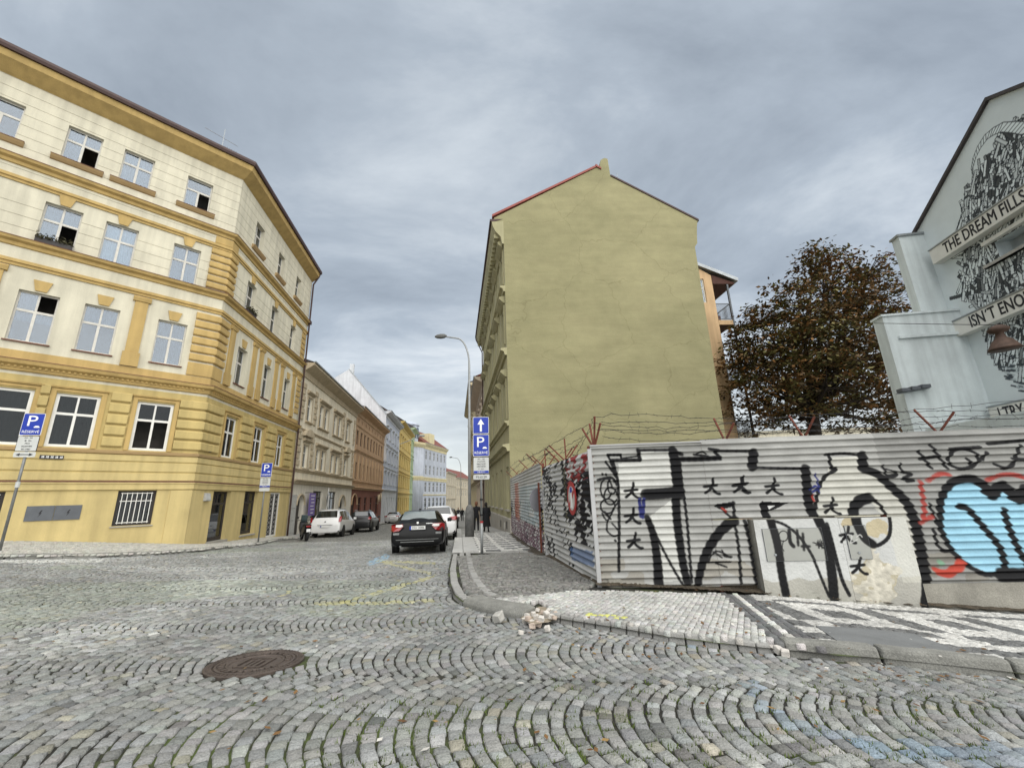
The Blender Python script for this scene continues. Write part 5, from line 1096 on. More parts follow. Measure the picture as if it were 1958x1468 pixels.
link('mural_wall', cvM.mesh('mural_wall', keep=cvMk), MU, 'mural_paint')
for r_ in ((whole[0] - .02, whole[0], whole[2], whole[3]), (whole[1], whole[1] + .02, whole[2], whole[3]), (whole[0], whole[1], whole[3], whole[3] + .02), (whole[0], whole[1], whole[2] - .02, whole[2])): bars(FM, [r_], -.5, -.001, 'window_reveal', 'mural_blue', MU); MB().box(FM, whole[0], whole[1], -.62, -.5, whole[2], whole[3]).build('window_reveal', 'mural_blue', MU); window(FM, whole[0] + .1, whole[1] - .75, whole[2] + .05, whole[3] - .02, MU, d=-.42, fm='dark_frame', glass='glass_dark', curtain=('interior', 0, 1, None)); strip(FM, [(0, whole[2] - .02), (.16, whole[2] - .05), (.16, whole[2] - .16), (0, whole[2] - .16)], whole[0] - .6, whole[1] + .5, 'window_ledge', 'mural_banner', MU)
strip(FM, [(0, whole[3] + .03), (.16, whole[3] + .03), (.16, whole[3] + .16), (0, whole[3] + .18)], whole[0] - .6, whole[1] + .3, 'window_ledge', 'mural_banner', MU)
MB().extr(FM, [(-3.6, 13.22), (1.15, 10.46), (1.2, 10.56), (-3.6, 13.36), (-8.4, 10.56), (-8.35, 10.46)], -.6, .12).build('verge', 'roof_dark', MU)
MB().quad(FM.P(-3.6, -.3, 13.3), FM.P(1.15, -.3, 10.5), FM.P(1.15, -9, 10.5), FM.P(-3.6, -9, 13.3)).build('roof_slope', 'roof_dark', MU); MB().quad(FM.P(-3.6, -.3, 13.3), FM.P(-8.35, -.3, 10.5), FM.P(-8.35, -9, 10.5), FM.P(-3.6, -9, 13.3)).build('roof_slope', 'roof_dark', MU)
MB().quad(FM.P(-8.2, 0, -3.3), FM.P(-8.2, -9, -3.3), FM.P(-8.2, -9, 10.6), FM.P(-8.2, 0, 10.6)).build('front_wall', 'mural_blue', MU)
# lettered ledges
FM2 = Frame(FM.P(0, .342, 0)[:2], 81.6, flip=True)
for txt, mark, p_a, p_b, p_c, size in (('THE DREAM FILLS', 'THE DREAM', (1801, 466), (1902, 405), (1776, 481), .62), ("ISN´T ENOUGH", "ISN´T", (1852, 612), (1901, 593), (1821, 616), .62), ('I TRY', 'I TRY', (1908, 789), (1956, 780), (1888, 780), .62)):
    u1_, z1 = FM2.px(*p_c); z0 = z1 - .62
    u_t, u_e = FM2.px(*p_a)[0], FM2.px(*p_b)[0]; tm_ = text_mesh(mark, size, .003, 'LEFT', .016); xs_ = [v.co.x for v in tm_.vertices]; st_x = min(1.15, max(.6, (u_t - u_e) / (max(xs_) - min(xs_)))); bpy.data.meshes.remove(tm_)
    lb = MB().box(FM, -8.2, u1_, .002, .34, z0, z1).build('lettered_ledge', 'mural_banner', MU, bevel=.01)
    MB().box(FM, -8.2, u1_ + .02, .002, .37, z1 + .002, z1 + .05).build('ledge_flashing', 'zinc', lb)
    put_text(txt, FM, u_t, .342, (z0 + z1) / 2, size, 'letter_black', lb, align='LEFT', stretch=st_x, bold=.016)
# stepped side wing at the far end
def wing(px_corner, px_left, top_y, fu, zt_):
    pass
N1 = Frame(FM.P(.42, 0, 0)[:2], -8.4)         # faces the camera; u to the right, negative = left
u1l = N1.px(1717.5, 453)[0]; z1t = N1.px(1717.5, 453)[1]
def back_depth(N_, ul, px):
    for k in range(400):
        x_, _ = proj(N_.P(ul, -k * .01, N_.px(px, 500)[1] * 0 + 5.0)); 
        if x_ < px + (proj(N_.P(ul, 0, 5.0))[0] - proj(N_.P(ul, 0, z1t))[0]): return k * .01
    return 1.0
D1 = back_depth(N1, u1l, 1702.5)
w1 = MB().box(N1, u1l, 0, -D1, 0, 5, z1t).build('wing_upper', 'mural_blue', MU); MB().box(N1, u1l - .06, .02, -D1 - .05, .06, z1t + .002, z1t + .10).build('coping', 'zinc', w1)
N2 = Frame(FM.P(0, 0, 0)[:2], -8.4); u2l = N2.px(1686.5, 606)[0]; z2t = N2.px(1686.5, 606)[1]; zl = N2.px(1700, 647)[1]
D2 = D1 * 1.15 + .1
w2 = MB().box(N2, u2l, -.001, -D2, 0, -3.4, z2t).build('wing_lower', 'mural_blue', MU); MB().box(N2, u2l - .06, .0, -D2 - .05, .06, z2t + .002, z2t + .09).build('coping', 'mural_blue', w2); MB().box(N2, u2l + .35, -.05, .0, .10, zl - .06, zl + .05).build('ledge', 'mural_blue', w2)
lt = MB().box(N2, -2.6, 3, .3, 4.5, -3.3, N2.px(1760, 795)[1] - .55).build('lean_to', 'mural_blue', MU)
fl = empty('floodlight', N2.P(u2l + .3, .2, 3.1), 'small floodlight panel bracketed to the corner of the mural house', 'floodlight')
q = N2.px(1712, 752)
for k in range(3): MB().box(N2, u2l - .25 + k * .36, u2l + .05 + k * .36, .03, .33, q[1] + k * .05, q[1] + .13 + k * .05).build('lamp_head', 'utility_grey', fl, bevel=.01)
MB().tube([N2.P(u2l - .3, .06, q[1] - .04), N2.P(u2l + .9, .06, q[1] + .12)], .025, 5).build('bracket', 'zinc', fl)
# hanging lamp on a wire across the yard
pe = FM.P(-1.15, 1.3, 0); z_l = FM.px(1912, 660)[1]
d_ = ray(1912, 640); pe = d_ * (11.5 / d_[1]); d2 = ray(1920, 668); zb_ = (d2 * (11.5 / d2[1]))[2]; mat('rust_lamp', (.075, .045, .032), rough=.7, var=.35, scale=8)
hl = empty('hanging_lamp', pe, 'rusty bell shaped lamp hanging on a wire in front of the mural', 'lamp')
hh = pe[2] - zb_; MB().lathe((pe[0], pe[1], zb_), [(.36, 0), (.34, .04), (.22, .26), (.12, .36), (.09, .5), (.2, .54), (.24, .62), (.14, .72), (.03, .76)], 16).build('shade', 'rust_lamp', hl, smooth=True)
wr = [ray(1672, 618) * (16 / ray(1672, 618)[1]), np.array([pe[0], pe[1], zb_ + .76]), FM.P(-7, .2, zb_ + 1.0)]
MB().tube(wr, .012, 5).build('span_wire', 'black_metal', hl)
# ================================================================== FENCE OF CORRUGATED SHEETS
PIT = .1165
def corr(U, Z):
    t = (-(Z - .9) / PIT) % 1.0
    return np.where(t < .80, .050 * (t / .80) ** 1.5, .050 * (1 - (t - .80) / .20)) + .004 * np.sin(U * 2.1)
mat('sheet_paint', attr='tint', rough=.6, var=.12, scale=2.2, bump=.12, bscale=30, fine=.06, fscale=50, spec=.18, metal=.0)
mat('sheet_back', (.4, .4, .4), rough=.6, var=.1); mat('rust_iron', (.15, .045, .028), rough=.8, var=.3, scale=9, bump=.3, bscale=60); mat('concrete', (.30, .285, .245), rough=.9, var=.2, scale=2.5, bump=.4, bscale=40, fine=.15, fscale=60, streak=.15)
def sub(cv, u0, u1, z0, z1):
    a, b = np.searchsorted(cv.u, [u0 - 1e-6, u1 + 1e-6]); c, e = np.searchsorted(cv.z, [z0 - 1e-6, z1 + 1e-6]); n = Canvas.__new__(Canvas)
    n.F = cv.F; n.u = cv.u[a:b]; n.z = cv.z[c:e]; n.U = cv.U[c:e, a:b]; n.Z = cv.Z[c:e, a:b]; n.c = cv.c[c:e, a:b]; return n
FE = empty('corrugated_fence', (*FC, -1.5), 'tall corrugated metal fence covered in graffiti with rusty barbed wire arms', 'fence')
z6 = lambda a, b: (960 + a * .2725, 760 + b * .2725)
z7 = lambda a, b: (1400 + a * .2862, 780 + b * .2862)
BLK, NAVY, RED, LBL = (.004, .004, .005), (.02, .025, .12), (.30, .035, .025), (.28, .50, .62)
cv = Canvas(FF, -.02, 12.0, -1.60, .90, .0135, PIT / 10, (.36, .36, .35))
grd = vnoise(cv.U, cv.Z, 1.3, 31)[..., None]; dirt = vnoise(cv.U, cv.Z * 3, .22, 32)[..., None]
cv.c *= (.80 + .25 * grd) * (.86 + .2 * dirt); cv.c *= np.where(cv.U > 5.0, .78, 1.0)[..., None] * np.array([1, .995, .97])
cv.c = np.where((cv.Z < -1.1)[..., None] & (vnoise(cv.U, cv.Z * 2, .3, 33) > .62)[..., None], cv.c * np.array([.84, .80, .74]), cv.c)
def paint_px(c_, F, pts, z, w, colr, w1=None, a=1., k=.0035):
    P = [F.px(*z(*p)) for p in pts]
    # smooth the hand-drawn line
    Q = []
    for i in range(len(P) - 1):
        p0, p1, p2, p3 = (np.array(P[max(i - 1, 0)]), np.array(P[i]), np.array(P[i + 1]), np.array(P[min(i + 2, len(P) - 1)]))
        for t in (0, .25, .5, .75): Q.append(tuple(.5 * ((2 * p1) + (-p0 + p2) * t + (2 * p0 - 5 * p1 + 4 * p2 - p3) * t * t + (-p0 + 3 * p1 - 3 * p2 + p3) * t ** 3)))
    Q.append(P[-1]); c_.stroke(Q, w * k, colr, a * .96, .022 if w > 18 else .013, None if w1 is None else w1 * k)
def fill_px(c_, F, pts, z, colr, a=1.): c_.fill([F.px(*z(*p)) for p in pts], colr, a)
HAN = [[(-52, 5), (-10, 0), (38, -6)], [(10, -52), (4, -10), (-12, 22), (-42, 48)], [(-4, 0), (12, 30), (40, 52), (58, 54)]]
def graffiti(c_, F):
    # pale fields of the letters
    fill_px(c_, F, [(815, 460), (960, 450), (970, 385), (1180, 380), (1200, 560), (1245, 900), (1290, 1280), (1110, 1290), (1060, 960), (1010, 850), (1220, 690), (820, 700)], z6, (.62, .62, .58), .6)
    fill_px(c_, F, [(660, 330), (860, 320), (900, 420), (1050, 540), (1180, 680), (1230, 900), (1260, 1150), (1110, 1160), (1030, 880), (1020, 760), (900, 600), (780, 700), (560, 740), (570, 560), (620, 460)], z7, (.56, .55, .48), .55)
    # blue bubble
    fill_px(c_, F, [(1388, 660), (1410, 580), (1450, 525), (1520, 488), (1600, 490), (1660, 520), (1720, 580), (1790, 535), (1840, 560), (1890, 610), (1950, 560), (2100, 520), (2300, 600), (2350, 800), (2300, 1000), (2100, 1090), (1800, 1100), (1690, 1100), (1560, 1030), (1460, 930), (1400, 810)], z7, LBL)
    P_ = lambda pts, w, colr=BLK, w1=None, a=1., z=z6: paint_px(c_, F, pts, z, w, colr, w1, a)
    P_([(775, 440), (805, 560), (815, 640), (820, 900), (818, 1060), (818, 1215)], 15)
    P_([(738, 402), (830, 402)], 14); P_([(765, 440), (965, 438)], 18); P_([(740, 402), (760, 450), (790, 540)], 12); P_([(830, 402), (840, 440)], 12); P_([(952, 368), (965, 438)], 20); P_([(950, 370), (1190, 368)], 15); P_([(850, 425), (960, 410)], 9)
    P_([(1195, 372), (1212, 470), (1222, 560), (1240, 680)], 48, w1=52); P_([(1215, 690), (1225, 860), (1245, 1020), (1270, 1180), (1298, 1300)], 44, w1=36)
    P_([(1245, 450), (1262, 620), (1275, 700), (1298, 900), (1310, 1060), (1328, 1290)], 14)
    P_([(1205, 432), (1350, 432), (1520, 424)], 26); P_([(1190, 378), (1260, 398)], 20); P_([(1345, 400), (1440, 412)], 13); P_([(1450, 362), (1515, 372)], 18); P_([(1490, 380), (1530, 430)], 18); P_([(1360, 395), (1400, 380), (1430, 395)], 8)
    P_([(1005, 678), (1120, 672), (1245, 660)], 54); P_([(1015, 840), (1050, 930), (1075, 1050), (1090, 1180), (1096, 1305)], 30, w1=48); P_([(1040, 880), (1130, 1070), (1200, 1200), (1268, 1315)], 13)
    P_([(1625, 862), (1560, 905), (1490, 985), (1430, 1090), (1395, 1190), (1368, 1315)], 50, w1=34)
    fill_px(c_, F, [(1485, 760), (1500, 745), (1625, 728), (1622, 762), (1560, 778), (1545, 795)], z6, BLK); P_([(1618, 735), (1628, 862)], 16); P_([(1545, 785), (1580, 820), (1625, 862)], 12); P_([(1540, 775), (1570, 800)], 10, RED)
    P_([(1625, 862), (1650, 1010), (1664, 1150), (1672, 1300)], 15); P_([(1700, 868), (1735, 1000), (1755, 1130), (1785, 1310)], 22)
    for cx_, cy_ in ((910, 650), (912, 826), (925, 1000), (1468, 620), (1668, 614)):
        for s_ in HAN: P_([(cx_ + x_, cy_ + y_) for x_, y_ in s_], 13)
    P_([(962, 715), (966, 770), (972, 832)], 17, NAVY); P_([(992, 712), (990, 770), (984, 838)], 17, NAVY)
    r = np.random.default_rng(5)
    P_([(725, 450), (760, 500), (800, 560)], 12); P_([(670, 578), (760, 560), (790, 590)], 14)
    for lx, ly, rx, ry in ((730, 640, 40, 70), (760, 690, 45, 60), (740, 760, 50, 50), (770, 620, 30, 55)):
        P_([(lx + rx * math.cos(t), ly + ry * math.sin(t)) for t in np.linspace(.4, 6.2, 12)], 8)
    P_([(700, 790), (760, 850), (720, 800)], 9); P_([(700, 810), (740, 860), (790, 760), (820, 740)], 9); P_([(740, 860), (735, 930), (780, 970), (815, 960)], 9); P_([(770, 880), (810, 925)], 8); P_([(700, 535), (706, 540)], 10); P_([(725, 537), (731, 543)], 10); P_([(790, 1000), (795, 1003)], 10)
    P_([(1440, 1150), (1500, 1075), (1600, 1120)], 9); P_([(1480, 1080), (1540, 1120)], 8); P_([(1540, 1070), (1560, 1110), (1610, 1115)], 9); P_([(1430, 1155), (1520, 1150), (1600, 1150)], 9); P_([(1500, 1160), (1570, 1185)], 9)
    # letters of the right hand half
    P_([(-80, 286), (130, 290)], 14, z=z7); P_([(138, 300), (128, 392)], 48, z=z7); P_([(128, 396), (300, 402), (485, 404)], 15, z=z7)
    P_([(482, 405), (492, 520), (505, 640), (545, 745), (590, 840), (612, 960), (632, 1100), (645, 1255)], 46, w1=44, z=z7)
    P_([(600, 770), (635, 900), (660, 1000), (700, 1140), (745, 1235)], 18, z=z7)
    P_([(615, 312), (740, 304), (862, 318)], 14, z=z7); P_([(640, 320), (655, 400), (688, 408), (610, 460), (570, 540), (552, 640), (540, 740)], 17, z=z7)
    P_([(862, 318), (866, 405)], 48, z=z7); P_([(862, 405), (950, 435), (1050, 520), (1150, 620), (1200, 720), (1235, 850), (1262, 1000), (1282, 1160), (1262, 1300)], 40, w1=56, z=z7); P_([(1265, 1150), (1268, 1300)], 50, z=z7)
    P_([(905, 600), (835, 625), (800, 690), (805, 770), (850, 860), (910, 905)], 52, w1=40, z=z7); P_([(870, 600), (950, 620), (1005, 690), (1025, 780), (1010, 860), (940, 912), (890, 895)], 17, z=z7)
    fill_px(c_, F, [(178, 632), (190, 622), (372, 632), (300, 665), (235, 690), (222, 740), (195, 735)], z7, BLK); fill_px(c_, F, [(230, 650), (290, 648), (235, 675)], z7, (.55, .55, .53))
    P_([(215, 700), (245, 800), (275, 920), (300, 1080), (330, 1235)], 38, z=z7); P_([(235, 745), (330, 780), (420, 860), (500, 980), (560, 1120), (612, 1245)], 14, z=z7)
    for cx_, cy_ in ((60, 508), (268, 520), (655, 650), (735, 840), (815, 1045)):
        for s_ in HAN: P_([(cx_ + x_, cy_ + y_) for x_, y_ in s_], 13, z=z7)
    P_([(545, 440), (560, 480), (575, 560)], 9, NAVY, z=z7); P_([(515, 545), (545, 520), (560, 540), (530, 560)], 10, NAVY, z=z7); P_([(530, 580), (535, 620)], 9, RED, z=z7)
    P_([(1000, 385), (1030, 450), (1098, 440), (1060, 462), (1000, 455)], 12, z=z7); P_([(1010, 405), (1095, 430)], 10, z=z7); P_([(1115, 372), (1128, 425), (1195, 440), (1130, 470), (1210, 482), (1160, 490)], 13, z=z7)
    for pts in ([(1238, 290), (1280, 350), (1322, 400)], [(1318, 248), (1370, 320), (1425, 402)], [(1250, 340), (1360, 322)], [(1430, 350), (1465, 290), (1540, 272), (1610, 300), (1635, 350), (1580, 395), (1500, 404), (1440, 370)], [(1655, 345), (1690, 298)], [(1745, 375), (1810, 402), (1870, 370), (1885, 320)], [(1880, 345), (1912, 252)], [(1860, 340), (1960, 345)], [(1700, 240), (1960, 215)], [(1440, 275), (1640, 262)], [(1560, 340), (1590, 380)]): P_(pts, 17, z=z7)
    P_([(1380, 690), (1385, 620), (1430, 525), (1510, 478), (1600, 476), (1670, 515), (1725, 560), (1800, 520), (1885, 595), (1950, 545)], 30, w1=56, z=z7); P_([(1430, 500), (1540, 462), (1640, 480)], 16, z=z7); P_([(1690, 545), (1730, 575)], 60, z=z7); P_([(1860, 580), (1905, 605)], 56, z=z7)
    P_([(1388, 660), (1385, 790), (1420, 880), (1480, 975), (1560, 1045), (1680, 1108), (1790, 1095)], 28, w1=20, z=z7); P_([(1340, 810), (1360, 900), (1400, 950), (1450, 950)], 16, z=z7); P_([(1785, 1112), (1880, 1112), (2200, 1112)], 62, z=z7)
    P_([(1505, 655), (1560, 670), (1620, 735), (1690, 820), (1750, 890), (1790, 960), (1815, 1070)], 30, z=z7); P_([(1805, 680), (1825, 760), (1860, 850), (1905, 950), (1960, 1040)], 30, z=z7); P_([(1310, 640), (1345, 730), (1370, 790)], 15, z=z7)
    P_([(1250, 490), (1265, 580), (1278, 690), (1268, 740)], 22, RED, a=.75, z=z7); P_([(1300, 485), (1380, 440), (1440, 445)], 22, RED, a=.7, z=z7); P_([(1255, 765), (1330, 722)], 20, RED, a=.8, z=z7); P_([(1690, 482), (1780, 448), (1870, 445), (1955, 470)], 20, RED, a=.8, z=z7)
    P_([(1345, 1075), (1390, 1098), (1450, 1098), (1520, 1040)], 22, (.4, .05, .03), w1=46, a=.9, z=z7); P_([(1380, 1030), (1390, 1036)], 24, (.16, .3, .2), a=.6, z=z7)
graffiti(cv, FF)
U1, U2 = 2.02, 4.90
def sheet(u0, u1, z0, z1, dz=0., c_=cv, nm='corrugated_sheet', f=corr):
    s_ = sub(c_, u0, u1, z0, z1); o = link(nm, s_.mesh(nm, lambda U, Z: f(U, Z) + dz, smooth=False), FE, 'sheet_paint'); return o
sheet(-.02, 2.0, -1.57, .845, .0); sheet(1.98, 4.92, -.50, .90, .006); sheet(1.98, 2.60, -1.56, -.50, .007); sheet(4.90, 8.2, -1.585, .90, .002); sheet(8.18, 12, -1.585, .90, .008)
bars(FF, [(-.02, 2.0, .846, .872)], .0, .05, 'sheet_cap', 'sheet_back', FE)
# side lengths
def side_canvas(F, u0, u1, z0, z1, seed, far):
    c_ = Canvas(F, u0, u1, z0, z1, .022, PIT / 6, (.50, .50, .49)); N1_ = vnoise(c_.U, c_.Z, .22, seed); N2_ = vnoise(c_.U + 3, c_.Z * 2.4, .13, seed + 1); N3_ = vnoise(c_.U, c_.Z, .9, seed + 2)
    c_.c *= (.8 + .3 * N3_)[..., None]
    m = ((N1_ * .6 + N2_ * .55 + (N3_ - .5) * .5) > .62)
    if far: m &= (c_.Z < -.2)
    else: m &= ~((c_.Z > .42) & (c_.U < 1.6)) & ~((c_.Z < -.95) & (c_.U < 1.7))
    c_.c[m] = np.array(BLK) * 2
    if far:
        m = (np.abs(c_.U - 7.5 - .3 * N1_ * 4) < .9) & (c_.Z > -1.1) & (c_.Z < .6); c_.c[m] = c_.c[m] * .35 + np.array((.42, .11, .05)) * .65
        m = (c_.U > 1.2) & (c_.U < 6.5) & (c_.Z > -.95) & (c_.Z < .35) & (N1_ > .22); c_.c[m] = c_.c[m] * .35 + .65 * np.array((.36, .44, .48)) * (.8 + .4 * N3_[m])[:, None]
        m = (c_.Z < -1.0) & (N2_ > .45); c_.c[m] = np.array((.17, .10, .13))
    else:
        m = (c_.Z > .32 - .1 * c_.U) & (c_.U < 1.9) & (N2_ > .60) & (c_.U > .15); c_.c[m] = np.array((.26, .035, .035))
        m = (np.abs(c_.Z + 1.12 + .06 * c_.U) < .13) & (c_.U < 1.9) & (c_.U > .25); c_.c[m] = c_.c[m] * .3 + np.array((.05, .12, .28)) * .7
    return c_
cs1 = side_canvas(FS, .05, 4.5, -1.50, .78, 41, False); cs2 = side_canvas(FS2, .35, 11.7, -1.85, .95, 51, True)
for a, b in ((.05, 2.05), (2.03, 4.1), (4.08, 4.5)): sheet(a, b, -1.50, .78, .004 * (a > 2), cs1)
for a, b in ((.35, 3.6), (3.58, 7.4), (7.38, 11.7)): sheet(a, b, -1.85, .95, .004 * (a > 2), cs2)
for F, us, z0, z1 in ((FF, (-.03, 2.0, 4.9, 7.6, 10.4), -2.6, .86), (FS, (.02, 2.05, 4.47), -1.9, .76), (FS2, (.4, 3.6, 7.4, 11.5), -2.2, .92)):
    for u in us: MB().box(F, u - .03, u + .03, -.09, -.02, z0, z1).build('fence_post', 'rust_iron', FE)
MB().box(FF, -.07, .0, -.02, .05, -1.85, .80).build('corner_post', 'sheet_back', FE)
MB().box(FS, 4.44, 4.56, -.05, .05, -2.1, .55).build('fence_post', 'sheet_back', FE)
mb = MB(); mb.box(FF, 4.96, 12, -.12, .028, -3.0, -1.575); mb.build('plinth', 'concrete', FE); MB().box(FF, .25, 2.6, -.14, -.05, -2.6, -1.565).build('plinth', 'earth', FE); MB().box(FF, .12, .34, -.1, .03, -1.72, -1.42).build('plinth_block', 'concrete', FE)
# arms and wires
def arm(p, q, r=.018): return MB().tube([p, q], r, 5).build('wire_arm', 'rust_iron', FE)
tips = []
def bracket(F, base_px, tip_pxs, zt_, d=-.05):
    u, z = F.px(*base_px); b = F.P(u, d, zt_ - .05); out = []
    for tp in tip_pxs:
        uu, zz = F.px(*tp); s_ = 1 if uu > u else -1; t_ = F.P(u + (uu - u) * .55, d + s_ * .22 * (1 if abs(uu - u) > .04 else 0), zz); arm(b, t_, .02); out.append(t_)
    return out
b1 = bracket(FF, (1136, 847), [(1128, 806), (1137, 799), (1156, 811), (1102, 816)], .86); b2 = bracket(FF, (1388, 838), [(1372, 795), (1405, 811)], .90); b3 = bracket(FF, (1540, 832), [(1520, 790), (1556, 800)], .9); b4 = bracket(FF, (1798, 822), [(1762, 778), (1822, 790)], .9)
b5 = [FF.P(10.4, -.25, 1.35), FF.P(10.4, .2, 1.35)]; [arm(FF.P(10.4, -.05, .85), t_) for t_ in b5]
def side_bracket(F, u, zt_, vert=True):
    b = F.P(u, -.05, zt_ - .05); o = []
    for dd_, h in ((.34, .34), (-.34, .34)): t_ = F.P(u, dd_, zt_ + h); arm(b, t_); o.append(t_)
    if vert: arm(b, F.P(u + .05, -.05, zt_ + .5)); o.append(F.P(u + .05, -.05, zt_ + .5))
    return o
sb = [side_bracket(FS, 2.05, .78), side_bracket(FS, 2.5, .76, False), side_bracket(FS, 4.4, .76), side_bracket(FS2, 1.2, .95, False), side_bracket(FS2, 3.6, .95, False), side_bracket(FS2, 7.4, .95, False), side_bracket(FS2, 10.4, .95, False)]
rw = np.random.default_rng(3)
def wire(p, q, sag=.06, loops=False):
    n = 14; pts = []
    for k in range(n + 1):
        t = k / n; pt = np.array(p) * (1 - t) + np.array(q) * t; pt = pt + np.array([0, 0, -sag * 4 * t * (1 - t)]) + rw.normal(0, .012, 3); pts.append(pt)
    mb_ = MB(); mb_.tube(pts, .0045, 4)
    for k in range(1, n):       # barbs
        if k % 1 == 0: d_ = rw.normal(0, .025, 3); mb_.tube([pts[k] - d_, pts[k] + d_], .003, 3)
    mb_.build('barbed_wire', 'black_metal', FE)
allb = [b1, b2, b3, b4, b5]
for a_, b_ in zip(allb[:-1], allb[1:]):
    for i in range(2):
        for f_ in (1.0, .62, .3): pa, pb = a_[-1 - i] if len(a_) == 2 else a_[(1, 2)[i]], b_[min(i, len(b_) - 1)]; wire(np.array(pa) - np.array([0, 0, (1 - f_) * .35]), np.array(pb) - np.array([0, 0, (1 - f_) * .35]), rw.uniform(-.06, .12))
chain = [b1] + sb
for a_, b_ in zip(chain[:-1], chain[1:]):
    for i in range(2):
        for f_ in (1.0, .5): wire(np.array(a_[i]) - np.array([0, 0, (1 - f_) * .3]), np.array(b_[i]) - np.array([0, 0, (1 - f_) * .3]), rw.uniform(-.03, .1))
# ------------------------------------------------------------------ utility cabinets built into the fence
mat('cabinet_paint', attr='tint', rough=.85, var=.08, scale=3, bump=.5, bscale=25, fine=.08)
def cabinet(label, pxs, d1, peel):
    P = [FF.px(*p) for p in pxs]; u0, u1 = min(p[0] for p in P), max(p[0] for p in P); zt_ = max(p[1] for p in P); zb_ = -2.3
    root = empty('utility_cabinet', FF.P((u0 + u1) / 2, .05, zb_ + .5), label, 'utility cabinet', 'cabinets in the fence')
    c_ = Canvas(FF, u0, u1, zb_, zt_, .012, .012, (.52, .525, .51)); c_.c *= (.86 + .22 * vnoise(c_.U, c_.Z, .5, 61))[..., None]
    low_ = (c_.Z < -1.45 + .1 * (vnoise(c_.U, c_.Z, .2, 62) - .5)); c_.c[low_] *= np.array((.75, .72, .66))
    if peel:
        n_ = vnoise(c_.U, c_.Z, .28, 63) * .6 + vnoise(c_.U, c_.Z, .09, 64) * .4; pc = FF.px(1665, 1105)
        m = (np.hypot((c_.U - pc[0]) / .42, (c_.Z - pc[1]) / .36) + (n_ - .5) * 1.6 < .95); c_.c[m] = np.array((.54, .51, .43)) * (.75 + .5 * vnoise(c_.U, c_.Z, .06, 65)[m])[:, None]
        m2 = m & (n_ > .5); c_.c[m2] = np.array((.43, .39, .29))
        pc = FF.px(1668, 1005); m = (np.hypot((c_.U - pc[0]) / .2, (c_.Z - pc[1]) / .12) + (n_ - .5) * 1.6 < .9); c_.c[m] = np.array((.46, .40, .27))
        pc = FF.px(1618, 1000); m = (np.hypot((c_.U - pc[0]) / .16, (c_.Z - pc[1]) / .09) + (n_ - .5) * 1.6 < .8); c_.c[m] = np.array((.42, .36, .24))
    graffiti(c_, FF)
    link('cabinet_front', c_.mesh('cabinet_front', lambda U, Z: np.full(U.shape, d1) + .004 * vnoise(U, Z, .1, 66)), root, 'cabinet_paint')
    MB().box(FF, u0 + .002, u1 - .002, -.25, d1 - .004, zb_, zt_ - .003).build('cabinet_body', 'concrete', root)
    return root, d1
mat('cabinet_door', attr='tint', rough=.5, var=.06, spec=.4, metal=.2)
def cab_door(root, d1, pxs, tags):
    P = [FF.px(*p) for p in pxs]; u0, u1, z0, z1 = min(p[0] for p in P), max(p[0] for p in P), min(p[1] for p in P), max(p[1] for p in P)
    c_ = Canvas(FF, u0, u1, z0, z1, .009, .009, (.33, .335, .31)); graffiti(c_, FF)
    for pts, w, cl in tags: paint_px(c_, FF, pts, lambda a, b: (1538 + a * .2145, 980 + b * .2145), w, cl, k=.002)
    o = link('cabinet_door', c_.mesh('cabinet_door', lambda U, Z: np.full(U.shape, d1 + .018)), root, 'cabinet_door')
    MB().box(FF, u0 - .004, u1 + .004, d1 - .02, d1 + .0165, z0 - .004, z1 + .004).build('door_frame', 'utility_grey', o)
    MB().lathe(FF.P(u0 + .14 if tags else u1 - .08, d1 + .019, z0 + .1), [(.02, 0), (.02, .012)], 8, axis=FF.n).build('lock', 'zinc', o)
c1, dd1 = cabinet('whitewashed utility cabinet with a wide grey tagged metal door', [(1433, 993), (1592, 993)], .13, False)
zq = lambda a, b: (a, b)
cab_door(c1, dd1, [(1449, 1010), (1572, 1068)], [([(-230 + 40 * math.cos(t), 200 + 45 * math.sin(t)) for t in np.linspace(0, 6.3, 9)], 7, BLK), ([(-230, 240), (-240, 300), (-225, 330)], 7, BLK), ([(-180, 150), (-170, 250), (-140, 290)], 30, BLK), ([(-110, 150), (-100, 280)], 22, BLK), ([(-60, 180), (-50, 320)], 22, BLK), ([(-70, 290), (0, 290)], 20, BLK)] + [([(20 + 90 * a_, 220 + 60 * b_), (60 + 90 * b_, 260 + 50 * c_)], 8, BLK) for a_, b_, c_ in np.random.default_rng(4).random((12, 3))])
c2, dd2 = cabinet('whitewashed utility cabinet with peeling plaster and a small square metal door', [(1594, 990), (1722, 990)], .10, True)
cab_door(c2, dd2, [(1605, 1004), (1659, 1066)], [([(340, 190), (380, 200), (370, 260), (430, 230)], 5, (.55, .55, .53)), ([(420, 210), (450, 190), (470, 210)], 5, (.55, .55, .53))])
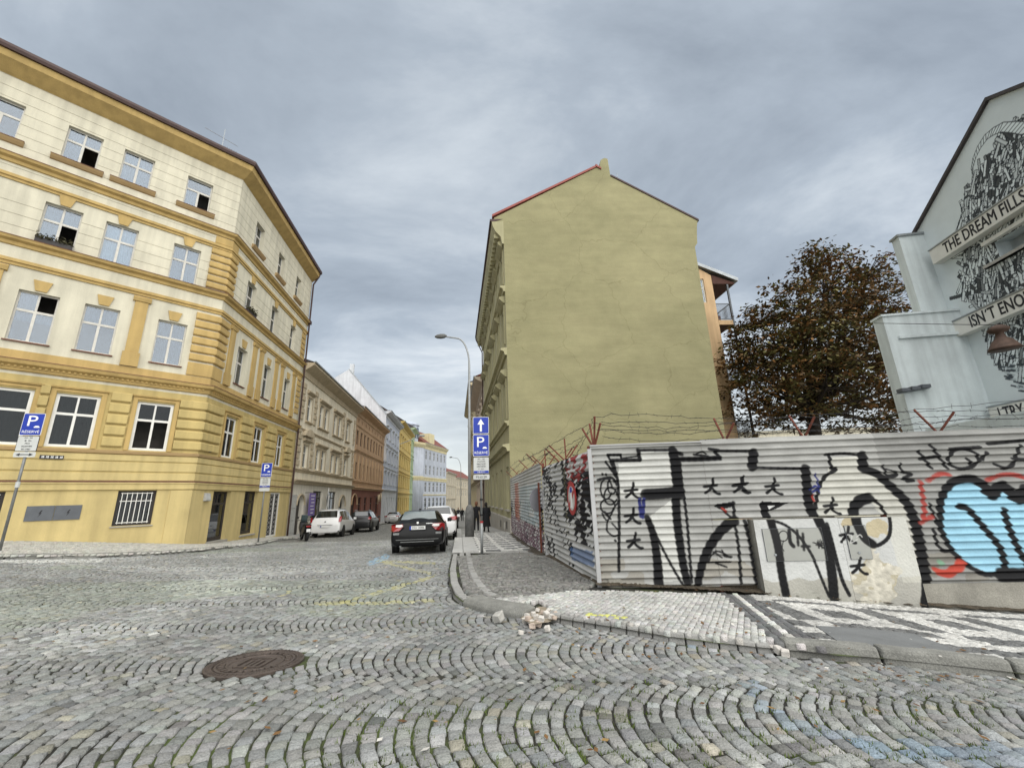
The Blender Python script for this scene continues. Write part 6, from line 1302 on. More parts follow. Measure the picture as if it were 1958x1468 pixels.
# ------------------------------------------------------------------ round signs on the side fence
mat('sign_red', (.36, .03, .03), rough=.5, var=.1, scale=6); mat('sign_blue', (.005, .03, .32), rough=.35, var=.05); mat('sign_faded', (.50, .47, .44), rough=.6, var=.15, scale=6); mat('sign_back', (.22, .22, .24), rough=.5, var=.15)
u_, z_ = FS.px(1100, 952); pS = FS.P(u_, .07, z_)
rs = empty('round_sign', pS, 'faded round red bordered sign fixed to the graffitied side fence', 'traffic sign')
MB().lathe(pS, [(.34, 0), (.34, .012)], 28, axis=FS.n).build('plate', 'sign_red', rs); MB().lathe(pS + FS.n * .0125, [(.245, 0), (.245, .003)], 24, axis=FS.n).build('face', 'sign_faded', rs)
MB().extr(FS, [(u_ - .1, z_ + .13), (u_ + .1, z_ + .11), (u_ + .06, z_ + .22), (u_ - .06, z_ + .23)], .087, .089).build('blue_patch', 'sign_blue', rs); MB().extr(FS, [(u_ - .09, z_ - .2), (u_ + .1, z_ - .19), (u_ + .06, z_ + .1), (u_ - .05, z_ + .12)], .087, .089).build('white_sticker', 'letter_white', rs); MB().extr(FS, [(u_ - .25, z_ + .12), (u_ - .16, z_ + .17), (u_ + .22, z_ - .12), (u_ + .14, z_ - .18)], .0865, .0875).build('slash', 'sign_red', rs)
u_, z_ = FS2.px(1034, 955); pS = FS2.P(u_ - .1, .1, z_)
rs2 = empty('round_sign', pS, 'grey back of a round sign on a short post at the fence joint', 'traffic sign'); MB().lathe(pS, [(.34, 0), (.34, .012)], 24, axis=FS2.n * .6 + FS2.dir * .8).build('plate', 'sign_back', rs2); MB().box(FS2, u_ - .14, u_ - .08, .04, .09, -1.9, z_ + .5).build('post', 'rust_iron', rs2)
# ================================================================== STREET FURNITURE
mat('post_grey', (.20, .205, .20), rough=.55, var=.2, scale=6, metal=.4); mat('post_light', (.30, .31, .31), rough=.5, var=.12, scale=4, metal=.3); mat('lamp_base', (.12, .12, .115), rough=.85, var=.3, scale=6, bump=.3, bscale=40)
mat('sign_white', (.62, .62, .60), rough=.4, var=.06); mat('sign_plate', (.50, .51, .49), rough=.45, var=.1)
CAR_ICON = [(-.5, -.18), (.5, -.18), (.5, .02), (.38, .06), (.26, .24), (-.26, .24), (-.38, .06), (-.5, .02)]
def rrect(u0, u1, z0, z1, r):
    o = []
    for cx_, cz_, a0 in ((u1 - r, z0 + r, -90), (u1 - r, z1 - r, 0), (u0 + r, z1 - r, 90), (u0 + r, z0 + r, 180)):
        for k in range(4): o.append((cx_ + r * math.cos(R(a0 + 30 * k)), cz_ + r * math.sin(R(a0 + 30 * k))))
    return o
def plate(F, u0, u1, z0, z1, root, d, face, border, name, bw=.014):
    p = MB().extr(F, rrect(u0, u1, z0, z1, .03), d - .012, d).build(name, border, root); MB().extr(F, rrect(u0 + bw, u1 - bw, z0 + bw, z1 - bw, .022), d + .0005, d + .002).build('face', face, p); return p
def p_sign(F, u0, u1, z0, z1, root, d):
    p = plate(F, u0, u1, z0, z1, root, d, 'sign_blue', 'sign_white', 'parking_sign'); w, h = u1 - u0, z1 - z0; uc = (u0 + u1) / 2
    put_text('P', F, uc - .05 * w, d + .003, z0 + .63 * h, .68 * h, 'letter_white', p, stretch=1.15); s = .27 * w
    MB().extr(F, [(uc + .23 * w + s * a, z0 + .38 * h + s * b) for a, b in CAR_ICON], d + .0026, d + .006).build('car_icon', 'letter_white', p)
    put_text('RÉSERVÉ', F, uc, d + .003, z0 + .155 * h, .165 * h, 'letter_white', p, stretch=1.0); return p
def text_plate(F, u0, u1, z0, z1, root, d, lines, bar=None):
    p = plate(F, u0, u1, z0, z1, root, d, 'sign_plate', 'letter_black', 'text_plate', .012); h = z1 - z0; n = len(lines) + (1 if bar else 0); zz = z1 - .11 * h
    for k, s in enumerate(lines):
        z = z1 - h * (.13 + .74 * k / max(n - 1, 1)); put_text(s, F, (u0 + u1) / 2, d + .003, z, .135 * h, 'letter_black', p, stretch=min(1.0, 7.0 / max(len(s), 1) * (u1 - u0) / .5 * .9))
    if bar:
        b = MB().extr(F, rrect(u0 + .02, u1 - .02, z0 + .02, z0 + .02 + .14 * h, .01), d + .0022, d + .004).build('blue_bar', 'sign_blue', p); put_text(bar, F, (u0 + u1) / 2, d + .005, z0 + .02 + .07 * h, .11 * h, 'letter_white', p)
    return p
def arrow2(F, u0, u1, z0, z1, root, d):
    p = plate(F, u0, u1, z0, z1, root, d, 'sign_plate', 'sign_white', 'arrow_plate', .006); zc_, uc = (z0 + z1) / 2, (u0 + u1) / 2; L = (u1 - u0) * .40; h = (z1 - z0) * .28
    MB().extr(F, [(uc - L, zc_), (uc - L + 2.2 * h, zc_ + h), (uc - L + 2.2 * h, zc_ + h * .3), (uc + L - 2.2 * h, zc_ + h * .3), (uc + L - 2.2 * h, zc_ + h), (uc + L, zc_), (uc + L - 2.2 * h, zc_ - h), (uc + L - 2.2 * h, zc_ - h * .3), (uc - L + 2.2 * h, zc_ - h * .3), (uc - L + 2.2 * h, zc_ - h)], d + .0026, d + .005).build('arrow', 'letter_black', p)
# right hand post: one way arrow, reserved parking, two plates
b = on_ground(921.5, 1058, KH); Fs = Frame(b[:2] + np.array([0, -.045]), 3); q = lambda x, y: Fs.px(x, y)
S1 = empty('sign_post', b, 'post with blue arrow sign, reserved parking sign and two plates on right pavement', 'road sign', 'parking sign posts')
MB().tube([b - np.array([0, 0, .05]), (b[0], b[1], q(920, 800)[1])], .035, 10).build('post', 'post_grey', S1, smooth=True)
MB().tube([b, b + np.array([0, 0, .9])], .042, 10).build('post_sleeve', 'post_light', S1, smooth=True)
u0, u1 = q(904.3, 850)[0], q(935.2, 850)[0]; za_, zb_ = q(920, 797)[1], q(920, 829)[1]
p = plate(Fs, u0, u1, zb_, za_, S1, .0, 'sign_blue', 'sign_white', 'arrow_sign'); uc, zc_ = (u0 + u1) / 2, (za_ + zb_) / 2; hh = (za_ - zb_)
MB().extr(Fs, [(uc - .055 * hh * 1.1, zc_ - .37 * hh), (uc + .06 * hh, zc_ - .37 * hh), (uc + .06 * hh, zc_ + .05 * hh), (uc + .2 * hh, zc_ + .05 * hh), (uc, zc_ + .38 * hh), (uc - .2 * hh, zc_ + .05 * hh), (uc - .06 * hh, zc_ + .05 * hh)], .0026, .006).build('arrow', 'letter_white', p)
p_sign(Fs, u0, u1, q(920, 872)[1], q(920, 830.5)[1], S1, .0); text_plate(Fs, u0 + .005, u1 - .005, q(920, 905.5)[1], q(920, 873.5)[1], S1, .0, ['PO - NE', 'S PLATNÝM', 'PARKOVACÍM', 'OPRÁVNĚNÍM', '0 - 24 h'], 'OBLAST 3')
sp = plate(Fs, u0 + .008, u1 - .002, q(920, 916.5)[1], q(920, 907)[1], S1, .0, 'sign_plate', 'sign_white', 'text_plate', .006); put_text('P3-0129', Fs, uc, .003, q(920, 912)[1], .10, 'letter_black', sp)
for z in (-.55, -.75, -.1): MB().lathe((b[0], b[1], z), [(.05, 0), (.05, .05)], 10).build('post_band', 'black_metal' if z > -.7 else 'sign_red', S1)
# left foreground post (its foot is outside the picture)
t_ = 12.4; pL = ray(62, 812) * t_; FL = Frame((pL[0], pL[1]), 17); q = lambda x, y: FL.px(x, y)
gz_ = g1(pL[0], pL[1]) + KH
S2 = empty('sign_post', (pL[0], pL[1] + .04, gz_), 'grey post with reserved parking sign, delivery times plate and double arrow, far left', 'road sign', 'parking sign posts')
zt_ = q(65, 790)[1]; zb_ = q(55, 832)[1]; w = .50
p_sign(FL, -.25, .25, zb_, zt_, S2, .0); text_plate(FL, -.25, .25, zb_ - .47, zb_ - .02, S2, .0, ['PO - PÁ', '08 - 18 h', 'PRO', 'ZÁSOBOVÁNÍ', 'MAX. 15 MINUT']); arrow2(FL, -.25, .25, zb_ - .64, zb_ - .49, S2, .0)
bb = FL.P(0, -.05, gz_ - .05); MB().tube([bb, FL.P(0, -.05, zt_ - .1)], .035, 10).build('post', 'post_grey', S2, smooth=True); MB().lathe((bb[0], bb[1], zb_ - 1.5), [(.05, 0), (.05, .16)], 10).build('post_sticker', 'sign_plate', S2)
# post by the yellow house
b = on_ground(493.5, 1036, KH); F3 = Frame(b[:2] + np.array([.02, -.05]), 12); q = lambda x, y: F3.px(x, y)
S3 = empty('sign_post', b, 'thin grey post with small reserved parking sign beside the yellow house door', 'road sign', 'parking sign posts')
zt_ = q(511, 885)[1]; MB().tube([b - np.array([0, 0, .05]), (b[0], b[1], zt_ - .1)], .035, 8).build('post', 'post_grey', S3, smooth=True)
p_sign(F3, -.25, .25, zt_ - .70, zt_, S3, .0); text_plate(F3, -.25, .25, zt_ - 1.22, zt_ - .73, S3, .0, ['PO - NE', 'S PLATNÝM', 'PARKOVACÍM', 'OPRÁVNĚNÍM', '0 - 24 h'], 'OBLAST 3'); plate(F3, -.24, .24, zt_ - 1.40, zt_ - 1.24, S3, .0, 'sign_plate', 'sign_white', 'text_plate', .006)
# street lamps
def lamp(label, bpx, top_px, head_px, r0, r1, base_h, hgt=KH, mt='post_light'):
    b = on_ground(*bpx, hgt); root = empty('street_lamp', b, label, 'street lamp', 'street lamps')
    Fp = Frame(b[:2], 0); zt_ = Fp.px(*top_px)[1]; hu, hz_ = Fp.px(*head_px)
    if base_h: MB().lathe(b - np.array([0, 0, .05]), [(r0 * 1.15, 0), (r0 * 1.1, base_h * .8), (r0 * .9, base_h), (r1 * 1.2, base_h + .12)], 14).build('base', 'lamp_base', root, smooth=True)
    pts = [(b[0], b[1], b[2] - .02 + base_h * .9), (b[0], b[1], b[2] + (zt_ - b[2]) * .6), (b[0], b[1], zt_ - 1.0)]; rr = hz_ - zt_ + 1.0
    for k in range(1, 9):
        a = R(90 * k / 8); pts.append((b[0] + (1 - math.cos(a)) * hu * .45, b[1], zt_ - 1.0 + math.sin(a) * rr * .92))
    pts.append((b[0] + hu * .95, b[1], hz_ + .0))
    MB().tube(pts, [r1, r1 * .95, r1 * .75] + [r1 * .6] * 8 + [r1 * .5], 10).build('mast', mt, root, smooth=True)
    MB().lathe((b[0], b[1], b[2] + (zt_ - b[2]) * .55), [(r1 * 1.2, 0), (r1 * 1.2, .12)], 10).build('collar', mt, root)
    s = -1 if hu < 0 else 1; h = (b[0] + hu, b[1], hz_); L = .34
    MB().lathe(h, [(.04, -L), (.11, -L * .6), (.14, 0), (.12, L * .6), (.03, L)], 10, axis=(1, 0, -.05 * s)).build('lamp_head', 'lamp_base', root, smooth=True)
    return root
lamp('tall grey curved street lamp with a thick stone grey base on the right pavement', (898, 1026), (903.5, 665), (843, 643), .20, .075, 1.45)
lamp('distant slim grey street lamp in front of the beige houses down the street', (881, 988), (880.5, 890), (862, 874), .12, .08, .9)
# lamp on a tall pole by the pale blue house
b = FB.P(46.2, 2.3, 0); gb = g1(b[0], b[1]) + KH; root = empty('street_lamp', (b[0], b[1], gb), 'tall grey pole with a sloping arm lamp before the pale blue house', 'street lamp', 'street lamps')
zt_ = Frame(b[:2], AB).px(738, 850)[1]; zt_ = 8.6
MB().tube([(b[0], b[1], gb - .05), (b[0], b[1], zt_)], [.12, .07], 10).build('mast', 'post_light', root, smooth=True); tip = np.array([b[0], b[1], zt_]) + FB.n * 3.4 + np.array([0, 0, .9]); MB().tube([(b[0], b[1], zt_ - .4), tip], .05, 8).build('arm', 'post_light', root); MB().lathe(tip, [(.05, -.5), (.15, -.2), (.15, .3), (.05, .5)], 10, axis=FB.n).build('lamp_head', 'post_light', root)

# manhole cover
mat('cast_iron', (.10, .080, .068), rough=.6, var=.25, scale=10, metal=.5, bump=.3, bscale=90)
mc = np.array([MH[0], MH[1]]); gzm = g1(*mc); sx_ = (g1(mc[0] + .5, mc[1]) - g1(mc[0] - .5, mc[1])); sy_ = (g1(mc[0], mc[1] + .5) - g1(mc[0], mc[1] - .5)); up_ = np.array([-sx_, -sy_, 1.0]); up_ /= np.linalg.norm(up_)
mh = empty('manhole_cover', (*mc, gzm), 'round rusty brown cast iron manhole cover in the cobbles', 'manhole cover')
cc = np.array([*mc, gzm]); ax1 = np.array([1, 0, sx_]); ax1 /= np.linalg.norm(ax1); ax2 = np.cross(up_, ax1)
MB().lathe(cc, [(.385, -.06), (.385, .006), (.375, .010), (.325, .010), (.32, -.004), (.2, -.004), (.01, -.003)], 40, axis=up_).build('frame', 'cast_iron', mh)
MB().lathe(cc, [(.31, -.01), (.31, .008), (.302, .010), (.292, .010), (.287, .0), (.23, .0), (.225, .009), (.21, .009), (.205, .0), (.01, .001)], 40, axis=up_).build('lid', 'cast_iron', mh)
def mh_bar(a, r0_, r1_, w, h=.012, nm='raised_mark'):
    d_ = math.cos(a) * ax1 + math.sin(a) * ax2; e_ = np.cross(up_, d_); mb_ = MB(); P = [cc + d_ * r0_ - e_ * w, cc + d_ * r1_ - e_ * w, cc + d_ * r1_ + e_ * w, cc + d_ * r0_ + e_ * w]
    mb_.poly([p + up_ * h for p in P])
    for k in range(4): mb_.quad(P[k] - up_ * .004, P[(k + 1) % 4] - up_ * .004, P[(k + 1) % 4] + up_ * h, P[k] + up_ * h)
    mb_.build(nm, 'cast_iron', mh)
for k in range(26):
    if k % 13 not in (0, 12): mh_bar(R(k * 360 / 26), .235, .277, .013 + .008 * (k % 3 == 0))
for k in range(60): mh_bar(R(k * 6), .335, .368, .008, .014, 'rim_rib')
for a_, b_, c_, d_ in ((-.12, -.10, -.12, .1), (.10, .12, -.12, .1), (-.12, .12, -.14, -.12), (-.12, .12, .1, .12), (-.06, -.03, -.12, .04), (.03, .06, -.12, .04), (-.015, .015, -.12, .07)):
    mb_ = MB(); P = [cc + ax1 * x_ + ax2 * y_ for x_, y_ in ((a_, c_), (b_, c_), (b_, d_), (a_, d_))]; mb_.poly([p + up_ * .012 for p in P])
    for k in range(4): mb_.quad(P[k], P[(k + 1) % 4], P[(k + 1) % 4] + up_ * .012, P[k] + up_ * .012)
    mb_.build('emblem', 'cast_iron', mh)

# loose setts lying about
mat('loose_pale', (.50, .47, .43), rough=.8, var=.2, scale=14, bump=.4, bscale=60); mat('loose_grey', (.36, .35, .32), rough=.8, var=.2, scale=14, bump=.4, bscale=60); mat('loose_pink', (.44, .36, .30), rough=.8, var=.2, scale=14, bump=.4, bscale=60); mat('sand', (.27, .225, .165), rough=.95, var=.25, scale=12, bump=.6, bscale=50)
rl = np.random.default_rng(8)
def stone(px, py, s, m, label, lift=0., grp='loose stones by the broken kerb'):
    g = on_ground(px, py, lift); z = g[2]; Rm = Matrix.Rotation(rl.uniform(0, 3.1), 3, 'Z') @ Matrix.Rotation(rl.normal(0, .18), 3, 'X') @ Matrix.Rotation(rl.normal(0, .18), 3, 'Y'); bm = bmesh.new(); bmesh.ops.create_cube(bm, size=1)
    for v in bm.verts: v.co = Vector((v.co.x * s * rl.uniform(.85, 1.15), v.co.y * s * rl.uniform(.8, 1.1), v.co.z * s * rl.uniform(.75, 1.0)))
    bmesh.ops.bevel(bm, geom=bm.edges[:], offset=s * .10, segments=1, affect='EDGES')
    for v in bm.verts: v.co = Rm @ v.co + Vector(rl.normal(0, s * .015, 3))
    mz = min(v.co.z for v in bm.verts)
    for v in bm.verts: v.co += Vector((g[0], g[1], z - mz - .004))
    me = bpy.data.meshes.new('loose_stone'); bm.to_mesh(me); bm.free(); o = link('loose_stone', me, None, m); tag(o, label, 'stone', grp); return o
stone(953, 1190, .115, 'loose_grey', 'single grey sett lying on the road in front of the curved corner kerb')
lab = 'pale loose sett in the rubble gap of the broken corner kerb'
for px_, py_, s, m in ((1004, 1192, .10, 'loose_pale'), (1016, 1196, .10, 'loose_pale'), (1010, 1186, .09, 'loose_pink'), (1025, 1184, .09, 'loose_pale'), (1035, 1188, .10, 'loose_pale'), (1046, 1180, .10, 'loose_pale'), (1055, 1184, .09, 'loose_pale'), (1020, 1178, .09, 'loose_pale'), (1038, 1175, .08, 'loose_pink'), (1050, 1171, .08, 'loose_pale'), (1062, 1176, .08, 'loose_pink'), (1030, 1198, .11, 'loose_pink'), (1018, 1202, .10, 'loose_pink'), (1008, 1181, .08, 'loose_pale'), (1060, 1186, .08, 'loose_pink'), (1044, 1190, .10, 'loose_grey'), (1028, 1170, .07, 'loose_pale')): stone(px_, py_, s * .66, m, {'loose_pale': 'pale', 'loose_pink': 'pinkish', 'loose_grey': 'grey'}[m] + lab[4:], .055 if py_ < 1190 else .0)
stone(1047, 1207, .06, 'loose_pale', 'small white stone on the road just below the kerb rubble'); stone(996, 1213, .05, 'loose_pale', 'tiny white stone chip on the road left of the kerb rubble')
for px_, py_, s in ((1480, 1247, .065), (1490, 1251, .07), (1503, 1255, .07), (1493, 1243, .06)): stone(px_, py_, s, 'loose_pale', 'white loose sett lying at the end of the long granite kerb', 0., 'white stones at the kerb end')
sp_ = [on_ground(*p, .052) for p in ((995, 1182), (1010, 1170), (1030, 1160), (1055, 1158), (1075, 1166), (1072, 1178), (1050, 1188), (1020, 1194))]; mb = MB(); mb.v = [tuple(p + np.array([0, 0, rl.uniform(-.004, .004)])) for p in sp_]; cn = np.mean(sp_, axis=0); mb.v.append(tuple(cn + np.array([0, 0, .0]))); mb.f = [(k, (k + 1) % 8, 8) for k in range(8)]; o = mb.build('sand_bed', 'sand', pav_c); tag(o, kind='stuff')
sp_ = [on_ground(*p, .0) + np.array([0, 0, .012]) for p in ((985, 1196), (1010, 1190), (1060, 1200), (1075, 1212), (1040, 1215), (1000, 1206))]; mb = MB(); mb.v = [tuple(p) for p in sp_]; mb.f = [tuple(range(6))]
# ================================================================== VEHICLES
mat('car_black', (.004, .004, .0045), rough=.3, var=.0, spec=.2, coat=.05); mat('car_white', (.66, .66, .65), rough=.3, var=.02, spec=.5, coat=.5); mat('car_silver', (.42, .42, .41), rough=.3, var=.02, metal=.5, coat=.5); mat('car_dark', (.010, .010, .011), rough=.28, var=.0, spec=.4, coat=.2); mat('tyre', (.012, .012, .012), rough=.85, var=.1); mat('rim', (.32, .33, .34), rough=.35, var=.05, metal=.8); mat('trim_black', (.012, .012, .012), rough=.6, var=.05)
mat('tail_red', (.25, .006, .008), rough=.15, var=.03, spec=.6, coat=.5); mat('tail_clear', (.62, .60, .58), rough=.2, var=.03, coat=.4); mat('number_white', (.66, .66, .64), rough=.4, var=.03); mat('number_blue', (.01, .04, .30), rough=.4, var=.03); mat('chrome', (.55, .56, .57), rough=.12, var=.02, metal=1.)
def car_glass():
    m = mat('car_glass', (.010, .014, .015), rough=.05, var=0, spec=.8, coat=.6); return m
car_glass()
mat('rear_glass', (.05, .075, .078), rough=.06, var=.25, scale=6, spec=.8, coat=.6)
class Loc:
    """local frame of a vehicle: x forward, y left, z up"""
    def __init__(s, p, ang, slope=0.):
        a = R(ang); s.p = np.array(p, float); s.x = np.array([math.cos(a) * math.cos(slope), math.sin(a) * math.cos(slope), math.sin(slope)]); s.y = np.array([-math.sin(a), math.cos(a), 0]); s.z = np.cross(s.x, s.y)
    def P(s, x, y, z): return s.p + x * s.x + y * s.y + z * s.z
def pieceL(L, name, pts_faces, m, parent, smooth=False, bevel=0.):
    mb = MB(); mb.v = [tuple(L.P(*p)) for p in pts_faces[0]]; mb.f = pts_faces[1]; return mb.build(name, m, parent, smooth=smooth, bevel=bevel)
def boxL(L, x0, x1, y0, y1, z0, z1, name, m, parent, bevel=.0):
    v = [(x, y, z) for x in (x0, x1) for y in (y0, y1) for z in (z0, z1)]; return pieceL(L, name, (v, [(0, 1, 3, 2), (4, 6, 7, 5), (0, 4, 5, 1), (2, 3, 7, 6), (0, 2, 6, 4), (1, 5, 7, 3)]), m, parent, bevel=bevel)
def car(label, rear_px, ang, S, Wd, paint, group, wheelr=.32, axles=(-1.4, 1.3), rails=False, tail='bmw', plate=None, rear_on=True, belt=.95, h=0., glass_to=None, rear_mat='car_glass', trimlow=True):
    """S: stations (x, z_bottom, z_belt, z_roof, half width, half roof width), from rear to front; x measured from the rear bumper"""
    b = on_ground(*rear_px, h); a = R(ang); L_ = S[-1][0]; f_ = b + np.array([math.cos(a), math.sin(a), 0]) * L_; sl = math.atan2(g1(f_[0], f_[1]) - g1(b[0], b[1]), L_)
    L = Loc(b, ang, sl); root = empty('parked_car', b, label, 'car', group)
    V = []; nS = len(S)
    for x, zb, zl, zr, w, wr in S:
        zm = zb + (zl - zb) * .55; half = [(0, zb), (.86 * w, zb), (.985 * w, zb + .09), (1.0 * w, zm), (.975 * w, zl - .04), (.955 * w, zl), (wr + (.955 * w - wr) * .12, zr - .09 if zr - zl > .15 else zl + (zr - zl) * .5), (wr * .93, zr - .02), (wr * .6, zr + .012), (0, zr + .02)]
        ring = [(x, y, z) for y, z in half] + [(x, -y, z) for y, z in reversed(half[1:-1])]; V.append(ring)
    n = len(V[0]); vv = [p for r_ in V for p in r_]; ff = []
    for i in range(nS - 1):
        for j in range(n): ff.append((i * n + j, i * n + (j + 1) % n, (i + 1) * n + (j + 1) % n, (i + 1) * n + j))
    ff.append(tuple(range(n))); ff.append(tuple((nS - 1) * n + j for j in reversed(range(n))))
    o = pieceL(L, 'body', (vv, ff), paint, root, smooth=True); md = o.modifiers.new('round', 'SUBSURF'); md.levels = 1; md.render_levels = 2
    # glass: strips between belt and roof where the cabin stands
    def side_pt(i, s, t, off=.012):
        x, zb, zl, zr, w, wr = S[i]; y0, z0_ = .955 * w, zl + .02; y1, z1_ = wr + (.955 * w - wr) * .12, zr - .10; return (x, s * (y0 + (y1 - y0) * t + off), z0_ + (z1_ - z0_) * t)
    cab = [i for i in range(nS) if S[i][3] - S[i][2] > .30]
    for s in (1, -1):
        for i0, i1 in zip(cab[:-1], cab[1:]):
            A_, B_, C_, D_ = side_pt(i0, s, .0), side_pt(i1, s, .0), side_pt(i1, s, .98), side_pt(i0, s, .98)
            k = .06; lerp = lambda p, q, t: tuple(np.array(p) * (1 - t) + np.array(q) * t)
            a_, b_, c_, d_ = lerp(A_, B_, k), lerp(A_, B_, 1 - k), lerp(D_, C_, 1 - k), lerp(D_, C_, k); pieceL(L, 'side_window', ([a_, b_, c_, d_], [(0, 1, 2, 3)]), 'car_glass', root)
    # rear glass and windscreen
    i = cab[0]; x1, _, zl1, zr1, w1, wr1 = S[i]; x0, _, zl0, zr0, w0, wr0 = S[i - 1]
    def slope_quad(xa, za, wa, xb, zb_, wb, nm, m, o_=.022):
        dx_, dz_ = xb - xa, zb_ - za; ln = math.hypot(dx_, dz_); nx_, nz_ = -dz_ / ln * o_, dx_ / ln * o_
        if (xa < 2) == (nx_ > 0): nx_, nz_ = nx_, nz_
        if nz_ < 0: nx_, nz_ = -nx_, -nz_
        t0, t1 = .10, .88
        q_ = []
        for t, s in ((t0, 1), (t0, -1), (t1, -1), (t1, 1)): q_.append((xa + dx_ * t + nx_, s * (wa + (wb - wa) * t) * .90, za + dz_ * t + nz_))
        return pieceL(L, nm, (q_, [(0, 1, 2, 3)]), m, root)
    if rear_on: slope_quad(x0, zr0, min(w0 * .86, wr0 + .02) if zr0 - zl0 < .2 else wr0, x1, zr1, wr1, 'rear_window', rear_mat)
    j = cab[-1]; slope_quad(S[j + 1][0], S[j + 1][3], S[j + 1][4] * .84, S[j][0], S[j][3], S[j][5], 'windscreen', 'car_glass')
    # wheels
    for ax in axles:
        for s in (1, -1):
            c_ = L.P(ax, s * (Wd / 2 - .10), wheelr); aw = L.y * s
            w_ = MB().lathe(c_, [(wheelr * .62, -.10), (wheelr * .96, -.10), (wheelr, -.06), (wheelr, .07), (wheelr * .95, .105), (wheelr * .64, .10)], 22, axis=aw).build('wheel', 'tyre', root, smooth=True); MB().lathe(c_, [(wheelr * .64, -.02), (wheelr * .64, .098), (wheelr * .52, .085), (wheelr * .16, .09), (.02, .10)], 14, axis=aw).build('rim', 'rim', w_)
            MB().lathe(L.P(ax, s * (Wd / 2 + .004), wheelr + .02), [(wheelr * 1.16, -.04), (wheelr * 1.16, .0), (wheelr * 1.04, .002)], 20, axis=aw).build('wheel_arch', 'trim_black', root)
    for s in (1, -1):   # mirrors
        jx = S[j][0] + (S[j + 1][0] - S[j][0]) * .55; boxL(L, jx - .10, jx + .08, s * (Wd / 2) if s > 0 else s * (Wd / 2) - .18, s * (Wd / 2) + .18 if s > 0 else s * (Wd / 2), S[j][2] + .02, S[j][2] + .17, 'mirror', paint, root, .03)
        if rails: MB().tube([L.P(S[cab[0]][0] + .15, s * (S[cab[0]][5] - .06), S[cab[0]][3] + .02), L.P(S[cab[0]][0] + .3, s * (S[cab[0]][5] - .06), S[cab[0]][3] + .09), L.P(S[j][0] - .5, s * (S[j][5] - .06), S[j][3] + .09), L.P(S[j][0] - .35, s * (S[j][5] - .06), S[j][3] + .03)], .022, 6).build('roof_rail', 'post_light' if paint == 'car_white' else 'chrome', root)
    if trimlow: boxL(L, .02, .2, -Wd / 2 * .93, Wd / 2 * .93, S[0][1] - .02, S[0][1] + .12, 'bumper_skirt', 'trim_black', root, .03)
    return L, root
def number(L, root, x, z, w=.52, h=.12, txt=None):
    p = boxL(L, x - .02, x, -w / 2, w / 2, z, z + h, 'number_plate', 'number_white', root); boxL(L, x - .023, x - .0205, w / 2 - .05, w / 2, z, z + h, 'euro_band', 'number_blue', p)
    if txt:
        me = text_mesh(txt, h * .92, .002); M = Matrix(((-L.y[0], 0, -L.x[0], 0), (-L.y[1], 0, -L.x[1], 0), (0, 1, 0, 0), (0, 0, 0, 1))); M.translation = Vector(L.P(x - .0225, -.02, z + h / 2)); me.transform(M); link('lettering', me, p, 'letter_black')
SH = 97.5
# black estate
S_est = [(.0, .30, .60, .64, .80, .66), (.03, .26, .70, .76, .86, .70), (.10, .24, .90, 1.00, .885, .72), (.30, .23, .96, 1.06, .90, .66), (.72, .23, .97, 1.40, .905, .57), (1.5, .22, .955, 1.435, .91, .59), (2.35, .22, .945, 1.42, .91, .585), (2.95, .22, .93, 1.33, .91, .56), (3.55, .22, .90, .94, .905, .72), (4.25, .24, .80, .82, .86, .68), (4.5, .32, .62, .64, .74, .6)]
L, bk = car('black estate car with red tail lights parked by the right kerb', (797, 1060), SH, S_est, 1.82, 'car_black', 'cars parked along the right kerb', axles=(.98, 3.74), rear_mat='rear_glass')
for s in (1, -1):
    V_ = [(.055, s * .50, .80), (.05, s * .86, .74), (.05, s * .86, .93), (.085, s * .56, .935), (.12, s * .50, .90)]
    t = pieceL(L, 'tail_light', ([(-.03, s * .47, .90), (-.035, s * .60, .765), (-.02, s * .80, .74), (.16, s * .895, .75), (.20, s * .90, .95), (.06, s * .80, .985), (-.005, s * .50, .975)], [tuple(range(7))]), 'tail_red', bk)
    pieceL(L, 'reverse_light', ([(-.04, s * .48, .905), (-.042, s * .56, .875), (-.03, s * .72, .885), (-.02, s * .72, .955), (-.02, s * .52, .965)], [tuple(range(5))]), 'tail_clear', bk)
    boxL(L, -.025, .0, s * .60 if s > 0 else -.80, .80 if s > 0 else -.60, .63, .70, 'reflector', 'post_grey', bk, .01)
number(L, bk, -.03, .79, .52, .115, '3SU 3086'); MB().lathe(L.P(-.03, 0, 1.005), [(.04, 0), (.035, .012)], 12, axis=-L.x).build('badge', 'letter_white', bk)
boxL(L, -.03, -.02, .0 - .50, -.28, .965, .99, 'model_badge', 'chrome', bk); boxL(L, -.03, .02, -.70, .70, .47, .485, 'bumper_line', 'post_grey', bk); boxL(L, -.03, .02, -.55, .55, .395, .415, 'bumper_line', 'post_grey', bk)
MB().tube([L.P(.12, .30, 1.09), L.P(.19, -.12, 1.13)], .012, 5).build('wiper', 'trim_black', bk); boxL(L, .66, .92, -.03, .03, 1.415, 1.47, 'roof_aerial', 'trim_black', bk, .01); MB().tube([L.P(.02, .55, .27), L.P(.2, .55, .28)], .035, 8).build('exhaust', 'chrome', bk)
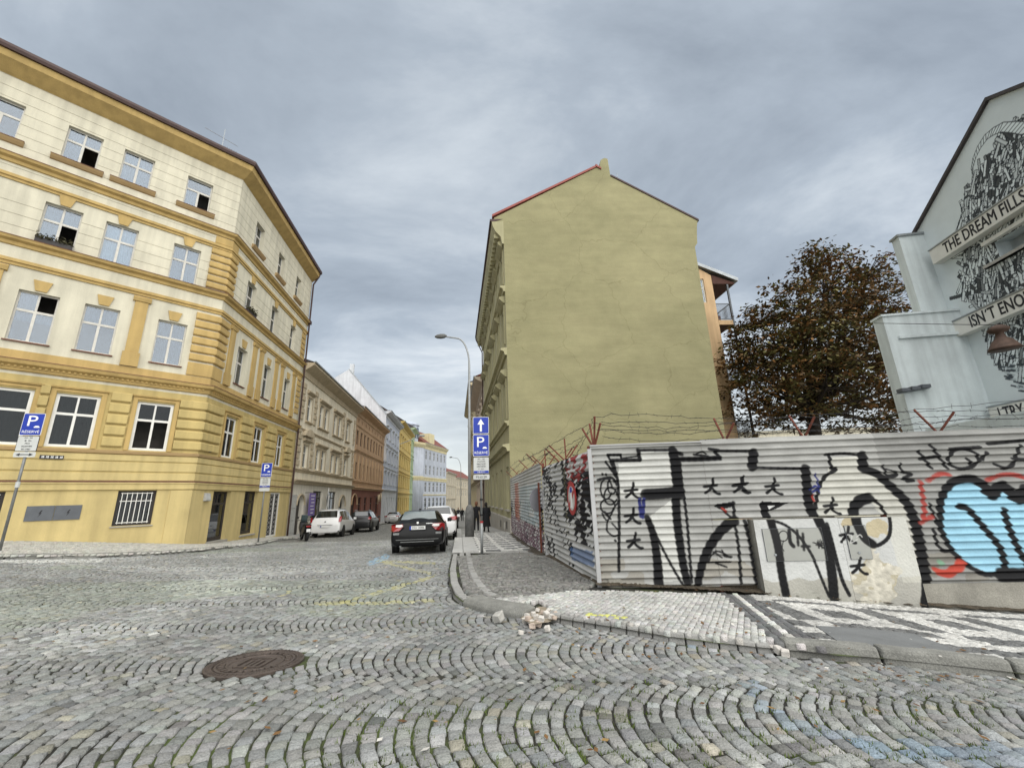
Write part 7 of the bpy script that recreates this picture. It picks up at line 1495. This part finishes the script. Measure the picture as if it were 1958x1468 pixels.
# white car ahead of it, then two dark ones
S_suv = [(.0, .36, .70, .75, .80, .66), (.03, .30, .86, .92, .88, .72), (.12, .28, 1.00, 1.12, .91, .72), (.25, .28, 1.05, 1.18, .92, .68), (.62, .28, 1.06, 1.58, .92, .60), (1.5, .27, 1.04, 1.63, .92, .62), (2.4, .27, 1.02, 1.60, .92, .60), (2.8, .27, 1.0, 1.50, .92, .58), (3.4, .28, .98, 1.04, .91, .74), (4.2, .30, .90, .92, .88, .7), (4.5, .36, .70, .72, .76, .6)]
L, wc = car('white car with red tail lights parked in front of the black estate', (836, 1034), SH, S_suv, 1.84, 'car_white', 'cars parked along the right kerb', .34, (.95, 3.65))
for s in (1, -1): pieceL(L, 'tail_light', ([(-.03, s * .50, 1.0), (.0, s * .86, .92), (.22, s * .935, .98), (.30, s * .935, 1.14), (.1, s * .86, 1.12), (.0, s * .56, 1.08)], [tuple(range(6))]), 'tail_red', wc)
number(L, wc, -.03, .86)
L, d1_ = car('dark car parked beyond the white car on the right kerb', (853, 1014), SH, S_suv, 1.84, 'car_dark', 'cars parked along the right kerb', .34, (.95, 3.65))
for s in (1, -1): pieceL(L, 'tail_light', ([(-.03, s * .50, .92), (.0, s * .84, .90), (.16, s * .935, .95), (.22, s * .935, 1.06), (.0, s * .56, 1.05)], [tuple(range(5))]), 'tail_red', d1_)
# white people carrier on the left
S_van = [(.0, .34, .72, .76, .82, .74), (.03, .28, .80, .88, .90, .76), (.09, .27, .98, 1.08, .92, .74), (.16, .27, 1.02, 1.14, .925, .72), (.50, .27, 1.04, 1.66, .925, .63), (1.4, .26, 1.03, 1.72, .925, .66), (2.4, .26, 1.02, 1.72, .925, .66), (3.1, .26, 1.0, 1.60, .925, .63), (4.0, .27, .98, 1.05, .91, .74), (4.5, .29, .86, .90, .87, .7), (4.72, .36, .66, .70, .76, .6)]
L, vn = car('white people carrier with roof rails parked on the left behind the motorcycle', (619, 1028), SH + .5, S_van, 1.85, 'car_white', 'cars parked on the left', .33, (.95, 3.75), rails=True)
for s in (1, -1): pieceL(L, 'tail_light', ([(-.0, s * .80, .92), (.05, s * .915, .92), (.17, s * .945, .98), (.22, s * .94, 1.26), (.14, s * .84, 1.26), (.06, s * .78, 1.08)], [tuple(range(6))]), 'tail_red', vn)
number(L, vn, -.03, .62, .5, .11); boxL(L, -.035, -.01, -.45, .45, .745, .77, 'handle_strip', 'post_grey', vn); MB().extr(Frame(L.P(-.02, 0, 0)[:2], SH - 90), [(-.03, 0), (.03, 0), (0, .05)], 0, .01)
boxL(L, -.03, .0, -.05, .04, .93, .99, 'badge', 'chrome', vn)
# dark off-roader, silver saloon
L, ds = car('dark green black off-roader with silver rails parked ahead of the white people carrier', (684, 1018), SH + .5, S_suv, 1.84, 'car_dark', 'cars parked on the left', .36, (.95, 3.65), rails=True)
for s in (1, -1): pieceL(L, 'tail_light', ([(-.02, s * .70, .95), (.02, s * .9, .95), (.12, s * .935, 1.0), (.12, s * .935, 1.15), (.0, s * .74, 1.14)], [tuple(range(5))]), 'tail_red', ds)
S_sal = [(.0, .32, .66, .70, .80, .66), (.03, .26, .84, .90, .86, .70), (.10, .24, .96, 1.03, .89, .74), (.62, .23, 1.0, 1.05, .905, .70), (1.25, .23, .97, 1.40, .905, .56), (1.9, .22, .955, 1.45, .91, .58), (2.5, .22, .945, 1.43, .91, .575), (2.95, .22, .93, 1.33, .91, .55), (3.6, .22, .90, .94, .905, .72), (4.3, .24, .80, .82, .86, .68), (4.6, .32, .62, .64, .74, .6)]
L, sl_ = car('silver saloon parked on the left in front of the pale blue house', (748, 1001), SH, S_sal, 1.8, 'car_silver', 'cars parked on the left', .32, (1.0, 3.7))
for s in (1, -1): pieceL(L, 'tail_light', ([(-.03, s * .52, .86), (.0, s * .84, .82), (.16, s * .915, .86), (.16, s * .915, .97), (.0, s * .56, .97)], [tuple(range(5))]), 'tail_red', sl_)
number(L, sl_, -.03, .60)
# motorcycle
pf, pr = on_ground(567, 1030), on_ground(597, 1037); dv = (pf - pr)[:2]; am = math.degrees(math.atan2(dv[1], dv[0])); mid = (pf + pr) / 2
wbL = 1.42; cen = np.array([mid[0], mid[1], g1(mid[0], mid[1])]); LM = Loc(cen, am); mo = empty('motorcycle', cen, 'black maxi scooter parked at the left kerb behind the white people carrier', 'motorcycle')
for x_ in (-.70, .72):
    c_ = LM.P(x_, 0, .30); w_ = MB().lathe(c_, [(.19, -.06), (.28, -.065), (.30, 0), (.28, .065), (.19, .06)], 20, axis=LM.y).build('wheel', 'tyre', mo, smooth=True); MB().lathe(c_, [(.20, -.03), (.20, .03), (.05, .04)], 12, axis=LM.y).build('rim', 'rim', w_)
def hull(pts, w, name, m, bev=.03):
    v = [(x, -w, z) for x, z in pts] + [(x, w, z) for x, z in pts]; n = len(pts); f = [tuple(range(n)), tuple(n + k for k in reversed(range(n)))] + [(k, (k + 1) % n, n + (k + 1) % n, n + k) for k in range(n)]
    return pieceL(LM, name, (v, f), m, mo, bevel=bev)
hull([(-.85, .55), (-.5, .40), (.1, .28), (.35, .32), (.30, .45), (.05, .55), (-.1, .72), (-.85, .80)], .17, 'rear_fairing', 'car_black'); hull([(-.95, .78), (-.1, .72), (.02, .80), (-.3, .86), (-.55, .90), (-1.0, .88)], .15, 'seat', 'trim_black'); hull([(.30, .32), (.55, .50), (.80, .62), (.74, .85), (.55, 1.02), (.42, .95), (.36, .6)], .20, 'front_fairing', 'car_black'); hull([(.46, .98), (.60, 1.0), (.42, 1.36), (.36, 1.36)], .17, 'windshield', 'rear_glass', .01); hull([(.50, .58), (.95, .56), (.86, .66), (.62, .68)], .07, 'front_mudguard', 'car_black', .02)
for s in (1, -1):
    MB().tube([LM.P(.72, s * .09, .30), LM.P(.58, s * .09, .80)], .03, 6).build('fork', 'post_grey', mo); MB().tube([LM.P(.45, 0, 1.03), LM.P(.40, s * .20, 1.08), LM.P(.32, s * .36, 1.06)], .016, 6).build('handlebar', 'trim_black', mo); boxL(LM, .42, .46, s * .34 - .06, s * .34 + .06, 1.18, 1.27, 'mirror', 'trim_black', mo, .01); MB().tube([LM.P(.38, s * .28, 1.07), LM.P(.44, s * .34, 1.2)], .008, 4).build('mirror_stem', 'trim_black', mo)
boxL(LM, -1.06, -1.02, -.10, .10, .50, .66, 'number_plate', 'number_white', mo); boxL(LM, -1.0, -.9, -.12, .12, .74, .82, 'tail_light', 'tail_red', mo, .02); boxL(LM, .74, .80, -.12, .12, .72, .82, 'headlight', 'chrome', mo, .02); MB().tube([LM.P(-.2, -.2, .28), LM.P(-.85, -.22, .42)], .05, 8).build('exhaust', 'post_grey', mo); MB().tube([LM.P(0, .1, .3), LM.P(-.05, .3, .0)], .014, 5).build('kickstand', 'post_grey', mo); MB().tube([LM.P(-.9, -.14, .92), LM.P(-1.02, 0, .95), LM.P(-.9, .14, .92)], .015, 6).build('grab_rail', 'chrome', mo)
# ================================================================== PEOPLE
mat('cloth_black', (.008, .008, .010), rough=.85, var=.2, scale=12); mat('cloth_dark', (.02, .02, .026), rough=.85, var=.2, scale=12); mat('skin', (.42, .23, .155), rough=.55, var=.05); mat('hair_dark', (.012, .009, .008), rough=.6, var=.2, scale=30); mat('hair_red', (.14, .06, .03), rough=.6, var=.2, scale=30); mat('cloth_pale', (.4, .4, .42), rough=.85, var=.2); mat('shoe', (.35, .34, .33), rough=.7, var=.1); mat('cloth_blue', (.05, .07, .12), rough=.85, var=.2)
def skinned(name, nodes, edges, radii, m, parent, L, sub_=1):
    me = bpy.data.meshes.new(name); me.from_pydata([tuple(L.P(*p)) for p in nodes], edges, []); o = link(name, me, parent, m); md = o.modifiers.new('skin', 'SKIN'); md.use_smooth_shade = True
    sv = me.skin_vertices[0].data
    for k, r_ in enumerate(radii): sv[k].radius = (r_, r_) if not isinstance(r_, tuple) else r_
    sv[0].use_root = True; md2 = o.modifiers.new('round', 'SUBSURF'); md2.levels = sub_; md2.render_levels = sub_; return o
def person(px, py, hgt, ang, label, cloth, hair, stride=.28, coat=False, legs=None, fine=True, hoff=KH, pos=None, far=False):
    b = on_ground(px, py, hoff); L = Loc(b, ang); root = empty('person', b, label, 'person', 'people walking on the right pavement'); k = hgt / 1.75; s = stride
    nd = [(0, 0, .93), (0, 0, 1.12), (.01, 0, 1.30), (.0, 0, 1.43), (.015, 0, 1.52),
        (0, .10, .90), (s * .45, .10, .50), (s * .55, .10, .09), (s * .55 + .14, .11, .04), (0, -.10, .90), (-s * .10, -.10, .49), (-s * .85, -.10, .14), (-s * .85 + .12, -.11, .04),
        (.0, .18, 1.39), (-.08, .25, 1.12), (-.02 - s * .3, .26, .88), (.0, -.18, 1.39), (-.02, -.25, 1.12), (.10 + s * .2, -.25, .89)]
    nd = [(x * k, y * k, z * k) for x, y, z in nd]; ed = [(0, 1), (1, 2), (2, 3), (3, 4), (0, 5), (5, 6), (6, 7), (7, 8), (0, 9), (9, 10), (10, 11), (11, 12), (2, 13), (13, 14), (14, 15), (2, 16), (16, 17), (17, 18)]
    rd = [(.15, .11), (.14, .10), (.17, .11), .07, .055, .10, .07, .05, .045, .10, .07, .05, .045, .075, .055, .04, .075, .055, .04]; rd = [tuple(v * k for v in r_) if isinstance(r_, tuple) else r_ * k for r_ in rd]
    skinned('body', nd, ed, rd, cloth, root, L)
    hd = np.array([.03 * k, 0, 1.63 * k]); MB().lathe(L.P(*hd), [(.02 * k, -.125 * k), (.062 * k, -.10 * k), (.078 * k, -.02 * k), (.078 * k, .04 * k), (.055 * k, .10 * k), (.01, .122 * k)], 14, axis=L.z).build('head', 'skin', root, smooth=True)
    if not far:
        hp = [(.12, -.03), (.128, .0), (.10, .04)]; MB().lathe(L.P(hd[0] - .018 * k, 0, hd[2] + .0), [(.05 * k, -.13 * k), (.088 * k, -.08 * k), (.094 * k, .03 * k), (.075 * k, .10 * k), (.02 * k, .14 * k)], 14, axis=L.z).build('hair', hair, root, smooth=True)
        for sy in (1, -1): MB().lathe(L.P(hd[0] + .01, sy * .08 * k, hd[2]), [(.012, -.02), (.02, 0), (.012, .02)], 6, axis=L.z).build('ear', 'skin', root)
        for sy, (x, y, z) in ((1, nd[15]), (-1, nd[18])):
            hn_ = [(x, y, z), (x + .01, y, z - .06 * k), (x + .02, y, z - .10 * k)]; ed_ = [(0, 1), (1, 2)]; rr_ = [.026 * k, (.034 * k, .02 * k), (.030 * k, .016 * k)]
            for q in range(4): i0 = len(hn_); hn_ += [(x + .045 - .02 * q, y, z - .135 * k), (x + .05 - .02 * q, y - sy * .012, z - .165 * k + .006 * abs(q - 1.4))]; ed_ += [(2, i0), (i0, i0 + 1)]; rr_ += [.0095, .008]
            i0 = len(hn_); hn_ += [(x + .05, y - sy * .01, z - .08 * k), (x + .065, y - sy * .015, z - .11 * k)]; ed_ += [(1, i0), (i0, i0 + 1)]; rr_ += [.011, .009]; skinned('hand', hn_, ed_, rr_, 'skin', root, L, 1)
        for q in (8, 12):
            x, y, z = nd[q]; hull_ = [(x - .20, z - .03), (x + .10, z - .03), (x + .10, z + .02), (x - .02, z + .06), (x - .19, z + .07)]; v = [(a_, y - .045, b_) for a_, b_ in hull_] + [(a_, y + .045, b_) for a_, b_ in hull_]; pieceL(L, 'shoe', (v, [tuple(range(5)), tuple(5 + j for j in reversed(range(5)))] + [(j, (j + 1) % 5, 5 + (j + 1) % 5, 5 + j) for j in range(5)]), 'shoe' if hair == 'hair_red' else 'cloth_black', root, bevel=.015)
    if coat:
        prof = [(.0, 1.44, .10), (.0, 1.36, .19), (.0, 1.15, .19), (.0, .98, .20), (-.01, .75, .22), (-.02, .50, .25), (-.03, .30, .27)]; mb_ = MB(); n = 16
        for x, z, r_ in prof:
            for j in range(n): t = 2 * math.pi * j / n; mb_.v.append(tuple(L.P((x + r_ * .72 * math.cos(t) * (1 + .05 * math.sin(3 * t))) * k, r_ * math.sin(t) * k, z * k)))
        for i in range(len(prof) - 1):
            for j in range(n): mb_.f.append((i * n + j, i * n + (j + 1) % n, (i + 1) * n + (j + 1) % n, (i + 1) * n + j))
        mb_.build('coat', cloth, root, smooth=True)
    return root
person(911, 1017, 1.76, 97.5, 'person in a black suit walking away beside the lamp base', 'cloth_black', 'hair_red', .30)
person(930, 1016, 1.70, 99, 'person in a long black coat with dark hair walking away on the right pavement', 'cloth_black', 'hair_dark', .32, coat=True)
person(876, 997, 1.75, 95, 'distant person in dark trousers and a pale top far down the right pavement', 'cloth_dark', 'hair_dark', .25, far=True, hoff=KH)
person(884, 996, 1.72, 100, 'distant person in black far down the right pavement', 'cloth_black', 'hair_dark', .25, far=True)
person(868, 993, 1.70, 97, 'distant person in dark blue at the far kerb', 'cloth_blue', 'hair_dark', .2, far=True)
# ================================================================== CHESTNUT TREE
mat('bark', (.035, .026, .02), rough=.95, var=.3, scale=6, bump=.6, bscale=20); mat('leaf', attr='tint', rough=.7, var=.2, scale=1.2, spec=.2)
def tree():
    r = np.random.default_rng(77); yb = 27.0
    def at(px, py, yy): d = ray(px, py); return d * (yy / d[1])
    base = at(1555, 900, yb); base[2] = g1(base[0], base[1]) - .3; T = empty('chestnut_tree', base, 'large chestnut tree with dark brown and green autumn leaves behind the fence', 'tree')
    trunk_top = at(1550, 770, yb); mb = MB(); mb.tube([base, base * .6 + trunk_top * .4 + np.array([.1, 0, 0]), trunk_top], [.48, .40, .34], 12); mb.build('trunk', 'bark', T, smooth=True)
    lobes = []      # centre px, depth, radii (m)
    for px, py, dy, rx, rz in ((1590, 560, 0, 3.0, 2.5), (1520, 590, -1, 2.6, 2.2), (1655, 570, 1, 2.8, 2.4), (1580, 525, 1, 2.2, 1.8), (1470, 640, 0, 2.6, 2.2), (1690, 640, 0, 2.4, 2.4), (1600, 650, -2, 3.0, 2.6), (1530, 680, -2, 2.8, 2.4), (1440, 715, 0, 2.2, 2.2), (1660, 700, -1, 2.8, 2.5), (1710, 740, 1, 2.4, 2.4), (1590, 730, -2.5, 2.8, 2.2), (1490, 750, -1, 2.6, 2.0), (1440, 785, 1, 2.0, 1.8), (1640, 775, 0, 2.8, 1.8), (1720, 800, 1, 2.2, 1.8), (1545, 800, 1.5, 2.6, 1.6), (1480, 690, 2.5, 2.6, 2.4), (1620, 620, 3, 3.2, 2.8), (1560, 700, 3.5, 3.2, 3.0), (1425, 640, 1, 1.5, 1.5), (1410, 690, 1, 1.3, 1.6), (1660, 510, 1, 1.4, 1.1), (1560, 500, 0, 1.4, 1.2)):
        lobes.append((at(px, py, yb + dy), rx, rz))
    P = []; ntw = 0
    for c, rx, rz in lobes:
        # limb
        m_ = c * .5 + trunk_top * .5 + np.array([r.normal(0, .5), r.normal(0, .5), -.6]); MB().tube([trunk_top - np.array([0, 0, .3]), m_, c], [.20, .11, .05], 7).build('limb', 'bark', T, smooth=True)
        mbt = MB()
        for q in range(7):
            v = r.normal(0, 1, 3); v /= np.linalg.norm(v); e = c + v * np.array([rx, rx, rz]) * .8; mbt.tube([m_ * .35 + c * .65, c * .45 + e * .55 + r.normal(0, .15, 3), e], [.045, .03, .012], 5)
        o = mbt.build('twigs', 'bark', T); tag(o, kind='stuff')
        ncl = int(56 * rx * rz / 5)
        for q in range(ncl):
            v = r.normal(0, 1, 3); v /= np.linalg.norm(v); v[2] *= 1.0; rad = r.uniform(.55, 1.05); cc_ = c + v * np.array([rx, rx, rz]) * rad
            nl = r.integers(16, 40); sp = r.uniform(.22, .5); p = cc_ + r.normal(0, 1, (nl, 3)) * np.array([sp, sp, sp * .38]); P.append(np.c_[p, np.full(nl, r.uniform(0, 1))])
    P = np.concatenate(P); n = len(P); a = r.uniform(0, 2 * np.pi, n); s = r.uniform(.10, .21, n); tilt = r.normal(-.35, .35, n)
    d = np.stack([np.cos(a), np.sin(a), tilt], -1); d /= np.linalg.norm(d, axis=1, keepdims=True); e = np.cross(d, np.array([0, 0, 1.0]) + r.normal(0, .35, (n, 3))); e /= np.linalg.norm(e, axis=1, keepdims=True)
    p = P[:, :3]; V = np.stack([p, p + d * s[:, None] + e * s[:, None] * .45, p + d * s[:, None] * 2.1, p + d * s[:, None] - e * s[:, None] * .45], 1)
    pal = np.array([(.14, .085, .038), (.10, .092, .032), (.19, .10, .036), (.065, .046, .022), (.135, .115, .04)]); cl = P[:, 3]; idx = (cl * 5).astype(int).clip(0, 4); idx = np.where(r.random(n) < .3, r.integers(0, 5, n), idx); tc_ = pal[idx] * r.uniform(.6, 1.5, n)[:, None]
    rare = r.random(n) < .03; tc_[rare] = (.20, .09, .02)
    o = link('crown', np_mesh('crown', V.reshape(-1, 3), np.arange(4 * n).reshape(-1, 4), colors=np.repeat(tc_, 4, 0)), T, 'leaf')
    print('leaves', n)
tree()
